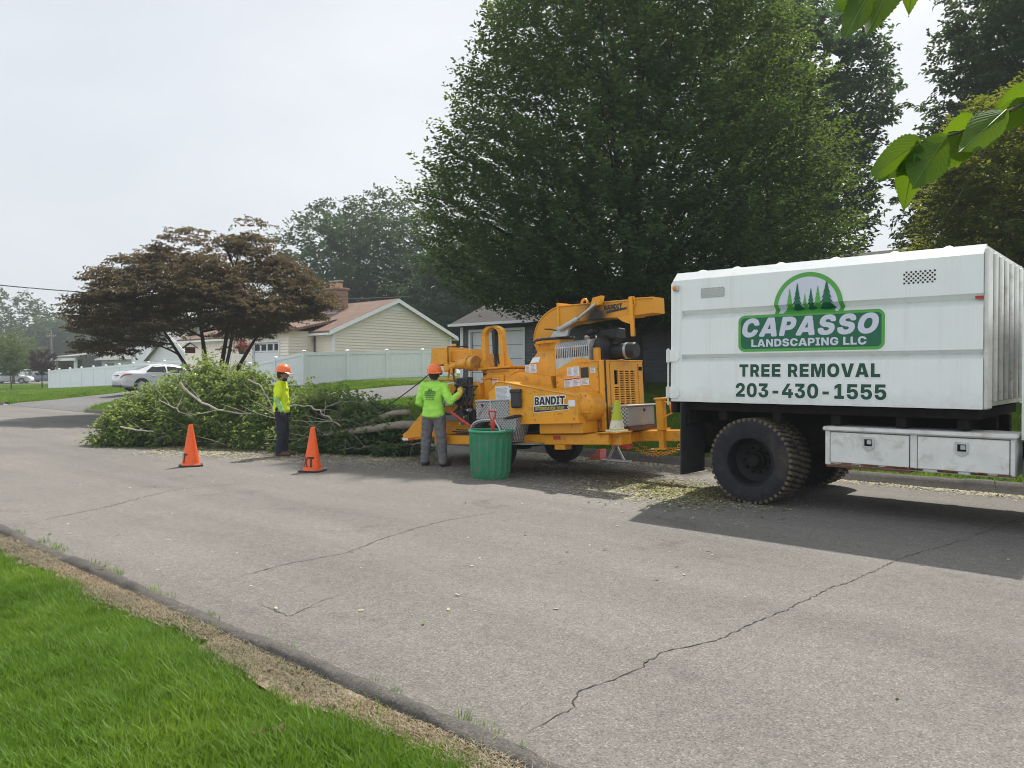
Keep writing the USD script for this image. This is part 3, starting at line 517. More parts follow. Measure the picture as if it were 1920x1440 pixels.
# ================================================================== BUILDINGS
def wall_frame(a0, b0, a1, b1):
    p0, p1 = W(a0, b0), W(a1, b1); d = (p1 - p0)[:2]; L = np.linalg.norm(d); ang = math.degrees(math.atan2(d[1], d[0])); return p0, ang, L
def to_frame(m, p0, ang, z0=0.0):
    m = m.copy(); m.apply_transform(trimesh.transformations.rotation_matrix(math.radians(ang), [0, 0, 1])); m.apply_translation([p0[0], p0[1], z0]); return m
def board(x0, x1, z0, z1, x0t=None, x1t=None, y=0.0, proud=0.05):
    """one clapboard in a wall frame (x along the wall, outward = -y)"""
    x0t = x0 if x0t is None else x0t; x1t = x1 if x1t is None else x1t
    v = [(x0, y - proud, z0), (x1, y - proud, z0), (x1t, y - 0.004, z1), (x0t, y - 0.004, z1), (x0, y + 0.03, z0), (x1, y + 0.03, z0), (x1t, y + 0.03, z1), (x0t, y + 0.03, z1)]
    return TM(v, [(0, 1, 2), (0, 2, 3), (5, 4, 7), (5, 7, 6), (1, 0, 4), (1, 4, 5), (3, 2, 6), (3, 6, 7), (0, 3, 7), (0, 7, 4), (2, 1, 5), (2, 5, 6)])
def siding(parent, p0, ang, L, z0, z1, mat, course=0.14, gable=None, holes=(), single=True):
    """courses of boards; gable = (apex x, apex z): the wall goes on above z1 to the apex; holes = (x0, x1, z0, z1)"""
    z = z0; ms = []
    top = gable[1] if gable else z1
    def span(zz):
        if not gable or zz <= z1: return 0.0, L
        t = (zz - z1) / (gable[1] - z1); return gable[0] * t, L + (gable[0] - L) * t
    while z < top - 0.01:
        zt = min(z + course, top); (l0, r0), (l1, r1) = span(z), span(zt)
        if gable and z < z1 < zt: l1, r1 = span(zt)
        segs = [(l0, r0, l1, r1)]
        for h in holes:
            if z < h[3] - 0.02 and zt > h[2] + 0.02:
                new = []
                for s in segs:
                    if h[0] <= s[0] and h[1] >= s[1]: continue
                    if h[0] > s[0] and h[1] < s[1]: new += [(s[0], h[0], s[2], h[0]), (h[1], s[1], h[1], s[3])]
                    else: new.append(s)
                segs = new
        for s in segs:
            m = to_frame(board(s[0], s[1], z, zt, s[2], s[3]), p0, ang)
            if single: part(parent, "siding_board", m, mat)
            else: ms.append(m)
        z = zt
    if ms: part(parent, "siding", cat(ms), mat)
def slab(p, t):
    """a quad of four points thickened downwards by t"""
    p = np.array(p, float); return hull(np.vstack([p, p - np.array([0, 0, t])]))
def fbox(p0, ang, *b, c=0.0): return to_frame(box(*b, c=c), p0, ang)
def window(parent, p0, ang, x0, x1, z0, z1, frame="trim_white", bars=1):
    w = part(parent, "window", cat([fbox(p0, ang, x0 - 0.07, x0, -0.06, 0.03, z0 - 0.07, z1 + 0.07), fbox(p0, ang, x1, x1 + 0.07, -0.06, 0.03, z0 - 0.07, z1 + 0.07), fbox(p0, ang, x0, x1, -0.06, 0.03, z1, z1 + 0.07), fbox(p0, ang, x0, x1, -0.075, 0.03, z0 - 0.07, z0)] +
             [fbox(p0, ang, x0, x1, -0.03, 0.0, (z0 + z1) / 2 - 0.025, (z0 + z1) / 2 + 0.025)] * bars), frame)
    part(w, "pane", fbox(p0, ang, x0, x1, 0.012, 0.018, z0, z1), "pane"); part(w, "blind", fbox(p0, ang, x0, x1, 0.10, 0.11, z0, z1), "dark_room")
def garage_door(parent, p0, ang, x0, x1, z0, z1, rows, lights=0, mat="trim_white"):
    fr = 0.11
    part(parent, "door_frame", cat([fbox(p0, ang, x0 - fr, x0, -0.075, 0.05, z0, z1 + fr), fbox(p0, ang, x1, x1 + fr, -0.075, 0.05, z0, z1 + fr), fbox(p0, ang, x0, x1, -0.075, 0.05, z1, z1 + fr)]), "trim_white")
    h = (z1 - z0) / rows
    for r in range(rows):
        pn = part(parent, "door_panel", fbox(p0, ang, x0 + 0.01, x1 - 0.01, 0.06, 0.10, z0 + r * h + 0.008, z0 + (r + 1) * h - 0.008, c=0.012), mat)
        if lights and r == rows - 1:
            w = (x1 - x0) / lights
            for q in range(lights): part(pn, "pane", fbox(p0, ang, x0 + q * w + 0.09, x0 + (q + 1) * w - 0.09, 0.052, 0.062, z0 + r * h + 0.1, z1 - 0.1), "dark_room")
        elif not lights:
            w = (x1 - x0) / 4
            for q in range(4): part(pn, "raised_panel", fbox(p0, ang, x0 + q * w + 0.07, x0 + (q + 1) * w - 0.07, 0.048, 0.062, z0 + r * h + 0.09, z0 + (r + 1) * h - 0.09, c=0.01), mat)

# --- yellow house
yh = thing("yellow_house", "pale yellow clapboard house with brown roof and brick chimney behind the white fence", "house")
AG, B0, B1, ZB, ZE, ZP = -35.6, 25.3, 34.3, 1.25, 3.98, 5.9
p0, ang, L = wall_frame(AG, B0, AG, B1)            # gable end, facing the road's right
siding(yh, p0, ang, L, ZB, ZE, "siding_yellow", 0.165, gable=(L / 2, ZP))
q0, qang, QL = wall_frame(-53, B0, AG, B0)
siding(yh, q0, qang, QL, ZB, ZE, "siding_yellow", 0.165, holes=[(QL - 8.55, QL - 7.65, 1.9, 3.3), (11.3, 15.7, ZB, ZE)])
for m in [fbox(p0, ang, -0.05, 0.10, -0.065, 0.05, ZB, ZE - 0.02), fbox(p0, ang, L - 0.10, L + 0.03, -0.065, 0.05, ZB, ZE - 0.02)]: part(yh, "corner_post", m, "trim_white")
part(yh, "wall", cat([slab([W(-53, B0 + 0.1, ZE), W(AG - 0.05, B0 + 0.1, ZE), W(AG - 0.05, B1 - 0.05, ZE), W(-53, B1 - 0.05, ZE)], ZE - ZB)]), "siding_yellow")
ov, bm = 0.42, (B0 + B1) / 2; sl = (ZP - ZE) / (bm - B0); ze = ZE - sl * ov
def roof_pair(parent, a0, a1, b0, b1, ze, zp, mat, t=0.14):
    bm = (b0 + b1) / 2
    for bb in (b0, b1): 
        m = slab([(a0, bb, ze), (a1, bb, ze), (a1, bm, zp), (a0, bm, zp)], t); v = m.vertices; m.vertices = W(v[:, 0], v[:, 1], v[:, 2]); part(parent, "roof", m, mat)
roof_pair(yh, -53.4, AG + 0.28, B0 - ov, B1 + ov, ze + 0.16, ZP + 0.16, "roof_brown")
for bb in (B0 - ov, B1 + ov):
    m = hull([(AG + 0.29, bb, ze + 0.15), (AG + 0.29, bb, ze - 0.08), (AG + 0.29, bm, ZP + 0.15), (AG + 0.29, bm, ZP - 0.08), (AG + 0.25, bb, ze + 0.15), (AG + 0.25, bb, ze - 0.08), (AG + 0.25, bm, ZP + 0.15), (AG + 0.25, bm, ZP - 0.08)]); v = m.vertices; m.vertices = W(v[:, 0], v[:, 1], v[:, 2]); part(yh, "rake_board", m, "trim_white")
    m = box(-53.4, AG + 0.25, bb - 0.07 if bb < bm else bb - 0.05, bb + 0.05 if bb < bm else bb + 0.07, ze - 0.07, ze + 0.045); v = m.vertices; m.vertices = W(v[:, 0], v[:, 1], v[:, 2]); part(yh, "gutter", m, "trim_white")
gv = extr(sg.Polygon([(-1.0, 0), (1.0, 0), (0, 0.42)]), 0.03); part(yh, "gable_vent", to_frame(face_y(moved(gv, (L / 2, ZP - 0.55, 0)), -0.02), p0, ang), "siding_white")
# projecting garage wing
w0, wang, WL = wall_frame(-41.75, 23.6, -37.35, 23.6)
siding(yh, w0, wang, WL, ZB - 0.1, 4.0, "siding_yellow", 0.165, holes=[(0.7, 3.55, ZB - 0.2, 3.45)])
v0, vang, VL = wall_frame(-37.35, 23.6, -37.35, 25.3); siding(yh, v0, vang, VL, ZB - 0.1, 4.0, "siding_yellow", 0.165)
m = box(-41.7, -37.4, 23.85, 25.3, 3.7, 4.0); v = m.vertices; m.vertices = W(v[:, 0], v[:, 1], v[:, 2]); part(yh, "wall", m, "siding_yellow")
garage_door(yh, w0, wang, 0.75, 3.5, ZB - 0.1, 3.38, 4, lights=4, mat="siding_white")
m = slab([(-42.1, 23.2, 3.96), (-37.0, 23.2, 3.96), (-37.0, 26.6, 4.75), (-42.1, 26.6, 4.75)], 0.14); v = m.vertices; m.vertices = W(v[:, 0], v[:, 1], v[:, 2]); part(yh, "roof", m, "roof_brown")
part(yh, "downspout", cat([tube([W(-37.2, 25.2, 1.3), W(-37.2, 25.2, 3.7)], 0.05, 6)]), "gutter_dark")
window(yh, q0, qang, QL - 8.5, QL - 7.7, 1.95, 3.25)
part(yh, "shutter", fbox(q0, qang, QL - 7.6, QL - 7.2, -0.05, 0.0, 1.9, 3.3, c=0.01), "gutter_dark"); part(yh, "shutter", fbox(q0, qang, QL - 9.0, QL - 8.6, -0.05, 0.0, 1.9, 3.3, c=0.01), "gutter_dark")
window(yh, q0, qang, QL - 12.2, QL - 11.2, 2.3, 3.4)
ch = part(yh, "chimney", cat([box(-0.6, 0.6, -0.45, 0.45, 4.9, 6.72), box(-0.68, 0.68, -0.53, 0.53, 6.72, 6.86, c=0.02)]).apply_transform(trimesh.transformations.rotation_matrix(math.radians(ROADROT), [0, 0, 1])).apply_translation(W(-39.6, 28.4)), "chimney_brick")
for dx in (-0.3, 0.3):
    fl = lathe([(0.0, 0), (0.21, 0), (0.20, 0.30), (0.16, 0.30), (0.16, 0.05)], 14).apply_translation(W(-39.6 + dx, 28.4, 6.86)); part(ch, "flue", fl, "clay")
    part(ch, "rain_cap", box(-0.24, 0.24, -0.24, 0.24, 0, 0.035, c=0.01).apply_translation(W(-39.6 + dx, 28.4, 7.28)), "galvanised")
m = box(-0.66, 0.66, -0.51, 0.51, 4.95, 5.36).apply_transform(trimesh.transformations.rotation_matrix(math.radians(ROADROT), [0, 0, 1])).apply_translation(W(-39.6, 28.4)); part(ch, "flashing", m, "lead")

# --- grey house behind the truck
gh = thing("grey_house", "dark grey clapboard house with white garage door behind the yellow machine", "house")
GA0, GA1, GB0, GB1, GZ, GE, GP = -24.4, -6.4, 24.2, 32.6, 0.95, 3.85, 5.85
g0, gang, GL = wall_frame(GA0, GB0, GA1, GB0)
siding(gh, g0, gang, GL, GZ, GE, "siding_grey", 0.13, holes=[(0.5, 3.75, GZ - 0.1, 3.55), (10.8, 12.0, 2.2, 3.35)])
k0, kang, KL = wall_frame(GA1, GB0, GA1, GB1); siding(gh, k0, kang, KL, GZ, GE, "siding_grey", 0.13, gable=(KL / 2, GP - 0.1), single=False)
l0, lang, LL = wall_frame(GA0, GB1, GA0, GB0); siding(gh, l0, lang, LL, GZ, GE, "siding_grey", 0.13, gable=(LL / 2, GP - 0.1), single=False)
m = box(GA0 + 0.15, GA1 - 0.05, GB0 + 0.35, GB1 - 0.1, GZ - 0.5, GE); v = m.vertices; m.vertices = W(v[:, 0], v[:, 1], v[:, 2]); part(gh, "wall", m, "siding_grey")
roof_pair(gh, GA0 - 0.35, GA1 + 0.35, GB0 - 0.45, GB1 + 0.45, GE - 0.08, GP, "roof_dark")
for m in [fbox(g0, gang, -0.04, 0.14, -0.065, 0.05, GZ, GE), fbox(g0, gang, GL - 0.14, GL + 0.03, -0.065, 0.05, GZ, GE)]: part(gh, "corner_post", m, "trim_white")
m = box(GA0 - 0.35, GA1 + 0.35, GB0 - 0.53, GB0 - 0.42, GE - 0.17, GE - 0.06); v = m.vertices; m.vertices = W(v[:, 0], v[:, 1], v[:, 2]); part(gh, "gutter", m, "trim_white")
garage_door(gh, g0, gang, 0.6, 3.65, GZ + 0.1, 3.42, 4, mat="siding_white")
window(gh, g0, gang, 10.85, 11.95, 2.25, 3.30)
rl = thing("porch_railing", "white picket railing in front of the dark grey house wall", "railing")
for z in (GZ + 0.15, GZ + 0.95): part(rl, "rail", fbox(g0, gang, 6.6, 9.0, -1.23, -1.17, z, z + 0.06), "trim_white")
for x in np.arange(6.6, 9.01, 0.16): part(rl, "baluster", fbox(g0, gang, x - 0.02, x + 0.02, -1.22, -1.18, GZ + 0.05, GZ + 0.97), "trim_white")

# --- white house on the left
wh = thing("white_house", "low white house with grey shingle roof behind the left white fence", "house")
def abbox(*b, c=0.0): m = box(*b, c=c); v = m.vertices; m.vertices = W(v[:, 0], v[:, 1], v[:, 2]); return m
h0, hang_, HL = wall_frame(-80.5, 30, -63, 30); siding(wh, h0, hang_, HL, 0.3, 3.1, "siding_white", 0.2, single=False, holes=[(1.0, 3.2, 1.5, 2.7)])
part(wh, "wall", abbox(-80.3, -63.2, 30.3, 37, 0.1, 3.0), "siding_white")
window(wh, h0, hang_, 1.05, 3.15, 1.55, 2.65)
roof_pair(wh, -80.8, -63, 29.5, 37.5, 3.05, 4.6, "roof_grey")
part(wh, "gutter", abbox(-80.8, -63, 29.38, 29.5, 2.9, 3.04), "trim_white")
part(wh, "porch_roof", cat([slab([W(-87, 27.5, 3.3), W(-80.9, 27.5, 3.3), W(-80.9, 33, 4.05), W(-87, 33, 4.05)], 0.2)]), "roof_grey")
for a_ in (-86.6, -81.4): part(wh, "porch_post", abbox(a_ - 0.12, a_ + 0.12, 27.8, 28.04, 0.3, 3.15), "trim_white")
part(wh, "porch_beam", abbox(-87, -80.9, 27.5, 27.72, 2.85, 3.12), "trim_white")
part(wh, "chimney", abbox(-70.9, -68.3, 28.9, 29.5, 0.3, 4.35, c=0.04), "siding_white")
x0, xang, XL = wall_frame(-66.5, 28.6, -58.5, 28.6); siding(wh, x0, xang, XL, 0.4, 2.9, "siding_white", 0.2, gable=(XL / 2, 4.9), single=False)
part(wh, "wall", abbox(-66.3, -58.7, 28.9, 36, 0.2, 2.9), "siding_white")
for sx in (-66.9, -58.1):
    m = slab([(sx, 28.2, 2.8), (-62.5, 28.2, 5.0), (-62.5, 36, 5.0), (sx, 36, 2.8)], 0.16); v = m.vertices; m.vertices = W(v[:, 0], v[:, 1], v[:, 2]); part(wh, "roof", m, "roof_grey")
    m = hull([(sx, 28.17, 2.84), (sx, 28.17, 2.58), (-62.5, 28.17, 5.04), (-62.5, 28.17, 4.78), (sx, 28.21, 2.84), (sx, 28.21, 2.58), (-62.5, 28.21, 5.04), (-62.5, 28.21, 4.78)]); v = m.vertices; m.vertices = W(v[:, 0], v[:, 1], v[:, 2]); part(wh, "rake_board", m, "trim_white")
bh = thing("brown_roofed_house", "far house with red brown roof showing above the white house", "house")
part(bh, "wall", abbox(-92, -76, 44, 51, 0.3, 4.6), "siding_white"); roof_pair(bh, -92.5, -75.5, 43.5, 51.5, 4.5, 6.3, "roof_redbrown")
part(bh, "gable", cat([hull([W(-75.9, 44, 4.4), W(-75.9, 51, 4.4), W(-75.9, 47.5, 6.1), W(-76.2, 44, 4.4), W(-76.2, 51, 4.4), W(-76.2, 47.5, 6.1)])]), "siding_white")

# --- white vinyl fences
def fence(name, label, pts, tops, cap=True, pan=2.4):
    """pts: corner points (a, b); tops: top height at each corner"""
    f = thing(name, label, "fence")
    posts = []
    for (c0, c1, t0, t1) in zip(pts[:-1], pts[1:], tops[:-1], tops[1:]):
        Lg = math.dist(c0, c1); k = max(1, round(Lg / pan))
        for i in range(k):
            s0, s1 = i / k, (i + 1) / k; A = np.array(c0) * (1 - s0) + np.array(c1) * s0; B = np.array(c0) * (1 - s1) + np.array(c1) * s1
            za, zb_ = t0 * (1 - s0) + t1 * s0, t0 * (1 - s1) + t1 * s1; ga, gb = hz(*A) + 0.04, hz(*B) + 0.04
            P, Q = W(*A), W(*B); d = (Q - P)[:2] / np.linalg.norm((Q - P)[:2]); nn = np.array([-d[1], d[0]])
            def quad(z0a, z0b, z1a, z1b, t, s=0.0, e=1.0):
                X, Y = P * (1 - s) + Q * s, P * (1 - e) + Q * e; r = []
                for (pt, z) in ((X, z0a), (Y, z0b), (X, z1a), (Y, z1b)):
                    for sg_ in (-1, 1): r.append((pt[0] + nn[0] * t * sg_, pt[1] + nn[1] * t * sg_, z))
                return hull(r)
            part(f, "rail", quad(za - 0.15, zb_ - 0.15, za, zb_, 0.032), "vinyl"); part(f, "rail", quad(ga, gb, ga + 0.14, gb + 0.14, 0.032), "vinyl")
            nb = 8
            for j in range(nb):
                s, e = j / nb + 0.0012, (j + 1) / nb - 0.0012; L_ = lambda x, y, t: x * (1 - t) + y * t
                part(f, "plank", quad(L_(ga, gb, s) + 0.13, L_(ga, gb, e) + 0.13, L_(za, zb_, s) - 0.14, L_(za, zb_, e) - 0.14, 0.015, s, e), "vinyl")
            posts += [(A, za)]
        posts += [(np.array(c1), t1)]
    seen = set()
    for A, zt in posts:
        if tuple(np.round(A, 2)) in seen: continue
        seen.add(tuple(np.round(A, 2))); x, y, _ = W(*A); g = hz(*A)
        m = box(-0.064, 0.064, -0.064, 0.064, g, zt + 0.04, c=0.008); m.apply_transform(trimesh.transformations.rotation_matrix(math.radians(ROADROT), [0, 0, 1])); m.apply_translation([x, y, 0]); pp = part(f, "post", m, "vinyl")
        m = hull([(sx * 0.08, sy * 0.08, zt + 0.04) for sx in (-1, 1) for sy in (-1, 1)] + [(sx * 0.08, sy * 0.08, zt + 0.07) for sx in (-1, 1) for sy in (-1, 1)] + [(0, 0, zt + 0.12)]); m.apply_transform(trimesh.transformations.rotation_matrix(math.radians(ROADROT), [0, 0, 1])); m.apply_translation([x, y, 0]); part(pp, "post_cap", m, "vinyl")
fence("vinyl_fence", "white vinyl privacy fence in front of the yellow house", [(-37.2, 21.2), (-32.2, 21.2), (-32.2, 31.4)], [2.10, 2.64, 2.98])
fence("vinyl_fence", "white vinyl fence across the left lawn behind the silver sedan", [(-69, 21.7), (-46, 21.7)], [1.84, 2.42])

# ================================================================== TREES
def crown_points(n, prof, rg, p=0.45, namp=0.35, nscale=0.28, gap=0.0, seed=0, lobes=0.0):
    z, r = np.array(prof, float).T; zz = np.linspace(z[0], z[-1], 200); rr = np.interp(zz, z, r); cdf = np.cumsum(rr ** 1.6); cdf /= cdf[-1]; out = []; have = 0
    while have < n:
        k = n; h = np.interp(rg.random(k), cdf, zz); th = rg.random(k) * 2 * np.pi; f = rg.random(k) ** p; R = np.interp(h, z, r)
        d = np.stack([np.cos(th), np.sin(th), h * 0], 1); q = np.stack([np.cos(th) * R, np.sin(th) * R, h], 1); R = R * (1 + namp * (meshkit.fbm(q * nscale, 3, seed) - 0.5) * 2)
        P = np.stack([np.cos(th) * R * f, np.sin(th) * R * f, h], 1)
        if gap > 0: keep = meshkit.fbm(P * nscale * 2.4 + 50, 2, seed + 3) > gap; P, d = P[keep], d[keep]
        out.append(np.c_[P, d]); have += len(P)
    o = np.vstack(out)[:n]; return o[:, :3], o[:, 3:]
def tree(name, label, base, prof, trunk, ntwig, k, tl, leaf, leafm, bark, seed, group=None, p=0.45, gap=0.0, namp=0.35, nscale=0.28, nlimb=24, rise=0.5, flat=0.0, up=0.6, fork=None, sides=6, ratio=0.5, offset=(0, 0), limbr=0.42, spikes=0, cat_="tree", shrink=0.9):
    rg = np.random.default_rng(seed); t = thing(name, label, cat_, base, group=group)
    tr, th = trunk; ztop = prof[-1][0]; fork = th if fork is None else fork
    wob = rg.normal(size=(7, 2)) * tr * 0.5; zs = np.linspace(-0.15, ztop * 0.75, 7); wob[:2] = 0
    tp = np.c_[wob[:, 0] + np.array(offset)[0] * zs / ztop, wob[:, 1] + np.array(offset)[1] * zs / ztop, zs]
    part(t, "trunk", tube(tp, tr * np.array([1.35, 1.0, 0.85, 0.62, 0.45, 0.30, 0.12]), 10), bark, smooth=True)
    P, d = crown_points(ntwig, prof, rg, p, namp, nscale, gap, seed); P = P + np.array([offset[0], offset[1], 0]) * (P[:, 2:3] / ztop)
    lim = []
    idx = rg.choice(ntwig, min(nlimb * 6, ntwig), replace=False); far = idx[np.argsort(-np.linalg.norm(P[idx, :2], axis=1))][: nlimb]
    for i in far:
        e = P[i] * np.array([0.93, 0.93, 1.0]); z0 = min(fork + (e[2] - fork) * 0.25 * rg.random(), ztop * 0.6); z0 = max(z0, fork * 0.8); s = np.array([np.interp(z0, zs, tp[:, 0]), np.interp(z0, zs, tp[:, 1]), z0])
        mid = s * 0.5 + e * 0.5 + np.array([0, 0, (e[2] - s[2]) * 0.1 + rise * 0.3]) + rg.normal(size=3) * 0.25
        r0 = tr * limbr * (0.6 + 0.5 * rg.random()); path = bez(s, mid, e, n=7); lim.append(tube(path, np.linspace(r0, tr * 0.04, 7), sides, caps=False))
        for q in (3, 4, 5):
            j = idx[np.argmin(np.linalg.norm(P[idx] - path[q], axis=1))] if rg.random() < 0.5 else idx[rg.integers(len(idx))]
            if np.linalg.norm(P[j] - path[q]) < 2.8 * max(1, ztop / 10): lim.append(tube(bez(path[q], (path[q] + P[j]) / 2 + np.array([0, 0, 0.15]), P[j], n=4), np.linspace(tr * 0.14, tr * 0.03, 4), 4, caps=False))
    part(t, "limbs", cat(lim), bark, smooth=True)
    if spikes:
        z_, r_ = np.array(prof, float).T; hh_ = np.where(rg.random(spikes) < 0.45, rg.uniform(2.7, 4.6, spikes), rg.uniform(z_[0], z_[-1], spikes)); th_ = rg.random(spikes) * 6.283; R_ = np.interp(hh_, z_, r_) * np.where(hh_ < 4.6, rg.uniform(0.5, 1.08, spikes), rg.uniform(0.94, 1.05, spikes)); dd_ = np.stack([np.cos(th_), np.sin(th_), 0 * th_], 1); P = np.vstack([P, np.c_[dd_[:, :2] * R_[:, None], hh_]]); d = np.vstack([d, dd_])
    D = d * 1.0 + np.array([0, 0, rise]) + rg.normal(size=d.shape) * 0.35 * np.array([1, 1, 1 - flat]); S = P - unit(D) * tl * 0.5
    part(t, "crown", sprays(S, D, k, tl, leaf, rg, up=up, flat=flat, ratio=ratio), leafm)
    return t
def at_px(x, d, z=None):
    X = (x - 960) / 1442 * d; return (X, d, float(hw(X, d)) if z is None else z)
bt = at_px(1185, 25.0)
tree("hornbeam_tree", "huge dark green spreading tree towering behind the yellow machine", bt, [(2.3, 2.8), (3.0, 5.0), (4.3, 6.3), (5.8, 6.45), (7.4, 6.1), (9, 5.6), (10.5, 5.0), (12, 4.4), (14, 3.6), (17, 1.0)], (0.32, 1.6), 7400, 24, 1.0, 0.165, "leaf_big", "bark_dark", 11, gap=0.40, namp=0.38, nlimb=44, rise=0.45, flat=0.4, fork=1.5, p=0.45, limbr=0.26, spikes=1300)
tree("maple_tree", "tall bluish green tree peeking out to the right of the huge tree", at_px(1488, 39), [(4, 3.0), (8, 4.0), (11, 3.5), (13.8, 4.4), (16.3, 4.4), (18.2, 1.9), (19.2, 0.4)], (0.4, 4.0), 2800, 22, 0.9, 0.27, "leaf_behind", "bark_dark", 12, gap=0.40, namp=0.4, nscale=0.24, rise=0.2, p=0.5, nlimb=26)
tree("oak_tree", "dense dark green tree filling the top right corner", at_px(2055, 31), [(2.5, 4.0), (5, 6.3), (8.3, 7.3), (11, 6.4), (12.4, 6.0), (15, 6.2), (16.7, 5.0), (20, 3.2), (24, 0.8)], (0.4, 3.0), 7000, 24, 0.8, 0.24, "leaf_dark", "bark_dark", 13, gap=0.37, namp=0.34, nscale=0.24, rise=0.15, p=0.45, nlimb=26)
tree("dogwood_tree", "small yellow green tree in front of the dark tree at the right edge", at_px(1925, 18.5), [(2.2, 1.0), (3.2, 2.1), (5.0, 2.4), (6.2, 2.0), (7.2, 1.2), (7.7, 0.3)], (0.12, 1.6), 2200, 22, 0.5, 0.125, "leaf_lime", "bark", 14, gap=0.34, namp=0.45, nscale=0.55, rise=0.1, flat=0.3, p=0.45, nlimb=24)
for i, (x, d, prof, s) in enumerate(((640, 76, [(1, 4), (5, 7.0), (10, 7.6), (15, 6), (18.0, 2.0)], 1.0), (735, 80, [(1, 5), (6, 7.5), (12, 8), (16.5, 6), (20.0, 2)], 1.0), (840, 72, [(1, 5), (5, 7), (9, 6.5), (12.0, 2)], 1.0), (548, 90, [(1, 4), (5, 5.5), (8, 4.5), (10, 1.5)], 1.0), (930, 70, [(1, 5), (5, 7), (10, 6.5), (14.0, 2)], 1.0))):
    lab = ["tall bluish tree rising behind the brick chimney", "tallest dark tree between the chimney and the huge tree", "lower dark tree behind the right eave of the yellow house", "low bluish tree behind the reddish maple's right side", "dark tree behind the garage of the grey house"][i]
    tree("backdrop_tree", lab, at_px(x, d), prof, (0.4, 3.0), 1500, 16, 1.3, 0.42, "leaf_far", "bark_dark", 30 + i, group="hazy trees behind the houses", gap=0.40, namp=0.45, nscale=0.2, nlimb=14, rise=0.25, p=0.45, sides=4)
fx = [(-190, 150, 15), (-60, 150, 14), (22, 148, 17.5), (75, 160, 13.5), (108, 165, 15), (150, 158, 14.8), (195, 170, 14.5), (240, 160, 14), (290, 160, 15), (345, 165, 14), (400, 150, 12), (-130, 190, 15), (470, 150, 12)]
flab = ["hazy tree at the far left end of the distant tree line", "hazy distant tree left of the tallest one, cut by the left edge", "tallest hazy tree in the distance at the left edge", "hazy distant tree just right of the tallest one", "hazy distant tree behind the far utility pole", "hazy distant tree above the clipped hedge", "hazy distant tree above the porch of the white house", "hazy distant tree above the white house's grey roof", "hazy distant tree behind the reddish maple's left side", "hazy distant tree behind the reddish maple's middle", "hazy distant tree behind the reddish maple's trunks", "farthest hazy tree behind the left end of the tree line", "hazy distant tree behind the garage wing of the yellow house"]
for i, (x, d, h) in enumerate(fx):
    tree("distant_tree", flab[i], at_px(x, d), [(0.5, h * 0.3), (h * 0.3, h * 0.46), (h * 0.6, h * 0.44), (h * 0.85, h * 0.28), (h, h * 0.06)], (0.4, 2.0), 520, 12, 2.2, 0.75, "leaf_far", "bark_dark", 50 + i, group="hazy trees along the horizon", gap=0.36, namp=0.4, nscale=0.18, nlimb=8, p=0.42, sides=4)
tree("light_green_tree", "light green rounded tree in the left distance", at_px(25, 96), [(1.2, 2.2), (2.6, 3.6), (4.4, 3.4), (6.0, 2.0), (6.9, 0.5)], (0.15, 1.3), 600, 16, 0.8, 0.24, "leaf_fargreen", "bark", 71, gap=0.35, namp=0.35, nscale=0.5, flat=0.3, nlimb=12, sides=4)
tree("young_tree", "slim young tree with thin trunk on the left lawn", at_px(21, 62), [(1.3, 0.5), (2.0, 1.2), (3.0, 1.15), (3.9, 0.7), (4.4, 0.15)], (0.05, 1.3), 330, 16, 0.4, 0.14, "leaf_fargreen", "bark", 72, gap=0.3, namp=0.3, nscale=1.0, nlimb=10, sides=4)
tree("purple_tree", "small purple leaved tree on the lawn left of the fence", at_px(79, 64), [(1.2, 0.3), (1.7, 0.95), (2.4, 1.15), (3.0, 0.9), (3.3, 0.3)], (0.05, 1.2), 330, 16, 0.4, 0.12, "leaf_purple", "bark_dark", 73, gap=0.3, namp=0.4, nscale=1.0, nlimb=10, sides=4, rise=0.9)
# clipped hedge
rg = np.random.default_rng(75); hb = thing("hedge", "tall clipped dark green hedge left of the white house", "hedge", at_px(129, 88), ROADROT)
n = 3600; fcs = rg.integers(0, 3, n); s = rg.random((n, 3)); s[np.arange(n), fcs] = np.where(rg.random(n) < 0.5, 0.0, 1.0); s[:, 2] = np.where(fcs == 2, 1.0, s[:, 2]); P = (s - [0.5, 0.5, 0]) * [3.4, 1.6, 2.7] + rg.normal(size=(n, 3)) * 0.08
part(hb, "stem", cat([tube([(x, 0, -0.1), (x, 0, 2.2)], 0.05, 5) for x in (-1.2, -0.4, 0.4, 1.2)]), "bark_dark"); part(hb, "crown", sprays(P, (s - [0.5, 0.5, 0.4]) + rg.normal(size=(n, 3)) * 0.4, 6, 0.2, 0.13, rg), "leaf_dark")

# --- reddish japanese maple with several stems
rg = np.random.default_rng(77); jm_base = at_px(388, 29.5); jm = thing("japanese_maple", "spreading reddish brown maple with several dark stems on the far lawn", "tree", jm_base)
pads = []; tries = 0
while len(pads) < 820 and tries < 20000:
    tries += 1
    th = rg.random() * 6.283; f = rg.random() ** 0.5; R = 4.5; x, y = math.cos(th) * f * R * 1.0, math.sin(th) * f * R * 0.85
    topz = 6.55 - 2.7 * f ** 1.9 + 1.3 * (meshkit.fbm(np.array([[x * 0.5, y * 0.5, 3.0]]), 3, 4)[0] - 0.5) * 2; low = 2.35 + 1.7 * (1 - f) ** 0.8 - 0.35 * f
    if x > 2.3: low += 0.25
    z = low + (topz - low) * (1 - rg.random() ** 1.7)
    if x > 0.0: z = max(z, 2.9 + 0.25 * x)
    if x < -3.0 and z > 5.6: continue
    if meshkit.fbm(np.array([[x * 0.75 + 7, y * 0.75, z * 1.1]]), 2, 9)[0] < 0.46: continue
    pads.append((x, y, z, f))
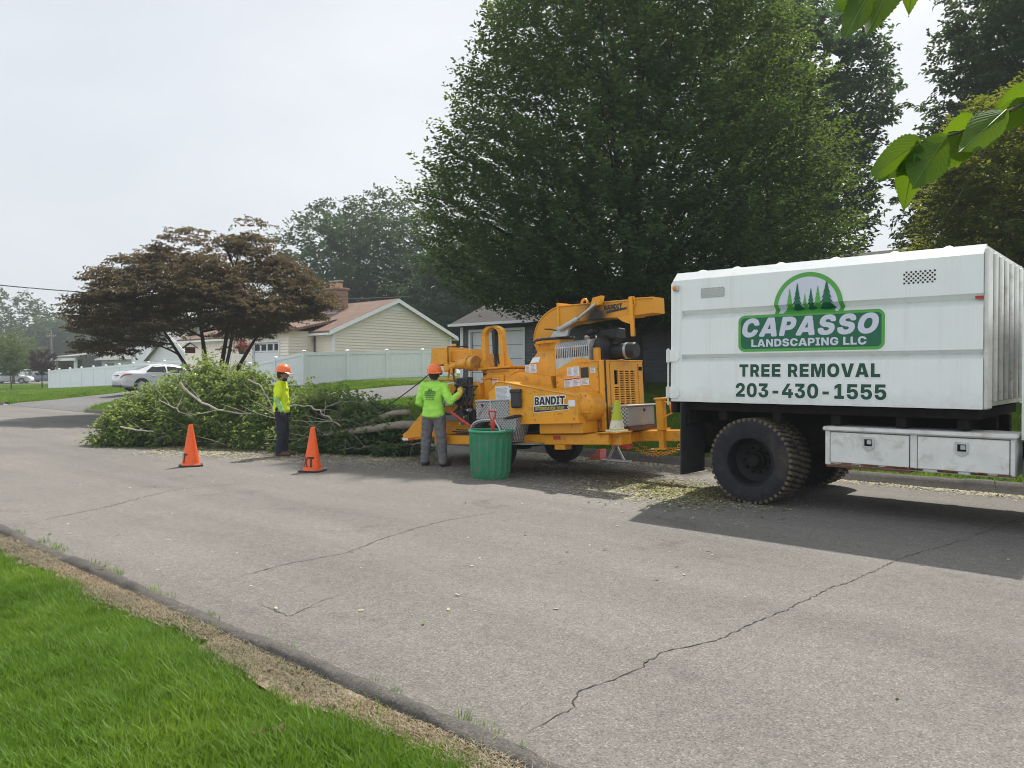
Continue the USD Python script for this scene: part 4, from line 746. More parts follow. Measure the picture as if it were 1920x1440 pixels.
pads += [(-0.55, 0.2, 6.95, 0.2), (-0.2, -0.1, 6.8, 0.2), (-0.9, 0, 6.75, .2), (1.55, 0.1, 7.25, 0.4), (1.9, -0.1, 7.1, .4), (1.4, 0.2, 6.75, .4), (1.7, 0.1, 6.6, .4), (1.1, 0, 6.6, .4), (-0.6, 0.2, 6.5, .2)]
pads = np.array(pads); n = len(pads); P0 = np.repeat(pads[:, :3], 12, 0); out = unit(np.c_[pads[:, :2], np.zeros(n)] + 1e-6)
ang = rg.random(len(P0)) * 6.283; D = np.c_[np.cos(ang), np.sin(ang), rg.normal(size=len(P0)) * 0.12] + np.repeat(out, 12, 0) * 0.8
P1 = P0 + np.c_[np.cos(ang), np.sin(ang), 0 * ang] * (rg.random(len(P0)) * 0.55)[:, None] + np.c_[0 * ang, 0 * ang, rg.normal(size=len(P0)) * 0.07]; rr = np.linalg.norm(P1[:, :2] - P0[:, :2], axis=1); P1[:, 2] -= rr * 0.25
part(jm, "crown", sprays(P1, D, 12, 0.36, 0.115, rg, up=0.8, flat=0.45, droop=0.35, ratio=0.5, jitter=0.5), "leaf_maple")
st = []; ends = pads[rg.choice(n, 60, replace=False)]
stems = [([0.05, 0, -0.2], [-0.25, 0.1, 0.9], [-1.1, 0.2, 1.9], [-2.2, 0, 3.9], 0.11), ([0.1, 0, -0.2], [0.05, 0.1, 1.2], [-0.1, 0.0, 2.5], [-0.7, 0.3, 5.2], 0.13), ([0.15, 0.1, -0.2], [0.45, 0.1, 1.3], [0.7, 0.2, 2.4], [1.0, 0.2, 5.3], 0.14), ([0.3, 0, -0.2], [0.9, -0.1, 1.0], [1.5, 0, 2.2], [2.6, 0.2, 3.9], 0.12), ([0.2, -0.1, -0.2], [0.8, -0.3, 1.2], [1.25, -0.6, 2.4], [1.6, -1.2, 4.6], 0.10), ([0, 0.1, -0.2], [-0.2, 0.5, 1.2], [-0.6, 1.0, 2.4], [-1.0, 1.8, 4.6], 0.10)]
paths = []
for s in stems: pth = bez(*s[:4], n=12); paths.append((pth, s[4])); st.append(tube(pth, np.linspace(s[4], 0.035, 12), 8))
part(jm, "trunk", cat(st), "bark_dark", smooth=True)
lm = []
for e in ends:
    best = min(((np.linalg.norm(p[q] - e[:3]) + abs(q - 7) * 0.1, p, q, r) for p, r in paths for q in range(4, 12)), key=lambda x: x[0]); s = best[1][best[2]]
    lm.append(tube(bez(s, (s + e[:3]) / 2 + np.array([0, 0, 0.25]), e[:3], n=6), np.linspace(0.04, 0.01, 6), 5, caps=False))
part(jm, "limbs", cat(lm), "bark_dark", smooth=True)

# ------------------------------------------------------------------ poles and wires
def pole(name, label, x, d, h, r=0.14):
    X, Y, z = at_px(x, d); t = thing(name, label, "utility pole", (X, Y, z), -20)
    part(t, "shaft", tube([(0, 0, -0.3), (0, 0, h)], [r, r * 0.65], 8), "wood_pole"); part(t, "crossarm", box(-1.0, 1.0, -0.06, 0.06, h - 1.1, h - 0.98), "wood_pole")
    for q in (-0.9, 0.9, -0.4, 0.4): part(t, "insulator", lathe([(0, 0), (0.05, 0), (0.07, 0.08), (0.04, 0.16), (0, 0.16)], 8).apply_translation((q, 0, h - 0.98)), "galvanised")
pole("utility_pole", "grey wooden utility pole in front of the distant trees", 97, 118, 8.0); pole("utility_pole", "fainter utility pole behind the light green tree", 18, 150, 11.0)
def wire(label, p, q, sag, r):
    t = np.linspace(0, 1, 24)[:, None]; P = np.array(p) * (1 - t) + np.array(q) * t; P[:, 2] -= sag * 4 * (t * (1 - t))[:, 0]; lone("overhead_wire", tube(P, r, 5), "wire", label, "overhead wire")
wire("thick overhead wire crossing above the reddish maple", (-48, 46, 9.2), (-8, 60, 3.6 + 4.0), 1.3, 0.035)
wire("thin faint overhead wire just above the distant trees", (-90, 92, 11.0), (-40, 96, 8.5), 0.6, 0.03)

# ================================================================== CHIP TRUCK
TRX, TRB = -4.1, 10.27
truck = thing("chip_truck", "white chip truck with green company lettering parked along the far kerb", "truck", W(TRX, TRB, 0.0), ROADROT)
PZ = np.array([1.25, 1.765, 1.825, 1.865, 2.316, 2.385, 2.44, 2.84, 2.95]); PY = np.array([-1.22, -1.22, -1.145, -1.22, -1.22, -1.145, -1.22, -1.22, -1.11])
def side_panel(x0, x1, groove, s=1):
    py = PY if groove else np.where(np.abs(PY + 1.145) < 1e-6, -1.22, PY); inner = [(-1.05, 2.95), (-1.05, 1.25)]
    m = extr(sg.Polygon([(y, z) for y, z in zip(py, PZ)] + inner), x1 - x0); m = face_x(m, x0)
    if s < 0: v = m.vertices.copy(); v[:, 1] *= -1; m = TM(v, m.faces[:, ::-1])
    return m
part(truck, "side_panel", cat([side_panel(-0.93, 2.50, True), side_panel(-1.06, -0.93, False)]), "white_paint")
part(truck, "side_panel", cat([side_panel(-0.93, 2.50, True, -1), side_panel(-1.06, -0.93, False, -1)]), "white_paint")
e1 = hull([(-1.10, -1.20, 1.25), (-1.10, -1.05, 1.25), (-1.06, -1.22, 1.25), (-1.06, -1.05, 1.25), (-1.10, -1.20, 2.80), (-1.06, -1.22, 2.84), (-1.06, -1.05, 2.95), (-1.09, -1.05, 2.93), (-1.06, -1.11, 2.95)])
e2 = e1.copy(); e2.vertices[:, 1] *= -1; e2.faces = e2.faces[:, ::-1]; part(truck, "corner_post", e1, "white_paint"); part(truck, "corner_post", e2, "white_paint")
part(truck, "front_panel", box(2.47, 2.502, -1.045, 1.22, 1.27, 2.94), "front_dirty")
fp = [box(2.503, 2.54, -1.215, -0.95, 1.25, 2.90, c=0.012)]
part(truck, "front_corner", fp[0], "front_dirty")
for y in (-0.72, -0.40, -0.08, 0.24, 0.56, 0.88, 1.16): part(truck, "front_rib", box(2.503, 2.545, y - 0.03, y + 0.03, 1.32, 2.90, c=0.012), "white_dirty")
part(truck, "roof", cat([box(-1.05, 2.46, -1.04, 1.04, 2.90, 2.94)]), "white_paint")
for x in (-0.72, -0.24, 0.33, 0.98, 1.62, 2.15): part(truck, "roof_bow", hull([(x - 0.05, -1.09, 2.952), (x + 0.05, -1.09, 2.952), (x - 0.015, -1.06, 2.974), (x + 0.015, -1.06, 2.974), (x - 0.05, 1.09, 2.952), (x + 0.05, 1.09, 2.952), (x - 0.015, 1.06, 2.974), (x + 0.015, 1.06, 2.974)]), "white_dirty")
for y0, y1 in ((-1.045, -0.01), (0.01, 1.045)): part(truck, "rear_door", box(-1.085, -1.045, y0, y1, 1.27, 2.92, c=0.01), "white_dirty")
for z0, z1 in ((1.765, 1.935), (1.295, 1.44)):
    hg = part(truck, "hinge", cat([cyl((-1.135, -1.21, z0), (-1.135, -1.21, z1), 0.03, 10), box(-1.13, -1.08, -1.225, -1.19, z0 + 0.02, z1 - 0.02)]), "white_dirty")
    ct = (z0 + z1) / 2; part(hg, "hinge_plate", face_y(extr(sg.Polygon([(-1.10, ct - 0.075), (-1.0, ct - 0.075), (-0.955, ct - 0.03), (-0.955, ct + 0.03), (-1.0, ct + 0.075), (-1.10, ct + 0.075)]), 0.008), -1.221), "white_paint")
part(truck, "hinge_rod", cyl((-1.135, -1.21, 1.2), (-1.135, -1.21, 1.95), 0.012, 8), "white_dirty")
lp = part(truck, "marker_lamp", box(-1.045, -0.965, -1.262, -1.222, 2.70, 2.78, c=0.012), "galvanised"); part(lp, "lens", sph((-1.015, -1.262, 2.74), 0.032, 2, (1, 0.5, 1)), "amber", smooth=True)
part(truck, "reflector", box(2.42, 2.495, -1.185, -1.178, 2.385, 2.435), "red_paint")
for x0, x1, z0, z1, k1, k2 in ((-0.655, -0.325, 2.585, 2.715, 16, 7), (1.745, 2.065, 2.58, 2.72, 14, 6)):
    h = []
    for i in range(k1):
        for j in range(k2):
            if (i + j) % 2 == 0: h.append(box(x0 + (i + 0.1) * (x1 - x0) / k1, x0 + (i + 0.9) * (x1 - x0) / k1, -1.2225, -1.215, z0 + (j + 0.1) * (z1 - z0) / k2, z0 + (j + 0.9) * (z1 - z0) / k2))
    part(truck, "perforated_vent", cat(h), "black_print")
part(truck, "underbody", cat([box(-1.0, 2.45, -1.12, 1.12, 1.14, 1.248), box(-1.0, 2.5, -0.48, -0.32, 0.82, 1.14), box(-1.0, 2.5, 0.32, 0.48, 0.82, 1.14), box(-0.95, -0.85, -1.15, 1.15, 0.95, 1.14)] + [box(x - 0.05, x + 0.05, -1.1, 1.1, 1.02, 1.14) for x in (-0.4, 0.3, 1.0, 1.7, 2.3)]), "undercarriage")
part(truck, "chassis_rail", cat([box(-1.05, 5.3, -0.46, -0.36, 0.62, 0.82), box(-1.05, 5.3, 0.36, 0.46, 0.62, 0.82), box(-1.1, -1.0, -0.6, 0.6, 0.5, 0.9)]), "undercarriage")
part(truck, "rear_axle", cat([cyl((0, -0.9, 0.53), (0, 0.9, 0.53), 0.08, 12), sph((0, 0, 0.53), 0.24, 2, (1, 0.8, 1)), cyl((0.2, 0, 0.55), (2.6, 0, 0.7), 0.06, 10)] + [tube(bez((-0.7, y, 0.72), (0, y, 0.45), (0.7, y, 0.72), n=8), 0.05, 6) for y in (-0.5, 0.5)]), "undercarriage")
part(truck, "mud_flap", box(-0.92, -0.905, -1.27, -0.62, 0.29, 1.235), "black_paint"); part(truck, "mud_flap", box(-0.92, -0.905, 0.62, 1.22, 0.29, 1.235), "black_paint")
part(truck, "hitch", cat([box(-1.16, -1.08, -0.25, 0.25, 0.55, 0.85, c=0.02), box(-1.3, -1.14, -0.06, 0.06, 0.62, 0.74, c=0.02)]), "black_paint")
part(truck, "tail_lamp", box(-1.115, -1.09, -1.18, -0.95, 1.12, 1.22), "tail_red"); part(truck, "tail_lamp", box(-1.115, -1.09, 0.95, 1.18, 1.12, 1.22), "tail_red")
part(truck, "rear_sill", box(-1.105, -1.02, -1.18, 1.18, 1.10, 1.24), "undercarriage")
# wheels
TYRE = [(0.29, -0.125), (0.335, -0.142), (0.42, -0.152), (0.485, -0.145), (0.515, -0.12), (0.518, 0.0), (0.515, 0.12), (0.485, 0.145), (0.42, 0.152), (0.335, 0.142), (0.29, 0.125), (0.29, -0.125)]
def tread(R, hw_, n, dx=0.02):
    out = []
    for i in range(n):
        t = i * 2 * np.pi / n; b_ = 0.62 * 2 * np.pi * R / n
        for s in (-1, 1):
            m = box(-b_ / 2, b_ / 2, min(s * 0.045, s * hw_), max(s * 0.045, s * hw_), R - 0.045, R + dx, c=0.006); m.vertices[:, 0] += 0.25 * s * (np.abs(m.vertices[:, 1]) - 0.1); rotm(m, t + (0.5 * 2 * np.pi / n if s > 0 else 0), [0, 1, 0]); out.append(m)
        m = box(-b_ / 2, b_ / 2, -0.03, 0.03, R - 0.02, R + dx * 0.8, c=0.004); out.append(rotm(m, t + 0.25 * 2 * np.pi / n, [0, 1, 0]))
    return cat(out)
def truck_wheel(x, y, outer, z=0.53, R=0.515):
    s = -1 if y < 0 else 1
    w = part(truck, "wheel", lathe([(0.0, 0.03), (0.26, 0.03), (0.275, 0.0), (0.275, 0.12), (0.295, 0.135), (0.302, 0.13), (0.295, 0.115), (0.29, -0.125), (0.26, -0.12), (0.26, -0.02), (0.0, -0.02)] if not outer else [(0.0, -0.09), (0.19, -0.09), (0.225, -0.07), (0.262, -0.05), (0.272, 0.0), (0.276, 0.12), (0.29, 0.142), (0.302, 0.142), (0.302, 0.125), (0.29, 0.11), (0.29, -0.125), (0.27, -0.12), (0.24, -0.11), (0.0, -0.11)], 40, "y") if s > 0 else lathe([(r, -q) for r, q in ([(0.0, -0.09), (0.19, -0.09), (0.225, -0.07), (0.262, -0.05), (0.272, 0.0), (0.276, 0.12), (0.29, 0.142), (0.302, 0.142), (0.302, 0.125), (0.29, 0.11), (0.29, -0.125), (0.27, -0.12), (0.24, -0.11), (0.0, -0.11)] if outer else [(0.0, 0.03), (0.26, 0.03), (0.275, 0.12), (0.302, 0.13), (0.29, -0.125), (0.26, -0.12), (0.0, -0.02)])][::-1], 40, "y"), "wheel_black", smooth=35)
    p = stage.GetPrimAtPath(w); UsdGeom.Xformable(p).AddTranslateOp().Set(Gf.Vec3d(x, y, z))
    part(w, "tyre", lathe(TYRE, 56, "y"), "rubber_muddy", smooth=40); part(w, "tread", tread(R, 0.135, 46), "mud_tread")
    if outer:
        part(w, "hub", cat([lathe([(0, 0.05), (0.075, 0.05), (0.085, 0.035), (0.095, -0.02), (0.12, -0.03), (0.12, -0.09)][::-1] if s > 0 else [(0, -0.05), (0.075, -0.05), (0.085, -0.035), (0.095, 0.02), (0.12, 0.03), (0.12, 0.09)], 20, "y")] + [cyl((0.155 * math.cos(t), s * -0.09, 0.155 * math.sin(t)), (0.155 * math.cos(t), s * -0.045, 0.155 * math.sin(t)), 0.016, 6) for t in np.arange(10) * 0.6283]), "undercarriage", smooth=35)
for s in (-1, 1): truck_wheel(0, s * 1.065, True); truck_wheel(0, s * 0.72, False); 
for s in (-1, 1): truck_wheel(4.55, s * 1.0, True)
# side tool box
part(truck, "tool_box", cat([box(0.92, 2.78, -1.205, -0.72, 0.565, 0.965, c=0.01)]), "white_dirty")
part(truck, "tool_box_lid", box(0.90, 2.80, -1.235, -0.70, 0.962, 1.01, c=0.012), "white_dirty")
for x0, x1 in ((0.985, 1.815), (1.90, 2.735)):
    dr = part(truck, "tool_box_door", box(x0, x1, -1.222, -1.207, 0.60, 0.945, c=0.006), "white_dirty")
    xc = (x0 + x1) / 2 + 0.0; lt = part(dr, "latch", face_y(extr(sg.Polygon([(xc - 0.055, 0.80), (xc, 0.765), (xc + 0.055, 0.80), (xc + 0.055, 0.90), (xc - 0.055, 0.90)]).buffer(0.008), 0.008), -1.223), "galvanised")
    part(dr, "seam", cat([box(x0 - 0.008, x1 + 0.008, -1.2085, -1.2055, 0.946, 0.953), box(x0 - 0.008, x0 - 0.001, -1.2085, -1.2055, 0.60, 0.946), box(x1 + 0.001, x1 + 0.008, -1.2085, -1.2055, 0.60, 0.946)]), "black_print")
    part(dr, "latch_recess", box(xc - 0.04, xc + 0.04, -1.2335, -1.2315, 0.81, 0.885), "undercarriage"); part(dr, "latch_handle", box(xc - 0.012, xc + 0.035, -1.240, -1.2336, 0.83, 0.875, c=0.003), "steel")
rs = []
rgx = np.random.default_rng(5)
for i in range(46):
    x = rgx.uniform(0.98, 2.74); rs.append(box(x, x + rgx.uniform(0.02, 0.12), -1.2245, -1.21, 0.578, 0.578 + rgx.uniform(0.006, 0.028)))
part(truck, "rust_edge", cat(rs), "rust", kind="stuff"); part(truck, "rusty_sill", box(0.94, 1.83, -1.215, -1.0, 0.545, 0.566), "rust")
part(truck, "fuel_tank", cat([rotm(lathe([(0, -0.02), (0.17, -0.02), (0.2, 0.0), (0.2, 1.1), (0.17, 1.12), (0, 1.12)], 28), np.pi / 2, [0, 1, 0]).apply_translation((2.86, -1.0, 0.63))]), "car_blue", smooth=35)
# cab
cabp = sg.Polygon([(2.82, 0.95), (2.82, 2.28), (2.90, 2.42), (3.10, 2.48), (4.20, 2.46), (4.62, 1.72), (4.62, 0.95)])
part(truck, "cab", plate_xz(list(cabp.exterior.coords)[:-1], -1.10, 1.10), "white_paint")
for y0, y1 in ((-1.112, -1.102), (1.102, 1.112)):
    d_ = part(truck, "cab_door", plate_xz([(3.2, 1.0), (3.2, 2.36), (4.12, 2.36), (4.48, 1.72), (4.48, 1.0)], y0, y1), "white_paint"); yw = y0 - 0.004 if y0 < 0 else y1
    part(d_, "window", plate_xz([(3.28, 1.74), (3.28, 2.29), (4.06, 2.29), (4.37, 1.74)], yw, yw + 0.004), "dark_room"); part(d_, "handle", box(3.26, 3.42, yw - 0.012 if y0 < 0 else yw + 0.004, yw if y0 < 0 else yw + 0.016, 1.5, 1.54), "steel")
part(truck, "windshield", hull([(4.625, -0.95, 1.76), (4.625, 0.95, 1.76), (4.25, 0.9, 2.40), (4.25, -0.9, 2.40), (4.63, -0.95, 1.76), (4.63, 0.95, 1.76), (4.26, 0.9, 2.40), (4.26, -0.9, 2.40)]), "dark_room")
part(truck, "hood", hull([(4.62, -0.80, 0.85), (4.62, 0.80, 0.85), (4.62, -0.78, 1.66), (4.62, 0.78, 1.66), (4.62, -0.6, 1.72), (4.62, 0.6, 1.72), (5.95, -0.62, 0.75), (5.95, 0.62, 0.75), (5.98, -0.60, 1.42), (5.98, 0.60, 1.42), (5.9, -0.5, 1.56), (5.9, 0.5, 1.56)]), "white_paint", smooth=30)
part(truck, "grille", box(5.975, 6.0, -0.48, 0.48, 0.85, 1.38, c=0.01), "black_paint")
for s in (-1, 1):
    fa = [(4.55 + 0.70 * math.cos(t), 0.55 + 0.70 * math.sin(t)) for t in np.linspace(0.05, np.pi - 0.05, 14)]; fi = [(4.55 + 0.62 * math.cos(t), 0.55 + 0.62 * math.sin(t)) for t in np.linspace(np.pi - 0.05, 0.05, 14)]
    part(truck, "fender", plate_xz(fa + fi, min(s * 0.72, s * 1.16), max(s * 0.72, s * 1.16)), "white_paint"); part(truck, "headlight", box(5.9, 6.01, min(s * 0.52, s * 0.72), max(s * 0.52, s * 0.72), 1.0, 1.2, c=0.02), "sign_white")
part(truck, "bumper", box(6.02, 6.16, -1.15, 1.15, 0.45, 0.74, c=0.03), "steel"); part(truck, "rear_window", box(2.81, 2.819, -0.7, 0.7, 1.7, 2.15), "dark_room")
part(truck, "side_step", box(2.90, 3.95, -1.10, -0.72, 0.42, 0.47), "diamond_plate")
# --- lettering on the side, laid on the ribbed panel
def decal(shape, eps, x_off=0.0):
    V, Fc, k = [], [], 0; cuts = [PZ[0] - 0.2, *PZ[1:-2], PZ[-2] + 0.05]; x0, _, x1, _ = shape.bounds
    for z0, z1 in zip(cuts[:-1], cuts[1:]):
        c = shape.intersection(shapely.box(x0 - 1, z0, x1 + 1, z1))
        for g in getattr(c, "geoms", [c]):
            if g.geom_type != "Polygon" or g.area < 1e-7: continue
            v, f = trimesh.creation.triangulate_polygon(g, engine="earcut"); v = np.asarray(v); f = np.asarray(f)
            V.append(np.c_[v[:, 0], np.interp(v[:, 1], PZ, PY) - eps, v[:, 1]]); Fc.append(f + k); k += len(v)
    m = TM(np.vstack(V), np.vstack(Fc)); nz = m.face_normals[:, 1]; m.faces[nz > 0] = m.faces[nz > 0][:, ::-1]; return m
rrect = lambda x0, x1, z0, z1, r: shapely.box(x0 + r, z0 + r, x1 - r, z1 - r).buffer(r, 12)
plate = rrect(-0.14, 1.565, 1.885, 2.335, 0.085); circ = sg.Point(0.715, 2.40).buffer(0.405, 48).intersection(shapely.box(0, 2.30, 2, 3)); ring_in = sg.Point(0.715, 2.40).buffer(0.352, 48).intersection(shapely.box(0, 2.30, 2, 3))
part(truck, "logo_outline", decal(unary_union([plate.buffer(0.014), circ.buffer(0.014)]).difference(unary_union([plate, circ])), 0.002), "sign_white")
part(truck, "logo_ring", decal(circ.difference(ring_in).difference(plate), 0.003), "sign_green"); part(truck, "logo_sky", decal(ring_in.difference(plate), 0.003), "sign_lilac")
part(truck, "logo_border", decal(plate.difference(plate.buffer(-0.034)), 0.003), "sign_green"); part(truck, "logo_panel", decal(plate.buffer(-0.034), 0.003), "sign_dark_green")
def fir(x, z0, z1, w):
    n = 5; h = z1 - z0; R, Lf = [], []
    for i in range(n):
        za = z0 + h * (0.04 + 0.84 * i / n); zb = z0 + h * (0.04 + 0.84 * (i + 1.25) / n); wa = w * (1 - i / (n + 0.25)) ; R += [(x + wa, za), (x + wa * 0.42, min(zb, z1))]; Lf += [(x - wa, za + h * 0.012), (x - wa * 0.42, min(zb, z1))]
    return sg.Polygon([(x - w * 0.3, z0)] + [(x + w * 0.3, z0)] + R + [(x, z1)] + Lf[::-1]).buffer(0)
ridge = ring_in.intersection(shapely.box(0, 2.3, 2, 2.385))
mound = sg.Polygon([(0.42, 2.33), (0.45, 2.40), (0.55, 2.385), (0.70, 2.37), (0.85, 2.38), (1.0, 2.395), (1.03, 2.33)]).intersection(ring_in)
for x, z0, z1, w, g in ((0.505, 2.37, 2.63, 0.055, 1), (0.595, 2.36, 2.69, 0.07, 0), (0.685, 2.37, 2.56, 0.042, 1), (0.755, 2.365, 2.62, 0.055, 0), (0.835, 2.37, 2.645, 0.06, 1), (0.935, 2.36, 2.70, 0.095, 0)):
    part(truck, "logo_tree", decal(fir(x, z0, z1, w).intersection(ring_in).difference(plate), 0.0045 if g else 0.0055), "sign_green" if g else "sign_dark_green")
part(truck, "logo_hill", decal(mound.difference(plate).difference(unary_union([fir(0.595, 2.36, 2.69, 0.07), fir(0.755, 2.365, 2.62, 0.055), fir(0.935, 2.36, 2.7, 0.095)])), 0.004), "sign_green")
cap = fit_shape(text_shape("CAPASSO", 0.2, 860, shear=0.22, spacing=0.09), -0.085, 1.50, 2.066, 2.294).buffer(-0.012).buffer(0.016)
part(truck, "lettering", decal(cap, 0.005), "sign_lilac", label="large white slanted company name")
def words(s, gap):
    gs = sorted(s.geoms, key=lambda g: g.bounds[0]); out = [[gs[0]]]; right = gs[0].bounds[2]
    for g in gs[1:]:
        if g.bounds[0] - right > gap: out.append([])
        out[-1].append(g); right = max(right, g.bounds[2])
    return [sg.MultiPolygon(o) if len(o) > 1 else o[0] for o in out]
for s in words(fit_shape(text_shape("LANDSCAPING LLC", 0.09, 850, spacing=0.04), 0.03, 1.375, 1.942, 2.036), 0.035): part(truck, "lettering", decal(s, 0.005), "sign_lilac", label="white word on the second line of the sign")
for txt, x0, x1, z0, z1, lab in (("TREE REMOVAL", -0.125, 1.52, 1.575, 1.735, "dark green service line"), ("203-430-1555", -0.172, 1.585, 1.325, 1.50, "dark green phone number")):
    s = fit_shape(text_shape(txt, 0.16, 880, spacing=0.10 if txt[0] == "T" else 0.07), x0, x1, z0, z1)
    part(truck, "lettering_outline", decal(s.buffer(0.011).difference(s), 0.002), "sign_white")
    for w_ in words(s, 0.06): part(truck, "lettering", decal(w_, 0.003), "sign_text_green", label=lab)

# ================================================================== WOOD CHIPPER
mk("chute_paint", {"tc": ("texture_coordinate", {}), "d": ("vector_math", {"math_type": "distance", "vector2": (1.62, -0.2, 2.40)}), "n": ("noise_texture", {"scale": 4.0, "detail": 4.0}), "nm": ("math", {"math_type": "multiply_add", "value2": 0.30, "value3": -0.15}), "ad": ("math", {"math_type": "add"}),
     "mr": ("map_range", {"from_min": 0.42, "from_max": 0.12, "clamp": True}), "mx": ("mix", {"mix_type": "mix", "color1": (0.70, 0.30, 0.014), "color2": (0.02, 0.014, 0.01)}), "p": ("principled_bsdf", {"roughness": 0.5})},
   [("tc.object", "d.vector1"), ("tc.object", "n.vector"), ("n.fac", "nm.value1"), ("d.value", "ad.value1"), ("nm.value", "ad.value2"), ("ad.value", "mr.value"), ("mr.result", "mx.fac"), ("mx.color", "p.base_color")], "p.BSDF")
C = thing("wood_chipper", "yellow wood chipper trailer with tall discharge chute hitched behind the white truck", "wood chipper", W(-8.6, 10.25, 0.0), ROADROT, roty=-3.4)
Y = "yellow_paint"
for y in (-0.85, 0.85): part(C, "frame_rail", box(-1.5, 2.25, y - 0.05, y + 0.05, 0.44, 0.60, c=0.012), Y)
part(C, "cross_member", cat([box(2.14, 2.26, -0.80, 0.80, 0.44, 0.60, c=0.012), box(0.9, 1.0, -0.8, 0.8, 0.46, 0.58), box(-0.9, -0.8, -0.8, 0.8, 0.46, 0.58)]), Y)
part(C, "tongue", box(1.3, 3.10, -0.09, 0.09, 0.44, 0.605, c=0.012), Y)
part(C, "tongue_bracket", cat([box(2.1, 2.4, -0.80, -0.52, 0.43, 0.612, c=0.01), box(2.06, 2.44, -0.95, -0.55, 0.613, 0.625)]), Y)
rng_ = trimesh.creation.torus(0.055, 0.022, major_sections=20, minor_sections=10); part(C, "pintle_ring", cat([rng_.apply_translation((3.18, 0, 0.52)), box(3.08, 3.13, -0.05, 0.05, 0.47, 0.57)]), "black_paint")
part(C, "deck_plate", box(1.0, 2.2, -0.8, 0.8, 0.602, 0.612), "yellow_dirty")
part(C, "axle", cat([cyl((0, -0.8, 0.40), (0, 0.8, 0.40), 0.06, 12), box(-0.5, 0.5, -0.75, -0.6, 0.36, 0.46), box(-0.5, 0.5, 0.6, 0.75, 0.36, 0.46)]), "undercarriage")
for s in (-1, 1):
    w = part(C, "wheel", lathe([(0, -0.04), (0.19, -0.04), (0.21, -0.10), (0.225, -0.11), (0.225, 0.11), (0.21, 0.10), (0.19, 0.03), (0, 0.03)], 28, "y"), "wheel_black", smooth=35); UsdGeom.Xformable(stage.GetPrimAtPath(w)).AddTranslateOp().Set(Gf.Vec3d(0.0, s * 0.92, 0.40))
    part(w, "tyre", lathe([(0.22, -0.11), (0.27, -0.125), (0.355, -0.125), (0.385, -0.105), (0.395, 0), (0.385, 0.105), (0.355, 0.125), (0.27, 0.125), (0.22, 0.11), (0.22, -0.11)], 40, "y"), "rubber", smooth=40)
# near fender: bright arch with tread plate flank
for s in (-1, 1):
    y0, y1 = (-1.20, -0.82) if s < 0 else (0.82, 1.20)
    arch = bez((-0.30, 0, 0.58), (-0.28, 0, 0.82), (-0.20, 0, 0.86), (0.0, 0, 0.865), (0.27, 0, 0.86), n=12); arch = [tuple(p) for p in arch]
    prof = [(p[0], p[2]) for p in arch]; inner = [(x * 0.97 + 0.01, z - 0.03) for x, z in prof[::-1]]
    f_ = part(C, "fender", plate_xz(prof + inner, y0, y1), "diamond_plate"); yy = y0 if s < 0 else y1
    part(f_, "fender_trim", tube([(p[0], yy, p[2]) for p in arch] + [(0.36, yy, 0.74), (0.42, yy, 0.56)], 0.018, 6), "galvanised", smooth=True)
    part(f_, "fender_end", plate_xz([(0.25, 0.86), (0.46, 0.85), (0.72, 0.88), (0.70, 0.72), (0.62, 0.50), (0.48, 0.50), (0.44, 0.62)], y0 + 0.02, y1 - 0.05), "diamond_plate")
    part(f_, "rubber_flap", hull([(0.45, y0 + 0.0, 0.86), (0.74, y0, 0.90), (0.74, y1 - 0.06, 0.90), (0.45, y1 - 0.06, 0.86), (0.5, y0, 0.895), (0.70, y0, 0.93), (0.70, y1 - 0.06, 0.93), (0.5, y1 - 0.06, 0.895)]), "black_paint")
    part(f_, "fender_step", box(0.42, 1.05, y0 + 0.05, y1 - 0.05, 0.455, 0.475), "diamond_plate")
# belt guard
gpoly = [(0.02, 1.28), (0.04, 1.34), (0.20, 1.465), (0.30, 1.47), (1.66, 1.215), (1.80, 1.185), (1.83, 1.10), (1.83, 0.79), (0.40, 0.79), (0.06, 0.86)]
bg = part(C, "belt_guard", plate_xz(gpoly, -1.05, -0.62), Y)
gb = sg.Polygon(gpoly).buffer(-0.02)
part(bg, "guard_flange", plate_xz([(0.02, 0.775), (1.85, 0.775), (1.85, 0.80), (0.02, 0.80)], -1.075, -0.62), Y); part(bg, "guard_base", plate_xz([(1.02, 0.62), (1.85, 0.62), (1.85, 0.775), (1.02, 0.775)], -0.98, -0.60), Y)
part(bg, "guard_edge", tube([(x, -1.052, z) for x, z in gpoly[1:7]], 0.012, 6), Y, smooth=True)
part(bg, "bolt", cat([cyl((x, -1.05, z), (x, -1.062, z), 0.014, 6) for x, z in ((0.6, 0.84), (1.0, 0.84), (1.4, 0.84), (1.75, 0.84), (0.5, 1.38), (1.0, 1.28), (1.5, 1.19))]), "yellow_dirty")
lb = part(bg, "manual_box", box(0.545, 0.755, -1.12, -1.052, 1.035, 1.325, c=0.025), "black_paint"); part(lb, "box_lid", box(0.54, 0.76, -1.128, -1.05, 1.27, 1.335, c=0.015), "black_paint")
def sheet(parent, name, x0, x1, z0, z1, y, mat, lines=0, pm_="grey_print", head=None):
    p = part(parent, name, box(x0, x1, y - 0.003, y, z0, z1), mat)
    if head: part(p, "heading", box(x0 + 0.006, x1 - 0.006, y - 0.0045, y - 0.003, z1 - (z1 - z0) * 0.2, z1 - 0.006), head)
    if lines:
        ms = []; rr_ = np.random.default_rng(int(abs(x0) * 1000)); top = z1 - (z1 - z0) * (0.24 if head else 0.08); h = (top - z0 - 0.01) / lines
        for i in range(lines): ms.append(box(x0 + 0.012, x0 + 0.012 + (x1 - x0 - 0.024) * rr_.uniform(0.6, 1.0), y - 0.0042, y - 0.003, top - (i + 0.75) * h, top - (i + 0.3) * h))
        part(p, "print_lines", cat(ms), pm_)
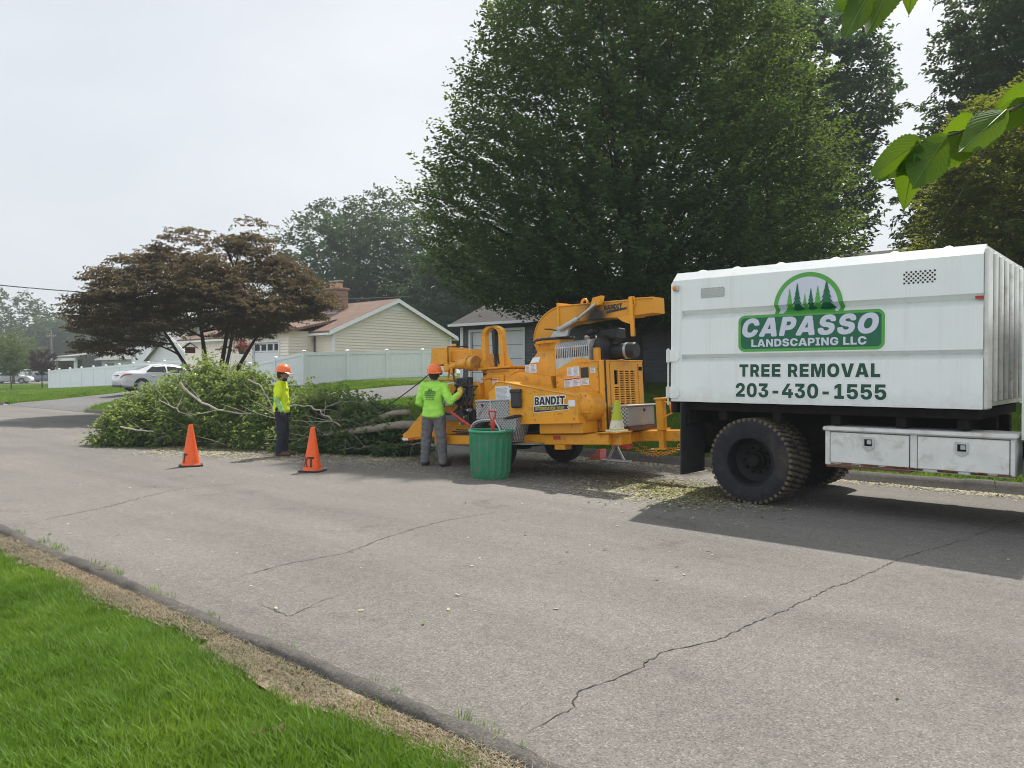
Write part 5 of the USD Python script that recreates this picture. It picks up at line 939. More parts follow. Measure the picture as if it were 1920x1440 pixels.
sheet(bg, "instruction_sheet", 0.185, 0.525, 1.155, 1.395, -1.051, "white_sticker", 11)
part(bg, "marker_lamp", box(1.66, 1.79, -1.062, -1.05, 1.02, 1.12, c=0.01), "white_sticker")
# maker's name plate (no figure)
bname = fit_shape(text_shape("BANDIT", 0.12, 900, shear=0.08), 1.0, 1.60, 1.065, 1.19); bban = sg.Polygon([(0.985, 1.045), (1.61, 1.055), (1.67, 1.055), (1.63, 1.02), (1.66, 0.985), (1.60, 0.985), (0.985, 0.955)])
dl = unary_union([bname.buffer(0.016), bban.buffer(0.010)])
part(bg, "name_plate", face_y(extr(dl, 0.003), -1.051), "sign_white")
part(bg, "name_banner", face_y(extr(sg.Polygon([(0.985, 1.045), (1.61, 1.055), (1.67, 1.055), (1.63, 1.02), (1.66, 0.985), (1.60, 0.985), (0.985, 0.955)]), 0.002), -1.0545), "black_print")
part(bg, "lettering", face_y(extr(bname, 0.002), -1.0545), "black_print", label="black maker's name edged in white")
part(bg, "lettering", face_y(extr(fit_shape(text_shape("INTIMIDATOR 15XP", 0.05, 800, shear=0.1), 1.01, 1.58, 0.983, 1.035), 0.002), -1.0568), "gold_print", label="gold model name on black banner")
# engine enclosure
epoly = [(1.05, 0.625), (1.05, 1.615), (1.13, 1.64), (1.45, 1.775), (1.52, 1.775), (1.88, 1.70), (1.96, 1.69), (1.96, 0.625)]
en = part(C, "engine_enclosure", plate_xz(epoly, -0.55, -0.50), Y)
part(en, "enclosure_side", plate_xz(epoly, 0.50, 0.55), Y); part(en, "enclosure_core", box(1.09, 1.90, -0.498, 0.498, 0.63, 1.60), "soot")
part(en, "enclosure_top", cat([box(1.5, 1.99, -0.56, 0.56, 1.692, 1.712, c=0.006)]), Y)
for x in (1.90,): part(en, "corner_post", box(x, 1.985, -0.575, -0.50, 0.62, 1.70, c=0.015), Y)
part(en, "door_edge", box(1.875, 1.89, -0.558, -0.55, 0.64, 1.69), "yellow_dirty"); part(en, "latch_bar", cyl((1.995, -0.53, 0.62), (1.995, -0.53, 1.72), 0.012, 6), "hose")
sp = shapely.box(-0.545, 0.625, 0.545, 1.69); cutm = []
ws = np.linspace(-0.295, 0.315, 5); zs_ = np.linspace(0.80, 1.555, 22)
for i in range(4):
    for j in range(21):
        if i == 0 and j >= 14: continue
        cutm.append(shapely.box(ws[i] + 0.012, zs_[j] + 0.008, ws[i + 1] - 0.018, zs_[j + 1] - 0.010))
cutm.append(shapely.box(ws[0] + 0.012, 1.335, ws[1] - 0.03, 1.555))
part(en, "radiator_grille", face_x(extr(sp.difference(unary_union(cutm)), 0.025), 1.96), Y)
part(en, "grille_panel", cat([box(1.985, 1.992, y - 0.006, y + 0.006, 0.7, 1.66) for y in (-0.40, 0.40)]), "yellow_dirty"); part(en, "badge", box(1.986, 1.99, 0.42, 0.52, 1.55, 1.61), "undercarriage")
vc = [box(1.72 + 0.02 * (abs(z - 1.0) > 0.12), 1.855, -0.5525, -0.55, z, z + 0.014) for z in np.linspace(0.78, 1.22, 15)]
part(en, "side_vent", cat(vc), "soot")
for (x0, x1, z0, z1, ln, hd) in ((1.285, 1.40, 1.50, 1.635, 6, None), (1.402, 1.515, 1.49, 1.645, 7, None), (1.215, 1.38, 1.325, 1.465, 5, "red_paint"), (1.382, 1.535, 1.335, 1.475, 5, "red_paint"), (1.55, 1.695, 1.345, 1.445, 4, None), (1.735, 1.825, 1.525, 1.615, 3, "blue_print")): sheet(en, "warning_label", x0, x1, z0, z1, -0.5505, "white_sticker", ln, head=hd)
part(en, "gauge_window", box(1.545, 1.695, -0.556, -0.55, 1.46, 1.62, c=0.004), "black_paint"); 
part(en, "clutch_housing", rotm(lathe([(0.0, 0.50), (0.05, 0.50), (0.10, 0.48), (0.155, 0.40), (0.22, 0.36), (0.235, 0.33), (0.235, 0.0)][::-1], 36), np.pi / 2, [1, 0, 0]).apply_translation((1.76, -0.50, 1.01)), Y, smooth=35)
part(en, "clutch_bolts", cat([cyl((1.76 + 0.19 * math.cos(t), -0.88, 1.01 + 0.19 * math.sin(t)), (1.76 + 0.19 * math.cos(t), -0.885, 1.01 + 0.19 * math.sin(t)), 0.012, 6) for t in np.arange(12) * 0.5236]), "yellow_dirty")
part(en, "clutch_lever", tube([(1.45, -1.07, 0.94), (1.68, -1.0, 0.93), (1.95, -0.95, 0.93)], 0.012, 6), Y)
# engine top: slotted exhaust guard made of bent bars
gd = part(C, "exhaust_guard", cat([box(1.0, 1.66, -0.48, -0.465, 1.62, 1.80), box(1.0, 1.66, -0.48, -0.466, 1.955, 1.975)]), "galvanised")
for i in range(19):
    x = 1.005 + i * 0.0365; path = [(x, -0.473, 1.78), (x, -0.473, 1.95)] + [(x, -0.473 + 0.17 * (1 - math.cos(t)), 1.95 + 0.115 * math.sin(t)) for t in np.linspace(0.25, np.pi - 0.3, 8)]
    part(gd, "guard_bar", tube(path, 0.0105, 5), "galvanised", smooth=True)
part(gd, "guard_end", plate_xz([(1.655, 1.62), (1.665, 1.62), (1.665, 2.06), (1.655, 2.06)], -0.48, -0.14), "galvanised")
part(C, "engine_block", cat([box(1.1, 1.62, -0.44, 0.4, 1.60, 1.92, c=0.03), box(1.2, 1.5, -0.2, 0.4, 1.92, 2.04, c=0.03)]), "soot")
part(C, "fan_shroud", rotm(lathe([(0, 0), (0.23, 0), (0.245, 0.01), (0.245, 0.10), (0.23, 0.11), (0, 0.11)], 32), np.pi / 2, [0, 1, 0]).apply_translation((1.66, -0.12, 1.88)), "black_paint", smooth=35)
part(C, "fan_hub", cyl((1.60, -0.32, 1.93), (1.72, -0.32, 1.93), 0.05, 14), "black_paint"); part(C, "turbo_pipe", tube([(1.46, -0.08, 2.0), (1.47, -0.08, 2.14), (1.43, -0.08, 2.2), (1.38, -0.08, 2.24)], [0.05, 0.05, 0.055, 0.06], 12), "soot", smooth=True)
part(C, "rain_cap", rotm(lathe([(0, 0), (0.075, 0), (0.09, 0.03), (0.085, 0.07), (0.06, 0.09), (0, 0.095)], 20), -0.35, [0, 1, 0]).apply_translation((1.46, -0.08, 2.17)), "hose", smooth=40)
part(C, "muffler", cat([rotm(lathe([(0, 0), (0.095, 0), (0.12, 0.02), (0.125, 0.05), (0.125, 0.42), (0.11, 0.46), (0, 0.46)], 28), np.pi / 2, [0, 1, 0]).apply_translation((1.74, 0.05, 1.86)), cyl((1.66, 0.05, 1.86), (1.75, 0.05, 1.86), 0.05, 14)]), "black_paint", smooth=35)
part(C, "muffler_band", cyl((2.02, 0.05, 1.86), (2.065, 0.05, 1.86), 0.129, 28), "galvanised", smooth=35); part(C, "intake_pipe", cyl((1.60, -0.02, 1.90), (1.74, -0.02, 1.90), 0.035, 12), "steel", smooth=35)
ab_ = part(C, "air_cleaner", box(1.64, 1.93, -0.09, 0.20, 2.06, 2.235, c=0.02), "black_paint"); part(ab_, "cooling_fins", cat([box(1.65, 1.92, -0.097, -0.09, z, z + 0.012) for z in np.linspace(2.08, 2.2, 6)]), "hose"); part(ab_, "neck", cyl((1.78, 0.05, 1.95), (1.78, 0.05, 2.07), 0.05, 12), "black_paint")
part(C, "side_post", box(1.70, 1.80, -0.42, -0.34, 1.69, 1.92, c=0.01), Y)
part(C, "silver_cover", box(1.16, 1.30, 0.1, 0.3, 2.02, 2.18, c=0.02), "cone_white")
# drum housing and discharge tower
part(C, "drum_housing", plate_xz([(-0.05, 0.80), (-0.05, 1.52), (0.14, 1.60), (0.28, 1.62), (0.94, 1.52), (0.98, 1.30), (0.98, 0.62), (0.1, 0.62)], -0.55, 0.55), Y)
tw = part(C, "discharge_tower", hull([(0.24, -0.42, 1.56), (0.24, 0.42, 1.56), (0.94, -0.42, 1.46), (0.94, 0.42, 1.46), (0.26, -0.42, 1.62), (0.26, 0.42, 1.62), (0.94, -0.40, 1.80), (0.94, 0.40, 1.80), (0.50, -0.26, 2.0), (0.50, 0.26, 2.0), (0.90, -0.26, 2.0), (0.90, 0.26, 2.0), (0.50, -0.42, 1.78), (0.50, 0.42, 1.78)]), Y)
part(tw, "tower_neck", hull([(0.46, -0.25, 1.9), (0.92, -0.25, 1.88), (0.46, 0.25, 1.9), (0.92, 0.25, 1.88), (0.40, -0.28, 2.09), (0.94, -0.28, 2.09), (0.40, 0.28, 2.09), (0.94, 0.28, 2.09)]), Y)
part(tw, "swivel_flange", lathe([(0, 0), (0.33, 0), (0.335, 0.01), (0.335, 0.045), (0.33, 0.05), (0, 0.05)], 40).apply_translation((0.66, -0.03, 2.08)), Y, smooth=35); part(tw, "swivel_ring", lathe([(0.0, 0), (0.345, 0), (0.35, 0.01), (0.345, 0.035), (0, 0.035)], 40).apply_translation((0.66, -0.03, 2.132)), "black_paint", smooth=35)
part(tw, "ring_bolts", cat([cyl((0.66 + 0.33 * math.cos(t), -0.03 + 0.33 * math.sin(t), 2.14), (0.66 + 0.33 * math.cos(t), -0.03 + 0.33 * math.sin(t), 2.185), 0.012, 6) for t in np.arange(14) * 0.4488]), "steel")
part(tw, "inspection_handle", tube([(0.44, -0.30, 1.94), (0.44, -0.36, 1.94), (0.44, -0.36, 2.03), (0.44, -0.30, 2.03)], 0.012, 6), "hose")
sheet(tw, "warning_label", 0.30, 0.42, 1.60, 1.745, -0.4215, "white_sticker", 6); sheet(tw, "warning_label", 0.425, 0.55, 1.60, 1.745, -0.4215, "white_sticker", 6)
part(tw, "upper_label", hull([(0.42, -0.43, 1.77), (0.60, -0.43, 1.77), (0.60, -0.372, 1.86), (0.44, -0.372, 1.86), (0.42, -0.425, 1.77), (0.60, -0.425, 1.77), (0.60, -0.365, 1.86), (0.44, -0.365, 1.86)]), "white_sticker")
# chute
outer = [tuple(p) for p in bez((0.34, 2.165), (0.36, 2.42), (0.52, 2.62), (0.90, 2.69), n=9)] + [(1.64, 2.66), (2.30, 2.625), (2.33, 2.64), (2.69, 2.615)]
inner = [(2.69, 2.375), (2.36, 2.37), (2.31, 2.355), (1.64, 2.39), (1.22, 2.37)] + [tuple(p) for p in bez((1.22, 2.37), (0.86, 2.40), (0.78, 2.165), n=6)][1:]
cu = part(C, "discharge_chute", plate_xz(outer + inner, -0.20, 0.12), "chute_paint")
part(cu, "chute_flange", plate_xz([(0.88, 2.16), (0.91, 2.16), (0.93, 2.74), (0.86, 2.74)][:0] + [(0.87, 2.33), (0.91, 2.33), (0.91, 2.735), (0.87, 2.735)], -0.22, 0.14), Y)
part(cu, "chute_rib", tube([(x, -0.203, z - 0.014) for x, z in outer], 0.012, 6), "chute_paint"); part(cu, "chute_rib", tube([(0.98, -0.203, 2.375), (1.22, -0.203, 2.385), (1.64, -0.203, 2.404), (2.31, -0.203, 2.37)], 0.012, 6), "chute_paint")
df = part(cu, "deflector", plate_xz([(2.27, 2.66), (2.35, 2.66), (2.35, 2.05), (2.29, 2.05), (2.29, 2.24), (2.14, 2.30), (2.05, 2.37), (2.27, 2.38)], -0.225, -0.205), Y); part(df, "deflector_plate", box(2.29, 2.35, -0.245, -0.19, 2.05, 2.66, c=0.008), Y); part(df, "deflector_joint", tube([(2.36, -0.215, 2.66), (2.38, -0.215, 2.55), (2.33, -0.215, 2.5), (2.33, -0.215, 2.40)], 0.012, 6), Y)
part(cu, "lifting_eye", rotm(trimesh.creation.torus(0.055, 0.02, major_sections=20, minor_sections=8), np.pi / 2, [1, 0, 0]).apply_translation((1.32, -0.05, 2.70)), Y, smooth=True)
part(cu, "ram_bracket", hull([(1.60, -0.30, 2.58), (1.78, -0.30, 2.60), (1.66, -0.30, 2.72), (1.82, -0.30, 2.735), (1.60, -0.2, 2.58), (1.78, -0.2, 2.60), (1.66, -0.2, 2.72), (1.82, -0.2, 2.735)]), Y)
hr = part(cu, "hydraulic_ram", tube([(0.98, -0.30, 2.285), (1.36, -0.30, 2.425)], 0.042, 14), "galvanised", smooth=35); part(hr, "ram_rod", tube([(1.36, -0.30, 2.425), (1.72, -0.30, 2.62)], 0.024, 10), "steel", smooth=35); part(hr, "ram_mount", hull([(0.74, -0.27, 2.17), (1.10, -0.27, 2.17), (0.90, -0.27, 2.34), (1.14, -0.27, 2.30), (0.74, -0.22, 2.17), (1.10, -0.22, 2.17), (0.90, -0.22, 2.34), (1.14, -0.22, 2.30)]), "galvanised"); part(hr, "crank_handle", tube([(0.94, -0.34, 2.27), (0.82, -0.36, 2.30), (0.72, -0.37, 2.31)], 0.012, 6), "hose")
part(cu, "lettering", face_y(extr(fit_shape(text_shape("BANDIT", 0.1, 900, shear=0.05), 1.80, 2.14, 2.51, 2.585), 0.002), -0.2035), "black_print", label="black maker's name on the chute"); part(cu, "name_banner", face_y(extr(sg.Polygon([(1.84, 2.455), (2.24, 2.485), (2.20, 2.50), (2.24, 2.515), (1.84, 2.495)]), 0.002), -0.2035), "black_print")
# feed housing, hoop and its ram
fh = part(C, "feed_housing", cat([plate_xz([(-0.60, 0.78), (-0.60, 1.56), (-0.52, 1.72), (0.04, 1.70), (0.10, 1.58), (0.10, 0.70)], -0.50, 0.50)]), Y)
for (x0, x1, z0, z1) in ((-0.56, -0.40, 1.20, 1.55), (-0.36, -0.10, 1.30, 1.62), (-0.58, -0.30, 0.95, 1.12)): part(fh, "housing_plate", box(x0, x1, -0.54, -0.50, z0, z1, c=0.012), Y)
part(fh, "feed_wheel_cover", rotm(lathe([(0, 0.0), (0.13, 0.0), (0.16, -0.02), (0.16, -0.12), (0, -0.12)][::-1], 24), np.pi / 2, [1, 0, 0]).apply_translation((-0.42, -0.52, 1.38)), Y, smooth=35)
part(fh, "housing_gap", cat([box(-0.24, -0.12, -0.505, -0.50, 1.08, 1.24), box(-0.60, -0.52, -0.506, -0.5, 1.62, 1.68), box(0.0, 0.06, -0.506, -0.5, 1.4, 1.5)]), "soot")
part(fh, "housing_brace", tube(bez((-0.05, -0.52, 1.40), (0.0, -0.53, 1.62), (0.24, -0.53, 1.66), n=8), 0.022, 6), Y, smooth=True); part(fh, "housing_brace", tube([(-0.62, -0.53, 1.56), (-0.15, -0.53, 1.58), (-0.12, -0.53, 1.30)], 0.016, 6), Y)
part(fh, "top_shelf", box(-0.68, 0.04, -0.56, 0.3, 1.715, 1.75, c=0.01), Y)
part(fh, "side_latch", cat([box(0.12, 0.26, -0.54, -0.5, 1.42, 1.60, c=0.01), cyl((0.19, -0.56, 1.5), (0.19, -0.53, 1.5), 0.03, 10)]), Y)
sheet(fh, "warning_label", -0.345, -0.225, 1.38, 1.55, -0.5405, "white_sticker", 4, head="red_paint")
hp = [(-0.565, -0.45, 1.74), (-0.565, -0.45, 2.32)] + [(-0.365 - 0.20 * math.cos(t), -0.45, 2.32 + 0.14 * math.sin(t)) for t in np.linspace(0.3, np.pi - 0.3, 8)] + [(-0.165, -0.45, 2.32), (-0.14, -0.45, 1.74)]
hpm = []
for yy in (-0.45,):
    for q in range(len(hp) - 1):
        p0_, p1_ = np.array(hp[q]), np.array(hp[q + 1]); hpm.append(hull([(p[0] + dx, p[1] + dy, p[2] + dz) for p in (p0_, p1_) for dx in (-0.042, 0.042) for dy in (-0.05, 0.05) for dz in (-0.01, 0.01)]))
ho = part(C, "lift_frame", cat(hpm), Y); part(ho, "frame_gusset", plate_xz([(-0.13, 1.75), (0.06, 1.75), (-0.11, 2.02)], -0.47, -0.44), Y); part(ho, "frame_gusset", plate_xz([(-0.62, 1.75), (-0.70, 1.75), (-0.61, 1.92)], -0.47, -0.44), Y)
part(ho, "lift_ram", tube([(-0.36, -0.43, 2.41), (-0.355, -0.43, 1.98)], 0.048, 12), "black_paint", smooth=35); part(ho, "ram_rod", tube([(-0.355, -0.43, 1.98), (-0.35, -0.43, 1.76)], 0.03, 10), "black_paint", smooth=35); part(ho, "ram_hose", tube(bez((-0.30, -0.42, 2.38), (-0.26, -0.44, 2.25), (-0.30, -0.46, 1.95), (-0.27, -0.44, 1.80), n=10), 0.014, 6), "hose", smooth=True)
# winch boom and winch
wb_ = part(C, "winch_boom", hull([(-2.0, -0.45, 1.92), (-1.96, -0.45, 2.20), (-1.96, 0.05, 2.20), (-2.0, 0.05, 1.92), (-1.97, -0.45, 1.88), (-1.97, 0.05, 1.88), (-1.50, -0.45, 1.90), (-1.50, 0.05, 1.90), (-1.50, -0.45, 2.19), (-1.50, 0.05, 2.19)]), Y)
part(wb_, "boom_arm", box(-1.50, -0.98, -0.38, -0.06, 1.92, 2.12, c=0.012), Y); part(wb_, "boom_clamp", tube([(-1.52, -0.46, 1.88), (-1.5, -0.465, 2.2), (-1.5, 0.06, 2.22)], 0.010, 6), "hose"); part(wb_, "boom_eye", cat([box(-1.66, -1.58, -0.22, -0.16, 2.19, 2.27, c=0.01), cyl((-1.70, -0.30, 2.21), (-1.60, -0.30, 2.21), 0.02, 8)]), Y)
wn = part(C, "winch", tube([(-1.42, -0.56, 1.80), (-1.18, -0.56, 1.84), (-1.16, -0.56, 1.85), (-0.92, -0.56, 1.85), (-0.90, -0.56, 1.85), (-0.70, -0.56, 1.84)], [0.05, 0.06, 0.085, 0.09, 0.125, 0.125], 18), Y, smooth=35)
part(wn, "winch_band", cat([cyl((-0.86, -0.56, 1.845), (-0.83, -0.56, 1.845), 0.133, 24), cyl((-0.72, -0.56, 1.84), (-0.69, -0.56, 1.84), 0.133, 24)]), "yellow_dirty", smooth=35); part(wn, "winch_motor", cat([cyl((-1.30, -0.56, 1.70), (-1.30, -0.56, 1.90), 0.05, 12), box(-1.48, -1.36, -0.62, -0.50, 1.74, 1.88, c=0.015)]), Y)
part(wn, "winch_rope_spool", cyl((-0.68, -0.35, 1.80), (-0.60, -0.35, 1.80), 0.14, 20), Y); part(C, "winch_post", cat([box(-0.72, -0.56, -0.40, 0.1, 1.5, 2.0, c=0.012), tube([(-1.44, -0.5, 1.76), (-1.50, -0.5, 1.60), (-1.30, -0.5, 1.55)], 0.02, 6), tube([(-1.50, -0.5, 1.78), (-1.30, -0.5, 1.62), (-1.02, -0.5, 1.56)], 0.014, 6)]), Y)
part(C, "fairlead", tube([(-1.93, -0.40, 1.88), (-1.99, -0.44, 1.78), (-2.02, -0.46, 1.74)], 0.016, 6), "hose")
# infeed hopper: floor, flared sides, rounded hood bar
hx = part(C, "infeed_hopper", hull([(-0.60, -0.62, 0.70), (-0.60, 0.62, 0.70), (-0.60, -0.62, 0.66), (-0.60, 0.62, 0.66), (-2.32, -0.92, 0.60), (-2.32, 0.92, 0.60), (-2.32, -0.92, 0.50), (-2.32, 0.92, 0.50)]), Y)
for s in (-1, 1):
    y_ = lambda x: s * (0.62 + (-0.60 - x) * 0.175)
    V8 = []
    for x, z in ((-0.58, 0.66), (-2.30, 0.55), (-2.30, 0.60), (-1.62, 1.00), (-1.30, 1.50), (-0.58, 1.50)):
        V8 += [(x, y_(x), z), (x, y_(x) + s * 0.018, z)]
    part(hx, "hopper_side", hull(V8), Y)
    part(hx, "hopper_lip", tube([(-2.31, y_(-2.31), 0.61), (-1.62, y_(-1.62), 1.01), (-1.30, y_(-1.30), 1.51)], 0.02, 6), Y)
part(hx, "hopper_edge", tube([(-2.33, -0.93, 0.55), (-2.33, 0.93, 0.55)], 0.03, 6), "yellow_dirty"); part(hx, "reflector", cat([box(-2.31, -2.16, -0.945, -0.938, 0.52, 0.56)]), "white_sticker"); part(hx, "reflector", box(-2.15, -2.02, -0.942, -0.930, 0.52, 0.56), "red_paint")
part(hx, "control_bar", tube([(-1.92, -0.80, 1.50), (-1.40, -0.76, 1.585), (-0.80, -0.66, 1.57)], 0.02, 8), "yellow_dirty"); part(hx, "control_bar_light", tube([(-1.86, 0.3, 1.50), (-0.9, 0.3, 1.53)], 0.03, 8), "white_sticker")
part(hx, "hopper_back", cat([box(-0.64, -0.60, -0.62, 0.62, 1.1, 1.5), box(-1.3, -0.62, 0.2, 0.6, 1.30, 1.46, c=0.02)]), Y)
part(hx, "side_sign", hull([(-1.46, -0.795, 1.12), (-1.10, -0.73, 1.12), (-1.10, -0.73, 1.32), (-1.40, -0.785, 1.32), (-1.46, -0.80, 1.12), (-1.10, -0.735, 1.12), (-1.10, -0.735, 1.32), (-1.40, -0.79, 1.32)]), "white_sticker"); part(hx, "lower_sign", hull([(-1.36, -0.785, 0.86), (-0.98, -0.72, 0.86), (-0.98, -0.72, 1.02), (-1.36, -0.785, 1.02), (-1.36, -0.79, 0.86), (-0.98, -0.725, 0.86), (-0.98, -0.725, 1.02), (-1.36, -0.79, 1.02)]), "grey_print")
part(hx, "roller", cyl((-0.64, -0.70, 1.08), (-0.30, -0.70, 1.08), 0.075, 18), Y, smooth=35)
# hydraulic valves and hoses
rv = np.random.default_rng(9); 
for q, (zz, x0, x1) in enumerate(((0.70, -0.9, 0.6), (0.67, -1.0, 0.7), (0.64, -0.9, 1.1))): part(C, "hydraulic_line", tube(bez((x0, -0.92, zz), (x0 * 0.4 + x1 * 0.6, -0.94, zz - 0.05), (x1, -0.92, zz + 0.02), n=9), 0.011, 6), "hose", smooth=True)
for q in range(16):
    bx = -0.57 + 0.038 * q; part(fh, "bolt", cyl((bx, -0.50, 1.665), (bx, -0.512, 1.665), 0.011, 6), "yellow_dirty")
for q in range(9): part(en, "bolt", cyl((1.08, -0.55, 0.68 + q * 0.105), (1.08, -0.562, 0.68 + q * 0.105), 0.011, 6), "yellow_dirty"); part(en, "bolt", cyl((1.862, -0.55, 0.66 + q * 0.115), (1.862, -0.562, 0.66 + q * 0.115), 0.010, 6), "yellow_dirty")
vb = part(C, "valve_block", cat([box(-0.98, -0.70, -0.80, -0.64, 1.20, 1.60, c=0.02), box(-0.86, -0.60, -0.78, -0.62, 0.78, 1.12, c=0.02), box(-1.04, -0.9, -0.86, -0.72, 1.16, 1.32, c=0.02)]), "black_paint")
for q in range(7): z = 0.80 + q * 0.115; x = -0.95 + 0.1 * (q % 3) + (0.12 if q < 3 else 0); part(vb, "fitting", cat([cyl((x, -0.80, z), (x, -0.90, z), 0.022, 8), cyl((x, -0.82, z), (x, -0.85, z), 0.032, 6)]), "steel" if q % 2 else "galvanised")
for q in range(22):
    a0 = np.array([-0.98 + rv.random() * 0.4, -0.82, 0.85 + rv.random() * 0.75]); a1 = np.array([-0.95 + rv.random() * 0.5, -0.80, 0.80 + rv.random() * 0.8]); md = (a0 + a1) / 2 + np.array([rv.normal() * 0.15, -0.14, -0.15 + rv.normal() * 0.12]); part(vb, "hose", tube(bez(a0, md, a1, n=9), 0.014, 6), "hose", smooth=True)
part(vb, "hose", tube(bez((-1.28, -0.86, 1.22), (-1.22, -0.95, 0.92), (-0.98, -0.95, 0.86), (-0.80, -0.86, 1.18), n=14), 0.016, 6), "hose", smooth=True)
part(vb, "hose", tube(bez((-1.22, -0.62, 1.78), (-1.15, -0.7, 1.6), (-1.0, -0.8, 1.5), n=10), 0.013, 6), "hose", smooth=True)
part(vb, "control_lever", cat([tube([(-0.98, -0.84, 1.28), (-1.06, -0.92, 1.36)], 0.010, 6), sph((-1.06, -0.92, 1.37), 0.022, 2)]), "black_paint"); part(vb, "lower_valve", cat([cyl((-0.82, -0.80, 0.95), (-0.82, -0.90, 0.95), 0.09, 16), cyl((-0.70, -0.78, 0.86), (-0.70, -0.88, 0.86), 0.06, 14)]), "black_paint", smooth=35)
part(C, "red_safety_bar", tube([(-0.94, -1.02, 1.03), (-0.90, -1.02, 1.0), (-0.42, -0.98, 0.72)], [0.02, 0.026, 0.026], 8), "red_paint", smooth=True)
part(C, "left_roller", cyl((-0.52, -0.74, 1.14), (-0.30, -0.74, 1.14), 0.07, 18), Y, smooth=35)
# plate tool boxes
tb = part(C, "tool_box", box(-0.28, 0.47, -1.06, -0.70, 0.865, 1.16, c=0.012), "diamond_plate"); part(tb, "lid", box(-0.29, 0.48, -1.07, -0.69, 1.16, 1.185, c=0.008), "galvanised"); part(tb, "seam_strip", box(0.06, 0.085, -1.066, -1.06, 0.87, 1.16), "galvanised"); part(tb, "latch", cyl((-0.12, -1.06, 1.10), (-0.12, -1.072, 1.10), 0.025, 12), "black_paint"); part(tb, "scratches", tube([(-0.05, -1.063, 1.12), (-0.03, -1.063, 1.08), (-0.10, -1.063, 1.03), (-0.24, -1.063, 0.92)], 0.005, 4), "red_faded")
t2 = part(C, "tool_box", box(2.03, 2.33, -0.50, 0.28, 0.68, 0.985, c=0.012), "diamond_plate"); part(t2, "lid", box(2.02, 2.35, -0.51, 0.30, 0.985, 1.01, c=0.008), "galvanised"); part(t2, "latch", rotm(lathe([(0, 0), (0.025, 0), (0.025, 0.012), (0, 0.012)], 12), np.pi / 2, [0, 1, 0]).apply_translation((2.33, -0.02, 0.92)), "black_paint"); part(t2, "bracket", box(2.04, 2.36, -0.45, 0.28, 0.62, 0.68), "rust")
# jack, safety chains and stands
jk = part(C, "jack", box(2.62, 2.74, -0.17, -0.05, 0.60, 1.08, c=0.015), Y); part(jk, "jack_foot", cat([box(2.64, 2.72, -0.15, -0.07, 0.34, 0.62), box(2.58, 2.78, -0.2, -0.02, 0.32, 0.345)]), Y); part(jk, "jack_cap", box(2.60, 2.76, -0.19, -0.03, 1.06, 1.10, c=0.012), "yellow_dirty"); part(jk, "jack_crank", tube([(2.74, -0.12, 1.03), (2.86, -0.16, 1.02), (2.90, -0.18, 0.86), (2.76, -0.20, 0.80), (2.78, -0.2, 0.62)], 0.016, 6), Y, smooth=True); part(jk, "pin", cyl((2.52, -0.18, 0.33), (2.66, -0.18, 0.33), 0.014, 8), "cone_white")
for q in range(2):
    lk = []
    for i in range(21):
        t = i / 20; x = 2.1 + t * 0.9; z = 0.42 - 0.16 * 4 * t * (1 - t) - 0.02; m = trimesh.creation.torus(0.024, 0.007, major_sections=10, minor_sections=5); rotm(m, np.pi / 2 * (i % 2), [1, 0, 0]); m.apply_translation((x, -0.12 + 0.24 * q, z)); lk.append(m)
    part(C, "safety_chain", cat(lk), Y)
part(C, "frame_reflector", box(1.22, 1.36, -0.906, -0.90, 0.52, 0.58), "red_paint"); part(C, "stand_socket", box(1.22, 1.42, -0.89, -0.70, 0.36, 0.45, c=0.01), Y)
part(C, "battery_box", box(0.45, 0.95, -0.70, 0.5, 0.60, 0.80, c=0.02), "black_paint")

lone("wheel_chock", hull([(0, -0.1, 0), (0.30, -0.1, 0), (0.30, 0.1, 0), (0, 0.1, 0), (0.24, -0.1, 0.2), (0.3, -0.1, 0.2), (0.24, 0.1, 0.2), (0.3, 0.1, 0.2)]).apply_transform(trimesh.transformations.rotation_matrix(math.radians(ROADROT), [0, 0, 1])).apply_translation(W(-8.55, 11.9, 0.0)), "pink_paint", "faded pink wheel chock by the far kerb behind the yellow machine", "wheel chock")
st_ = thing("jack_stand", "grey metal stand by the far kerb behind the yellow machine's frame", "jack stand", W(-7.95, 11.85, 0.0), ROADROT)
part(st_, "base", box(-0.22, 0.30, -0.12, 0.12, 0, 0.03, c=0.01), "galvanised"); part(st_, "leg", cat([tube([(-0.15, 0, 0.03), (0.0, 0, 0.30)], 0.025, 8), tube([(0.2, 0, 0.03), (0.03, 0, 0.3)], 0.025, 8)]), "galvanised"); part(st_, "head", box(-0.06, 0.09, -0.06, 0.06, 0.29, 0.34, c=0.01), "galvanised")
rbx = thing("fuel_can", "red plastic can on the grass verge behind the machine's tongue", "can", W(-8.3, 12.6, 0.13), ROADROT); part(rbx, "body", box(-0.2, 0.2, -0.1, 0.1, 0, 0.26, c=0.03), "red_paint"); part(rbx, "handle", tube([(-0.12, 0, 0.26), (-0.1, 0, 0.32), (0.08, 0, 0.32), (0.1, 0, 0.26)], 0.014, 6), "red_paint"); part(rbx, "spout", tube([(0.15, 0, 0.26), (0.2, 0, 0.33)], 0.02, 8), "black_paint")
# winch rope running down to the limbs
rp0 = W(-8.6 - 2.0, 10.25 - 0.2, 1.86); rp1 = np.array(px_ground(655, 812) + (0.0,)); rp1 = np.array([-3.15, 15.6, 0.62])
tt = np.linspace(0, 1, 16)[:, None]; RP = rp0 * (1 - tt) + rp1 * tt; RP[:, 2] -= 0.10 * 4 * (tt * (1 - tt))[:, 0]
lone("winch_rope", tube(RP, 0.011, 6), "hose", "dark winch rope running from the yellow boom down to the cut limbs", "rope", smooth=True)

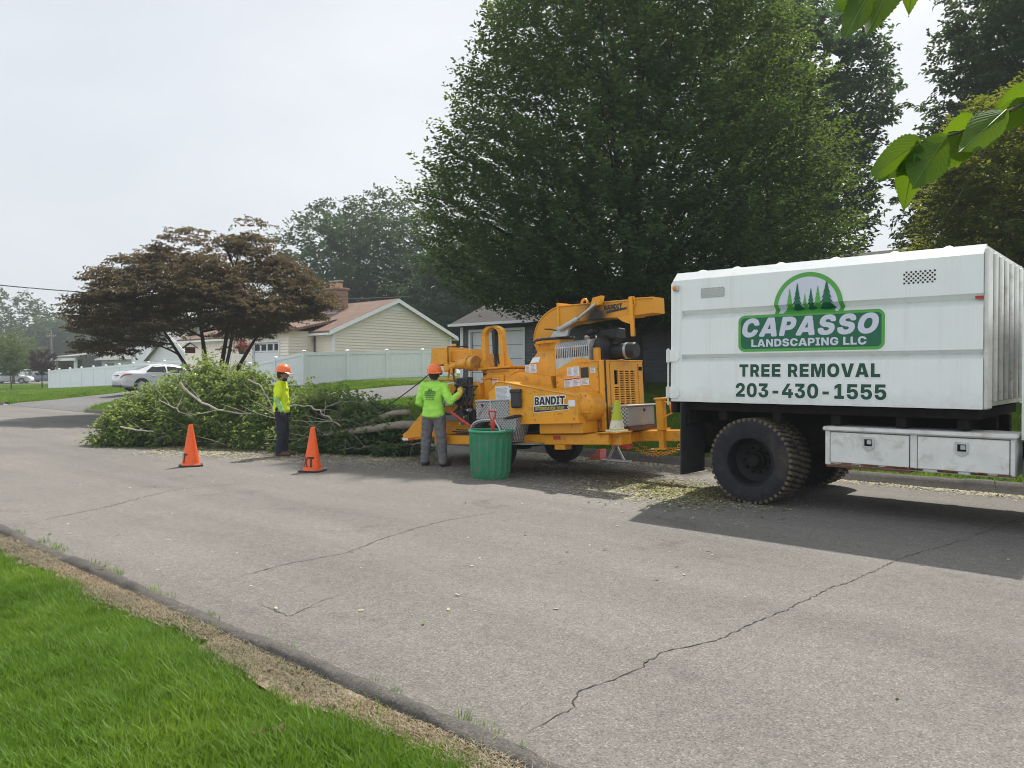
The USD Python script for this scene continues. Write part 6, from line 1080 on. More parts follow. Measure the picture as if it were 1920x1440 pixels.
# ================================================================== CONES, TUB, FORK
def cone(name, label, loc, h, r0, mat, rotz=0.0, band=None, group=None, letters=None, basew=0.36, tilt=0.0, baselike=None):
    t = thing(name, label, "traffic cone", loc, rotz, group=group, roty=tilt)
    b_ = part(t, "base", cat([hull([(sx * basew / 2 * (1 - c), sy * basew / 2 * (1 - cc), z) for sx in (-1, 1) for sy in (-1, 1) for (c, cc) in ((0.25, 0), (0, 0.25)) for z in (0.004, 0.028)])]), baselike or "black_paint")
    prof = [(r0 * 1.12, 0.026), (r0 * 1.05, 0.045), (r0, 0.06), (0.034, h - 0.012), (0.028, h), (0.018, h), (0.018, h - 0.05)]
    part(t, "body", lathe(prof, 36), mat, smooth=40)
    if band: z0, z1, mt = band; f = lambda z: r0 + (0.034 - r0) * (z - 0.06) / (h - 0.072) + 0.0025; part(t, "band", lathe([(f(z0), z0), (f(z1), z1)], 36), mt, smooth=True)
    if letters:
        f = lambda z: r0 + (0.034 - r0) * (z - 0.06) / (h - 0.072) + 0.003
        for (txt, ang, z0, hh, ww) in letters:
            s = fit_shape(text_shape(txt, hh, 800), -ww / 2, ww / 2, z0, z0 + hh); m = extr(s, 0.001); m = m.subdivide_to_size(0.02); v = m.vertices; R = f(v[:, 1]) + v[:, 2]; th = ang + v[:, 0] / f(z0 + hh * 0.5); m.vertices = np.stack([R * np.sin(th), -R * np.cos(th), v[:, 1]], 1); part(t, "lettering", m, "black_print")
    return t
c1 = px_ground(357, 874); c2 = px_ground(585, 884)
cone("traffic_cone", "orange traffic cone with a black T, in front of the leafy pile's middle", (*c1, 0), 0.73, 0.145, "cone_orange", 25, letters=[("T", -0.95, 0.07, 0.16, 0.105)], basew=0.38)
cone("traffic_cone", "orange traffic cone with black KT, beside the worker in yellow", (*c2, 0), 0.73, 0.145, "cone_orange", -12, letters=[("K", -0.42, 0.085, 0.165, 0.09), ("T", 0.30, 0.085, 0.165, 0.095)], basew=0.38, tilt=0.6)
fc = W(-8.6 + 2.25, 10.25 - 0.74, 0.627 + 0.059 * 2.25); cone("traffic_cone", "faded lime and white cone standing on the yellow machine's frame", fc, 0.46, 0.105, "cone_lime", ROADROT, band=(0.04, 0.17, "cone_white"), basew=0.27, baselike="cone_white")
tub = thing("plastic_tub", "large green ribbed plastic tub standing on the road in front of the machine", "tub", (*px_ground(920, 895), 0.0))
def tubm(inner=False):
    n = 72; th = np.arange(n) * 2 * np.pi / n; rows = [(0.285, 0.0), (0.292, 0.012), (0.297, 0.06), (0.302, 0.09), (0.325, 0.60), (0.330, 0.64), (0.336, 0.72)]; V = []
    for i, (r, z) in enumerate(rows):
        rib = 0.011 * np.where((np.arange(n) // 2) % 2 == 0, 1, -1) * (1 if 2 < i < 5 else 0); V.append(np.stack([(r + rib) * np.cos(th), (r + rib) * np.sin(th), np.full(n, z)], 1))
    for r, z in ((0.328, 0.72), (0.318, 0.55), (0.290, 0.04)): V.append(np.stack([r * np.cos(th), r * np.sin(th), np.full(n, z)], 1))
    V = np.vstack(V); k = len(V) // n; i, j = np.meshgrid(np.arange(k - 1), np.arange(n), indexing="ij"); j2 = (j + 1) % n; q = np.stack([i * n + j, i * n + j2, (i + 1) * n + j2, (i + 1) * n + j], -1).reshape(-1, 4)
    F_ = np.vstack([q[:, [0, 1, 2]], q[:, [0, 2, 3]]]); c0, c1_ = len(V), len(V) + 1; V = np.vstack([V, [[0, 0, 0.0], [0, 0, 0.04]]]); jj = np.arange(n)
    F_ = np.vstack([F_, np.stack([(jj + 1) % n, jj, np.full(n, c0)], 1), np.stack([(k - 1) * n + jj, (k - 1) * n + (jj + 1) % n, np.full(n, c1_)], 1)]); return TM(V, F_)
part(tub, "body", tubm(), "can_green", smooth=50); part(tub, "rim", lathe([(0.332, 0.715), (0.352, 0.712), (0.358, 0.725), (0.352, 0.742), (0.332, 0.745), (0.322, 0.738), (0.322, 0.715), (0.332, 0.715)], 60), "can_rim", smooth=40)
tx, ty = px_ground(920, 895); fk = thing("garden_fork", "red handled tool standing upright in the green tub", "garden tool", (tx + 0.06, ty, 0.05), 0, roty=-2.0)
part(fk, "shaft", tube([(0, 0, 0), (0, 0, 0.68), (0, 0, 0.75)], [0.022, 0.022, 0.032], 10), "red_faded", smooth=True); part(fk, "socket", tube([(0, 0, 0.66), (0, 0, 0.80), (0, 0, 0.84)], [0.028, 0.042, 0.02], 10), "red_paint", smooth=True)
part(fk, "handle", cat([tube([(0, 0, 0.82), (-0.035, 0, 0.88), (-0.052, 0, 0.96), (-0.05, 0, 0.985)], 0.013, 8), tube([(0, 0, 0.82), (0.035, 0, 0.88), (0.052, 0, 0.96), (0.05, 0, 0.985)], 0.013, 8), tube([(-0.055, 0, 0.985), (0.055, 0, 0.985)], 0.015, 8)]), "red_paint", smooth=True)

# ================================================================== PEOPLE
def msph(p, r, s=(1, 1, 1), seg=20): return Manifold.sphere(1.0, seg).scale([r * s[0], r * s[1], r * s[2]]).translate([float(q) for q in p])
def chain(js, seg=18):
    out = []
    for (p, r, *s), (q, t, *u) in zip(js[:-1], js[1:]): out.append(Manifold.batch_hull([msph(p, r, *(s or [(1, 1, 1)]), seg=seg), msph(q, t, *(u or [(1, 1, 1)]), seg=seg)]))
    return out
def blend(parts, res=0.035, it=8, wr=0.0, wsc=14.0, seed=0):
    m = parts[0]
    for p in parts[1:]: m = m + p
    t = from_mani(m.refine_to_length(res)); t.merge_vertices(); t = trimesh.Trimesh(t.vertices, t.faces); trimesh.smoothing.filter_taubin(t, 0.5, 0.53, it)
    if wr:
        v = t.vertices; nrm = t.vertex_normals; d = meshkit.fbm(v * np.array([wsc, wsc, wsc * 1.5]), 3, seed) - 0.5; t.vertices = v + nrm * (d * 2 * wr)[:, None]
    return t
def hand(wrist, d, side, curl, thumb, r=1.0):
    """palm and five bent fingers; d = pointing, side = towards the little finger, curl = the way the fingers bend"""
    w = np.array(wrist, float); d, side, curl = (unit(np.array(q, float)) for q in (d, side, curl)); out = chain([(w, 0.027 * r), (w + d * 0.045, 0.030 * r), (w + d * 0.075 + side * 0.018, 0.022 * r)], 12) + chain([(w + d * 0.04, 0.028 * r), (w + d * 0.078 - side * 0.02, 0.022 * r)], 12)
    for k, (o, l) in enumerate(((-0.030, 0.075), (-0.010, 0.083), (0.011, 0.077), (0.030, 0.060))):
        b = w + d * 0.078 + side * o; p1 = b + d * l * 0.42 + curl * l * 0.15; p2 = p1 + d * l * 0.15 + curl * l * 0.30; p3 = p2 - d * l * 0.08 + curl * l * 0.22; out += chain([(b, 0.0105 * r), (p1, 0.010 * r), (p2, 0.009 * r), (p3, 0.008 * r)], 8)
    t0 = w + d * 0.03 - side * 0.026; t1 = t0 - side * 0.022 * thumb + d * 0.03 + curl * 0.015; out += chain([(t0, 0.014 * r), (t1, 0.012 * r), (t1 + d * 0.026 + curl * 0.016 + side * 0.004, 0.0095 * r)], 8)
    return out
def head(c, yaw, pitch=0.0):
    """returns (manifolds, frame function); c = centre of the skull"""
    cy, sy, cp, sp_ = math.cos(yaw), math.sin(yaw), math.cos(pitch), math.sin(pitch)
    def T(x, y, z): X = x * cp + z * sp_; Z = -x * sp_ + z * cp; return (c[0] + X * cy - y * sy, c[1] + X * sy + y * cy, c[2] + Z)
    ms = [Manifold.batch_hull([msph(T(-0.015, 0, 0.025), 0.094), msph(T(0.022, 0, 0.0), 0.080), msph(T(0.045, 0, -0.075), 0.048), msph(T(0.06, 0, -0.092), 0.032)])]
    ms += [Manifold.batch_hull([msph(T(0.095, 0, 0.005), 0.010), msph(T(0.118, 0, -0.030), 0.014)]), Manifold.batch_hull([msph(T(0.088, 0.02, -0.062), 0.012), msph(T(0.088, -0.02, -0.062), 0.012)]), Manifold.batch_hull([msph(T(0.085, 0.04, 0.02), 0.016), msph(T(0.085, -0.04, 0.02), 0.016)])]
    ms += [msph(T(-0.005, s * 0.084, -0.015), 0.03, (0.6, 0.35, 1.0)) for s in (-1, 1)]
    return ms, T
def helmet(parent, c, yaw, pitch, brim_dir=1):
    M4 = trimesh.transformations.rotation_matrix(yaw, [0, 0, 1]) @ trimesh.transformations.rotation_matrix(pitch, [0, 1, 0])
    dome_ = lathe([(0.128, 0.0), (0.125, 0.035), (0.112, 0.085), (0.08, 0.122), (0.04, 0.14), (0.0, 0.145)], 36); dome_.vertices[:, 0] *= 1.12
    rim = lathe([(0.120, -0.004), (0.148, -0.012), (0.150, -0.004), (0.126, 0.012)], 36); rim.vertices[:, 0] = rim.vertices[:, 0] * 1.10 + np.where(rim.vertices[:, 0] > 0.04, 0.35 * (rim.vertices[:, 0] - 0.04), 0); rim.vertices[:, 2] -= np.where(rim.vertices[:, 0] > 0.06, 0.22 * (rim.vertices[:, 0] - 0.06), 0)
    rid = tube(bez((-0.10, 0, 0.09), (-0.03, 0, 0.165), (0.04, 0, 0.165), (0.11, 0, 0.08), n=9), 0.014, 8)
    m = cat([dome_, rim, rid]); m.apply_transform(M4); m.apply_translation(c); return part(parent, "hard_hat", m, "helmet_orange", smooth=40)
def eyes(parent, T):
    ms = [sph(T(0.090, s * 0.034, 0.004), 0.010, 1) for s in (-1, 1)]; part(parent, "eyes", cat(ms), "sign_white", smooth=True); part(parent, "pupils", cat([sph(T(0.097, s * 0.034, 0.004), 0.006, 1) for s in (-1, 1)]), "hair", smooth=True)

# worker in yellow, seen from the side, looking towards the machine
w1x, w1y = px_ground(527, 855)
P1 = thing("person", "person in yellow tee, dark trousers and orange hard hat, standing by the brush pile", "person", (w1x, w1y, 0), 4)
hm, T1 = head((0.035, 0, 1.60), 0.0, 0.10)
LA = [((0.0, 0.19, 1.385), 0.06), ((-0.02, 0.235, 1.12), 0.045), ((0.07, 0.225, 0.90), 0.032)]; RA = [((0.0, -0.19, 1.385), 0.06), ((-0.035, -0.235, 1.12), 0.045), ((0.06, -0.225, 0.90), 0.032)]
legs1 = [chain([((0, s * 0.09, 0.90), 0.10), ((0.02 + (0.03 if s > 0 else -0.01), s * 0.10, 0.49), 0.062), ((-0.02 + (0.05 if s > 0 else 0), s * 0.105, 0.10), 0.042)]) + chain([((-0.05 + (0.05 if s > 0 else 0), s * 0.105, 0.045), 0.04), ((0.14 + (0.05 if s > 0 else 0), s * 0.115, 0.035), 0.033)]) for s in (-1, 1)]
torso = chain([((0, 0, 0.92), 0.145, (0.8, 1.1, 1)), ((0.0, 0, 1.10), 0.14, (0.85, 1.05, 1)), ((0.0, 0, 1.28), 0.155, (0.78, 1.1, 1)), ((-0.005, 0, 1.39), 0.12, (0.75, 1.45, 0.8))]) + chain([((-0.01, 0, 1.42), 0.07), ((0.02, 0, 1.54), 0.056)])
body = hm + torso + legs1[0] + legs1[1] + chain(LA) + chain(RA) + hand((0.072, 0.224, 0.885), (0.25, 0, -1), (-0.3, 0.1, 0), (0.2, -1, 0), 1) + hand((0.062, -0.224, 0.885), (0.25, 0, -1), (-0.3, -0.1, 0), (0.2, 1, 0), 1)
part(P1, "body", blend(body, 0.03, 5), "skin", smooth=True)
part(P1, "hair", blend([Manifold.batch_hull([msph(T1(-0.02, 0, 0.03), 0.100), msph(T1(-0.045, 0, -0.035), 0.068)])], 0.03, 3, 0.003, 30), "hair", smooth=True)
part(P1, "beard", blend([Manifold.batch_hull([msph(T1(0.062, 0, -0.098), 0.034), msph(T1(0.045, 0.03, -0.08), 0.03), msph(T1(0.045, -0.03, -0.08), 0.03)])], 0.02, 2), "hair", smooth=True)
eyes(P1, T1)
sl1 = [chain([(tuple(np.array(A[0][0]) * 0.35 + np.array(A[1][0]) * 0.65), 0.062), (A[1][0], A[1][1] + 0.013), (A[2][0], A[2][1] + 0.012)]) for A in (LA, RA)]; part(P1, "undershirt", blend(chain([((-0.01, 0, 1.40), 0.082), ((0.01, 0, 1.475), 0.068)]), 0.03, 3), "hair", smooth=True)
for A in sl1: part(P1, "long_sleeve", blend(A, 0.03, 4, 0.006, 22, 3), "sleeve_pattern", smooth=True)
tee = chain([((0, 0, 0.875), 0.178, (0.88, 1.14, 0.3)), ((0.01, 0, 1.10), 0.168, (0.86, 1.05, 1)), ((0.0, 0, 1.28), 0.172, (0.80, 1.1, 1)), ((-0.005, 0, 1.385), 0.132, (0.78, 1.45, 0.85))]) + chain([((0, 0.17, 1.39), 0.085), ((-0.01, 0.225, 1.19), 0.078)]) + chain([((0, -0.17, 1.39), 0.085), ((-0.015, -0.228, 1.19), 0.078)])
part(P1, "shirt", blend(tee, 0.028, 5, 0.020, 11, 5), "hivis_yellow", smooth=True)
tr1 = []
for s in (-1, 1):
    o = 0.05 if s > 0 else 0.0; tr1 += chain([((0, s * 0.08, 0.92), 0.120), ((0.02 + o * 0.6, s * 0.10, 0.49), 0.082), ((-0.02 + o, s * 0.105, 0.10), 0.070), ((-0.02 + o, s * 0.105, 0.075), 0.070, (1, 1, 0.4))])
part(P1, "trousers", blend(tr1 + chain([((0, 0.05, 0.90), 0.118), ((0, -0.05, 0.90), 0.118)]), 0.026, 5, 0.016, 13, 8), "navy_cloth", smooth=True)
for s in (-1, 1):
    o = 0.05 if s > 0 else 0.0; part(P1, "boot", blend(chain([((-0.05 + o, s * 0.105, 0.05), 0.05, (1, 0.95, 1)), ((0.06 + o, s * 0.11, 0.055), 0.052, (1, 0.95, 0.95)), ((0.165 + o, s * 0.12, 0.042), 0.042)]) + chain([((-0.03 + o, s * 0.105, 0.05), 0.052), ((-0.025 + o, s * 0.105, 0.13), 0.052)]), 0.03, 3), "boot_brown", smooth=True)
for s, A in ((1, LA), (-1, RA)):
    x0 = 0.072 if s > 0 else 0.062; part(P1, "glove", blend(hand((x0, s * 0.224, 0.885), (0.25, 0, -1), (-0.3, s * 0.1, 0), (0.2, -s, 0), 1, 1.22) + chain([((x0 - 0.012, s * 0.224, 0.925), 0.040), ((x0, s * 0.224, 0.885), 0.036)], 12), 0.02, 2), "glove_dark", smooth=True)
helmet(P1, T1(0.0, 0, 0.055), 0.0, 0.12)

# worker in lime at the controls, seen from behind
w2x, w2y = px_ground(813, 874); P2 = thing("person", "person in lime long sleeved shirt and grey trousers, back turned, working the machine's controls", "person", (w2x, w2y, 0), 68)
hm, T2 = head((0.03, 0.0, 1.595), 0.35, 0.06)
RA = [((0.0, -0.195, 1.385), 0.062), ((-0.05, -0.34, 1.13), 0.046), ((0.03, -0.475, 1.245), 0.033)]; LA = [((0.0, 0.195, 1.385), 0.062), ((-0.03, 0.275, 1.12), 0.046), ((0.16, 0.22, 1.02), 0.033)]
def leg2(s, k=0.0, f=1.0):
    o = 0.16 * (1 if s > 0 else 1); fx_ = 0.03 if s > 0 else 0.0
    return chain([((0, s * 0.09, 0.90), 0.10 + k), ((0.01, s * 0.15, 0.49), 0.062 + k * 1.1), ((-0.02 + fx_, s * 0.185, 0.10), 0.042 + k * 1.4)])
foot2 = lambda s, r: chain([((-0.05 + (0.03 if s > 0 else 0), s * 0.185, 0.045), 0.04 + r), ((0.13 + (0.03 if s > 0 else 0), s * (0.205 if s > 0 else 0.235), 0.036), 0.032 + r)])
h2r = ((0.036, -0.485, 1.262), (0.35, -0.30, 0.85), (0.6, -0.6, -0.5), (0.6, 0.7, 0.1)); h2l = ((0.175, 0.215, 1.015), (1, -0.2, 0.1), (0, 0.3, -1), (0.2, -1, 0))
body = hm + torso + leg2(1) + leg2(-1) + foot2(1, 0) + foot2(-1, 0) + chain(RA) + chain(LA) + hand(*h2r, 1) + hand(*h2l, 1)
part(P2, "body", blend(body, 0.03, 5), "skin", smooth=True); eyes(P2, T2)
part(P2, "hair", blend([Manifold.batch_hull([msph(T2(-0.02, 0, 0.03), 0.101), msph(T2(-0.035, 0, -0.03), 0.076)])], 0.03, 3, 0.004, 30), "hair", smooth=True)
sh2 = chain([((-0.01, 0, 0.885), 0.188, (0.86, 1.16, 0.3)), ((0.0, 0, 1.08), 0.168, (0.86, 1.08, 1)), ((0.0, 0, 1.27), 0.178, (0.80, 1.14, 1)), ((-0.01, 0, 1.39), 0.130, (0.78, 1.5, 0.85)), ((0.0, 0, 1.455), 0.075, (1, 1, 0.5))]) + chain([(RA[0][0], 0.085), (RA[1][0], 0.066), (RA[2][0], 0.048)]) + chain([(LA[0][0], 0.085), (LA[1][0], 0.066), (LA[2][0], 0.048)])
shirt2 = blend(sh2, 0.024, 5, 0.022, 10, 15); part(P2, "shirt", shirt2, "hivis_lime", smooth=True)
part(P2, "trousers", blend(leg2(1, 0.024) + leg2(-1, 0.024) + chain([((0, 0.05, 0.90), 0.118), ((0, -0.05, 0.90), 0.118)]) + chain([((-0.02 + 0.03, 0.185, 0.10), 0.074, (1, 1, 1)), ((0.01, 0.185, 0.06), 0.074, (1, 1, 0.4))]) + chain([((-0.02, -0.185, 0.10), 0.074), ((-0.02, -0.185, 0.06), 0.074, (1, 1, 0.4))]), 0.024, 5, 0.020, 14, 18), "grey_cloth", smooth=True)
for s in (-1, 1): part(P2, "shoe", blend(foot2(s, 0.012), 0.03, 3), "shoe_dark", smooth=True)
part(P2, "glove", blend(hand(*h2r, 1, 1.75) + chain([((0.015, -0.45, 1.215), 0.058), ((0.036, -0.485, 1.262), 0.054)], 12), 0.02, 2), "glove_yellow", smooth=True)
part(P2, "glove", blend(hand(*h2l, 1, 1.22) + chain([((0.13, 0.225, 1.03), 0.048), ((0.175, 0.215, 1.015), 0.038)], 12), 0.02, 2), "glove_yellow", smooth=True)
hh_ = helmet(P2, T2(-0.008, 0, 0.052), 0.35, -0.16); part(hh_, "ear_muff", sph(T2(-0.02, -0.115, 0.04), 0.045, 2, (0.8, 0.6, 1)), "black_paint", smooth=True)
# print on the back of the shirt, laid on its surface
def back_print(shape):
    m = extr(shape, 0.001); v2, f2 = [], []
    k = 0
    for g in getattr(shape, "geoms", [shape]):
        if g.area < 1e-7: continue
        v, f = trimesh.creation.triangulate_polygon(g, engine="earcut"); v2.append(v); f2.append(np.asarray(f) + k); k += len(v)
    v2, f2 = np.vstack(v2), np.vstack(f2); m = TM(np.c_[v2, np.zeros(len(v2))], f2).subdivide_to_size(0.03); v = m.vertices
    sv = shirt2.vertices[shirt2.vertices[:, 0] < 0.02]; X = []
    for yy, zz in zip(-v[:, 0], v[:, 1]):
        d2 = (sv[:, 1] - yy) ** 2 + (sv[:, 2] - zz) ** 2; i = np.argsort(d2)[:6]; wt = 1 / (d2[i] + 1e-4); X.append((sv[i, 0] * wt).sum() / wt.sum())
    return TM(np.c_[np.array(X) - 0.016, -v[:, 0], v[:, 1]], m.faces[:, ::-1] if False else m.faces)
box_ = rrect(-0.105, 0.105, 1.235, 1.315, 0.02)
for s in (box_.difference(box_.buffer(-0.008)), fit_shape(text_shape("CAPASSO", 0.05, 800, shear=0.2), -0.088, 0.088, 1.262, 1.304), fit_shape(text_shape("LANDSCAPING LLC", 0.03, 700), -0.085, 0.085, 1.243, 1.257), fit_shape(text_shape("TREE REMOVAL", 0.03, 800), -0.085, 0.085, 1.195, 1.217), fit_shape(text_shape("203-430-1555", 0.03, 800), -0.085, 0.085, 1.158, 1.182), unary_union([fir(x, 1.315, z, 0.016) for x, z in ((-0.03, 1.355), (0.0, 1.375), (0.03, 1.36))])):
    part(P2, "shirt_print", back_print(s), "shirt_print")

# ================================================================== BRUSH PILE
rg = np.random.default_rng(101)
def pxat(x, y, Yd): return np.array([(x - 960) / 1442 * Yd, Yd, CAM_H - (y - 700) / 1442 * Yd])
fX = np.array([-9.7, -9.2, -7.3, -5.8, -3.4, -2.0, -1.6]); fY = np.array([17.5, 17.2, 16.8, 16.35, 15.45, 14.95, 14.8])
hX = np.array([-9.7, -9.3, -8.9, -8.0, -7.1, -6.5, -5.9, -5.2, -4.6, -3.9, -3.2, -2.6, -2.0, -1.6]); hH = np.array([0.12, 0.55, 0.90, 1.25, 1.68, 1.66, 1.52, 1.34, 1.12, 0.92, 0.84, 0.68, 0.43, 0.15])
front = lambda X: np.interp(X, fX, fY); depth = lambda X: np.interp(X, [-9.7, -8.5, -5.5, -3.5, -1.6], [1.2, 3.0, 2.9, 2.0, 1.2]); top = lambda X: np.interp(X, hX, hH)
n = 3900; X = rg.uniform(-9.3, -1.75, n); X = np.where(rg.random(n) < 0.12, rg.uniform(-9.2, -5, n), X); t = rg.random(n); sh = np.minimum(1.0, 1.75 * np.maximum(t, 0.02) ** 0.62) * np.minimum(1, 2.2 * (1.02 - t)); bump_ = 0.75 + 0.5 * meshkit.fbm(np.stack([X * 1.4, t * 3, X * 0], -1), 3, 31)
Hh = top(X) * sh * bump_; z = np.maximum(0.04, Hh * (1 - rg.random(n) ** 2.2 * 0.95)); Yp = front(X) + depth(X) * t; C0 = np.stack([X, Yp, z], 1)
ne = 520; Xe = rg.uniform(-4.3, -1.9, ne); te = rg.random(ne) * 0.75; ze = np.maximum(0.05, (top(Xe) + 0.16) * np.minimum(1, 1.9 * te ** 0.6 + 0.1) * rg.uniform(0.55, 1.05, ne)); C0 = np.vstack([C0, np.stack([Xe, front(Xe) + depth(Xe) * te * 0.8, ze], 1)]); t = np.r_[t, te]
keep = meshkit.fbm(C0 * 1.6 + 9, 2, 5) > 0.34; C0 = C0[keep]; t = t[keep]; n = len(C0)
Dd = unit(np.stack([-0.55 + rg.normal(size=n) * 0.6, -0.5 * (t < 0.6) + rg.normal(size=n) * 0.5, 0.25 + rg.normal(size=n) * 0.45], 1)); Dd[:, 2] = np.where(C0[:, 2] < 0.15, np.abs(Dd[:, 2]) * 0.3, Dd[:, 2])
S = [("pale branch arching down across the front left of the brush pile", [(297, 747), (315, 761), (353, 778), (380, 800), (410, 821)], 16.9, 0.020, "twig_pale"),
     ("long pale branch curving across the middle of the brush pile", [(337, 716), (353, 740), (385, 761), (413, 770), (457, 777), (507, 774), (560, 786), (620, 800)], 16.5, 0.026, "twig_pale"),
     ("pale low branch at the front left, behind the left cone", [(225, 800), (260, 807), (302, 812), (348, 822), (385, 829), (430, 826)], 16.9, 0.018, "twig_pale"),
     ("upright leafy branch at the top of the brush pile", [(470, 800), (445, 772), (437, 757), (432, 725), (418, 690)], 17.6, 0.022, "twig_pale"),
     ("bare forked pale branch just left of the worker in yellow", [(465, 712), (492, 725), (509, 762), (520, 800)], 15.9, 0.017, "twig_pale"),
     ("bare pale branch sticking out right of the worker in yellow", [(640, 800), (600, 772), (585, 762), (545, 760), (525, 765)], 15.7, 0.020, "twig_pale"),
     ("thin dark branch arching over the brush right of the worker in yellow", [(600, 775), (612, 762), (635, 752), (685, 755), (730, 771), (745, 790)], 15.6, 0.013, "bark_cut"),
     ("low leafy branch at the far left tip of the brush pile", [(420, 800), (330, 800), (260, 815), (215, 825), (185, 832)], 17.3, 0.022, "twig_pale"),
     ("leafy branch filling the upper left slope of the brush pile", [(470, 780), (400, 760), (320, 740), (262, 738)], 18.2, 0.024, "twig_pale"),
     ("leafy branch in the hollow behind the left cone", [(520, 810), (450, 800), (390, 790), (330, 775)], 17.8, 0.022, "bark_cut"),
     ("leafy branch on the ground between the left cone and the worker in yellow", [(600, 830), (520, 835), (450, 835), (400, 832)], 16.3, 0.020, "bark_cut"),
     ("dark leafy branch lying behind the right cone", [(740, 815), (690, 800), (640, 785), (600, 790), (570, 815)], 15.5, 0.024, "bark_cut"),
     ("dark leafy branch spread on the road below the cut limbs", [(800, 830), (740, 835), (690, 838), (640, 845)], 15.1, 0.022, "bark_cut"),
     ("leafy branch low between worker in yellow and the right cone", [(640, 815), (590, 815), (560, 825), (530, 840)], 15.7, 0.018, "twig_pale"),
     ("leafy branch behind the bare fork, at the back of the pile", [(560, 790), (500, 770), (450, 745), (400, 730)], 18.3, 0.022, "twig_pale")]
mids = []; tp = []
for lab, pix, Yd, r, mt in S:
    P = np.array([pxat(*q, Yd - 0.3 + 0.1 * i) for i, q in enumerate(pix)]); P[:, 2] = np.maximum(P[:, 2], 0.05); c = np.r_[0, np.cumsum(np.linalg.norm(np.diff(P, axis=0), axis=1))]; s = np.linspace(0, c[-1], 22); Q = np.stack([np.interp(s, c, P[:, k]) for k in range(3)], 1); 
    for _ in range(4): Q = np.vstack([Q[:1], (Q[:-2] + 2 * Q[1:-1] + Q[2:]) / 4, Q[-1:]])
    Q[1:-1] += rg.normal(size=(20, 3)) * 0.012; mids.append(Q)
own = np.argmin(np.stack([np.min(np.linalg.norm(C0[:, None] - Q[None], axis=2), 1) * (2.2 if i in (4, 5, 6) else 1.0) for i, Q in enumerate(mids)], 1), 1)
for i, ((lab, pix, Yd, r, mt), Q) in enumerate(zip(S, mids)):
    bt_ = thing("cut_branch", lab, "branch"); rad = np.linspace(r, r * 0.4, 22) * 1.0
    if i in (0, 4, 7): rad = rad[::-1] if i != 4 else rad
    stem = [tube(Q, rad, 7)]; sel = np.where(own == i)[0]
    for j in rg.choice(sel, min(len(sel), 26), replace=False) if len(sel) else []:
        q = Q[np.argmin(np.linalg.norm(Q - C0[j], axis=1))]; e = C0[j] + Dd[j] * 0.3
        if np.linalg.norm(e - q) < 1.6: stem.append(tube(bez(q, (q + e) / 2 + rg.normal(size=3) * 0.06, e, n=5), np.linspace(r * 0.35, 0.003, 5), 4, caps=False))
    for k in range(5):
        q = Q[rg.integers(3, 19)]; e = q + np.array([-0.35, -0.15, 0.2]) * rg.random() * 1.3 + rg.normal(size=3) * 0.22; e[2] = max(e[2], 0.05); stem.append(tube(bez(q, (q + e) / 2 + rg.normal(size=3) * 0.05, e, n=5), np.linspace(r * 0.4, 0.003, 5), 4, caps=False))
    part(bt_, "stem", cat(stem), mt, smooth=True)
    if len(sel): part(bt_, "foliage", sprays(C0[sel], Dd[sel], 15, 0.42, 0.105, rg, up=0.5, jitter=0.5, ratio=0.5, droop=0.2), "leaf_pile_dark" if np.median(C0[sel, 0]) > -4.1 else "leaf_pile", smooth=False)
def limb(label, P, r, cutend):
    P = np.array(P); t_ = thing("cut_limb", label, "tree limb"); c = np.r_[0, np.cumsum(np.linalg.norm(np.diff(P, axis=0), axis=1))]; s = np.linspace(0, c[-1], 26); Q = np.stack([np.interp(s, c, P[:, k]) for k in range(3)], 1)
    for _ in range(3): Q[1:-1] = (Q[:-2] + 2 * Q[1:-1] + Q[2:]) / 4
    rr_ = np.interp(s, c, r) * (1 + 0.08 * rg.normal(size=26)); part(t_, "bark", tube(Q, rr_, 14), "bark_cut", smooth=40); d = unit(Q[-1] - Q[-2]); part(t_, "cut_face", cyl(Q[-1] + d * 0.001, Q[-1] + d * 0.006, rr_[-1] * 0.93, 14), "cut_wood")
limb("thick grey limb raised at its sawn end, pointing at the yellow machine", [pxat(560, 835, 15.9), pxat(610, 822, 15.7), pxat(652, 808, 15.5), pxat(695, 792, 15.35), pxat(735, 774, 15.2), pxat(768, 773, 15.1)], [0.05, 0.055, 0.06, 0.062, 0.062, 0.052], True)
limb("thick grey limb lying level with its butt in the infeed tray", [pxat(600, 815, 15.6), pxat(650, 810, 15.3), pxat(700, 804, 15.05), pxat(750, 796, 14.9), pxat(800, 798, 14.75)], [0.05, 0.06, 0.068, 0.075, 0.08], True)

# loose leaves, chips and litter
def flakes(P, size, rgx, z=0.004):
    k = len(P); ang = rgx.random(k) * 6.283; L = size * (0.5 + rgx.random(k)); Wd = L * (0.35 + 0.4 * rgx.random(k)); d = np.stack([np.cos(ang), np.sin(ang)], 1); s = np.stack([-d[:, 1], d[:, 0]], 1); tilt = rgx.normal(size=k) * 0.35
    v = np.stack([np.c_[P - d * L[:, None] - s * Wd[:, None], np.full(k, z)], np.c_[P + d * L[:, None] - s * Wd[:, None], np.full(k, z) + np.abs(tilt) * L], np.c_[P + d * L[:, None] + s * Wd[:, None], np.full(k, z) + np.abs(tilt) * L + 0.002], np.c_[P - d * L[:, None] + s * Wd[:, None], np.full(k, z) + 0.003]], 1).reshape(-1, 3); b = np.arange(k)[:, None] * 4
    return TM(v, np.vstack([b + [0, 1, 2], b + [0, 2, 3]]))
def ab_pts(a, b): return W(a, b)[..., :2]
r5 = np.random.default_rng(55); pts = []
k = 8000; a = r5.uniform(-10.5, 1.0, k); pts.append(ab_pts(a, 12.05 - np.abs(r5.normal(size=k)) * (0.16 + 0.25 * (a < -6))))
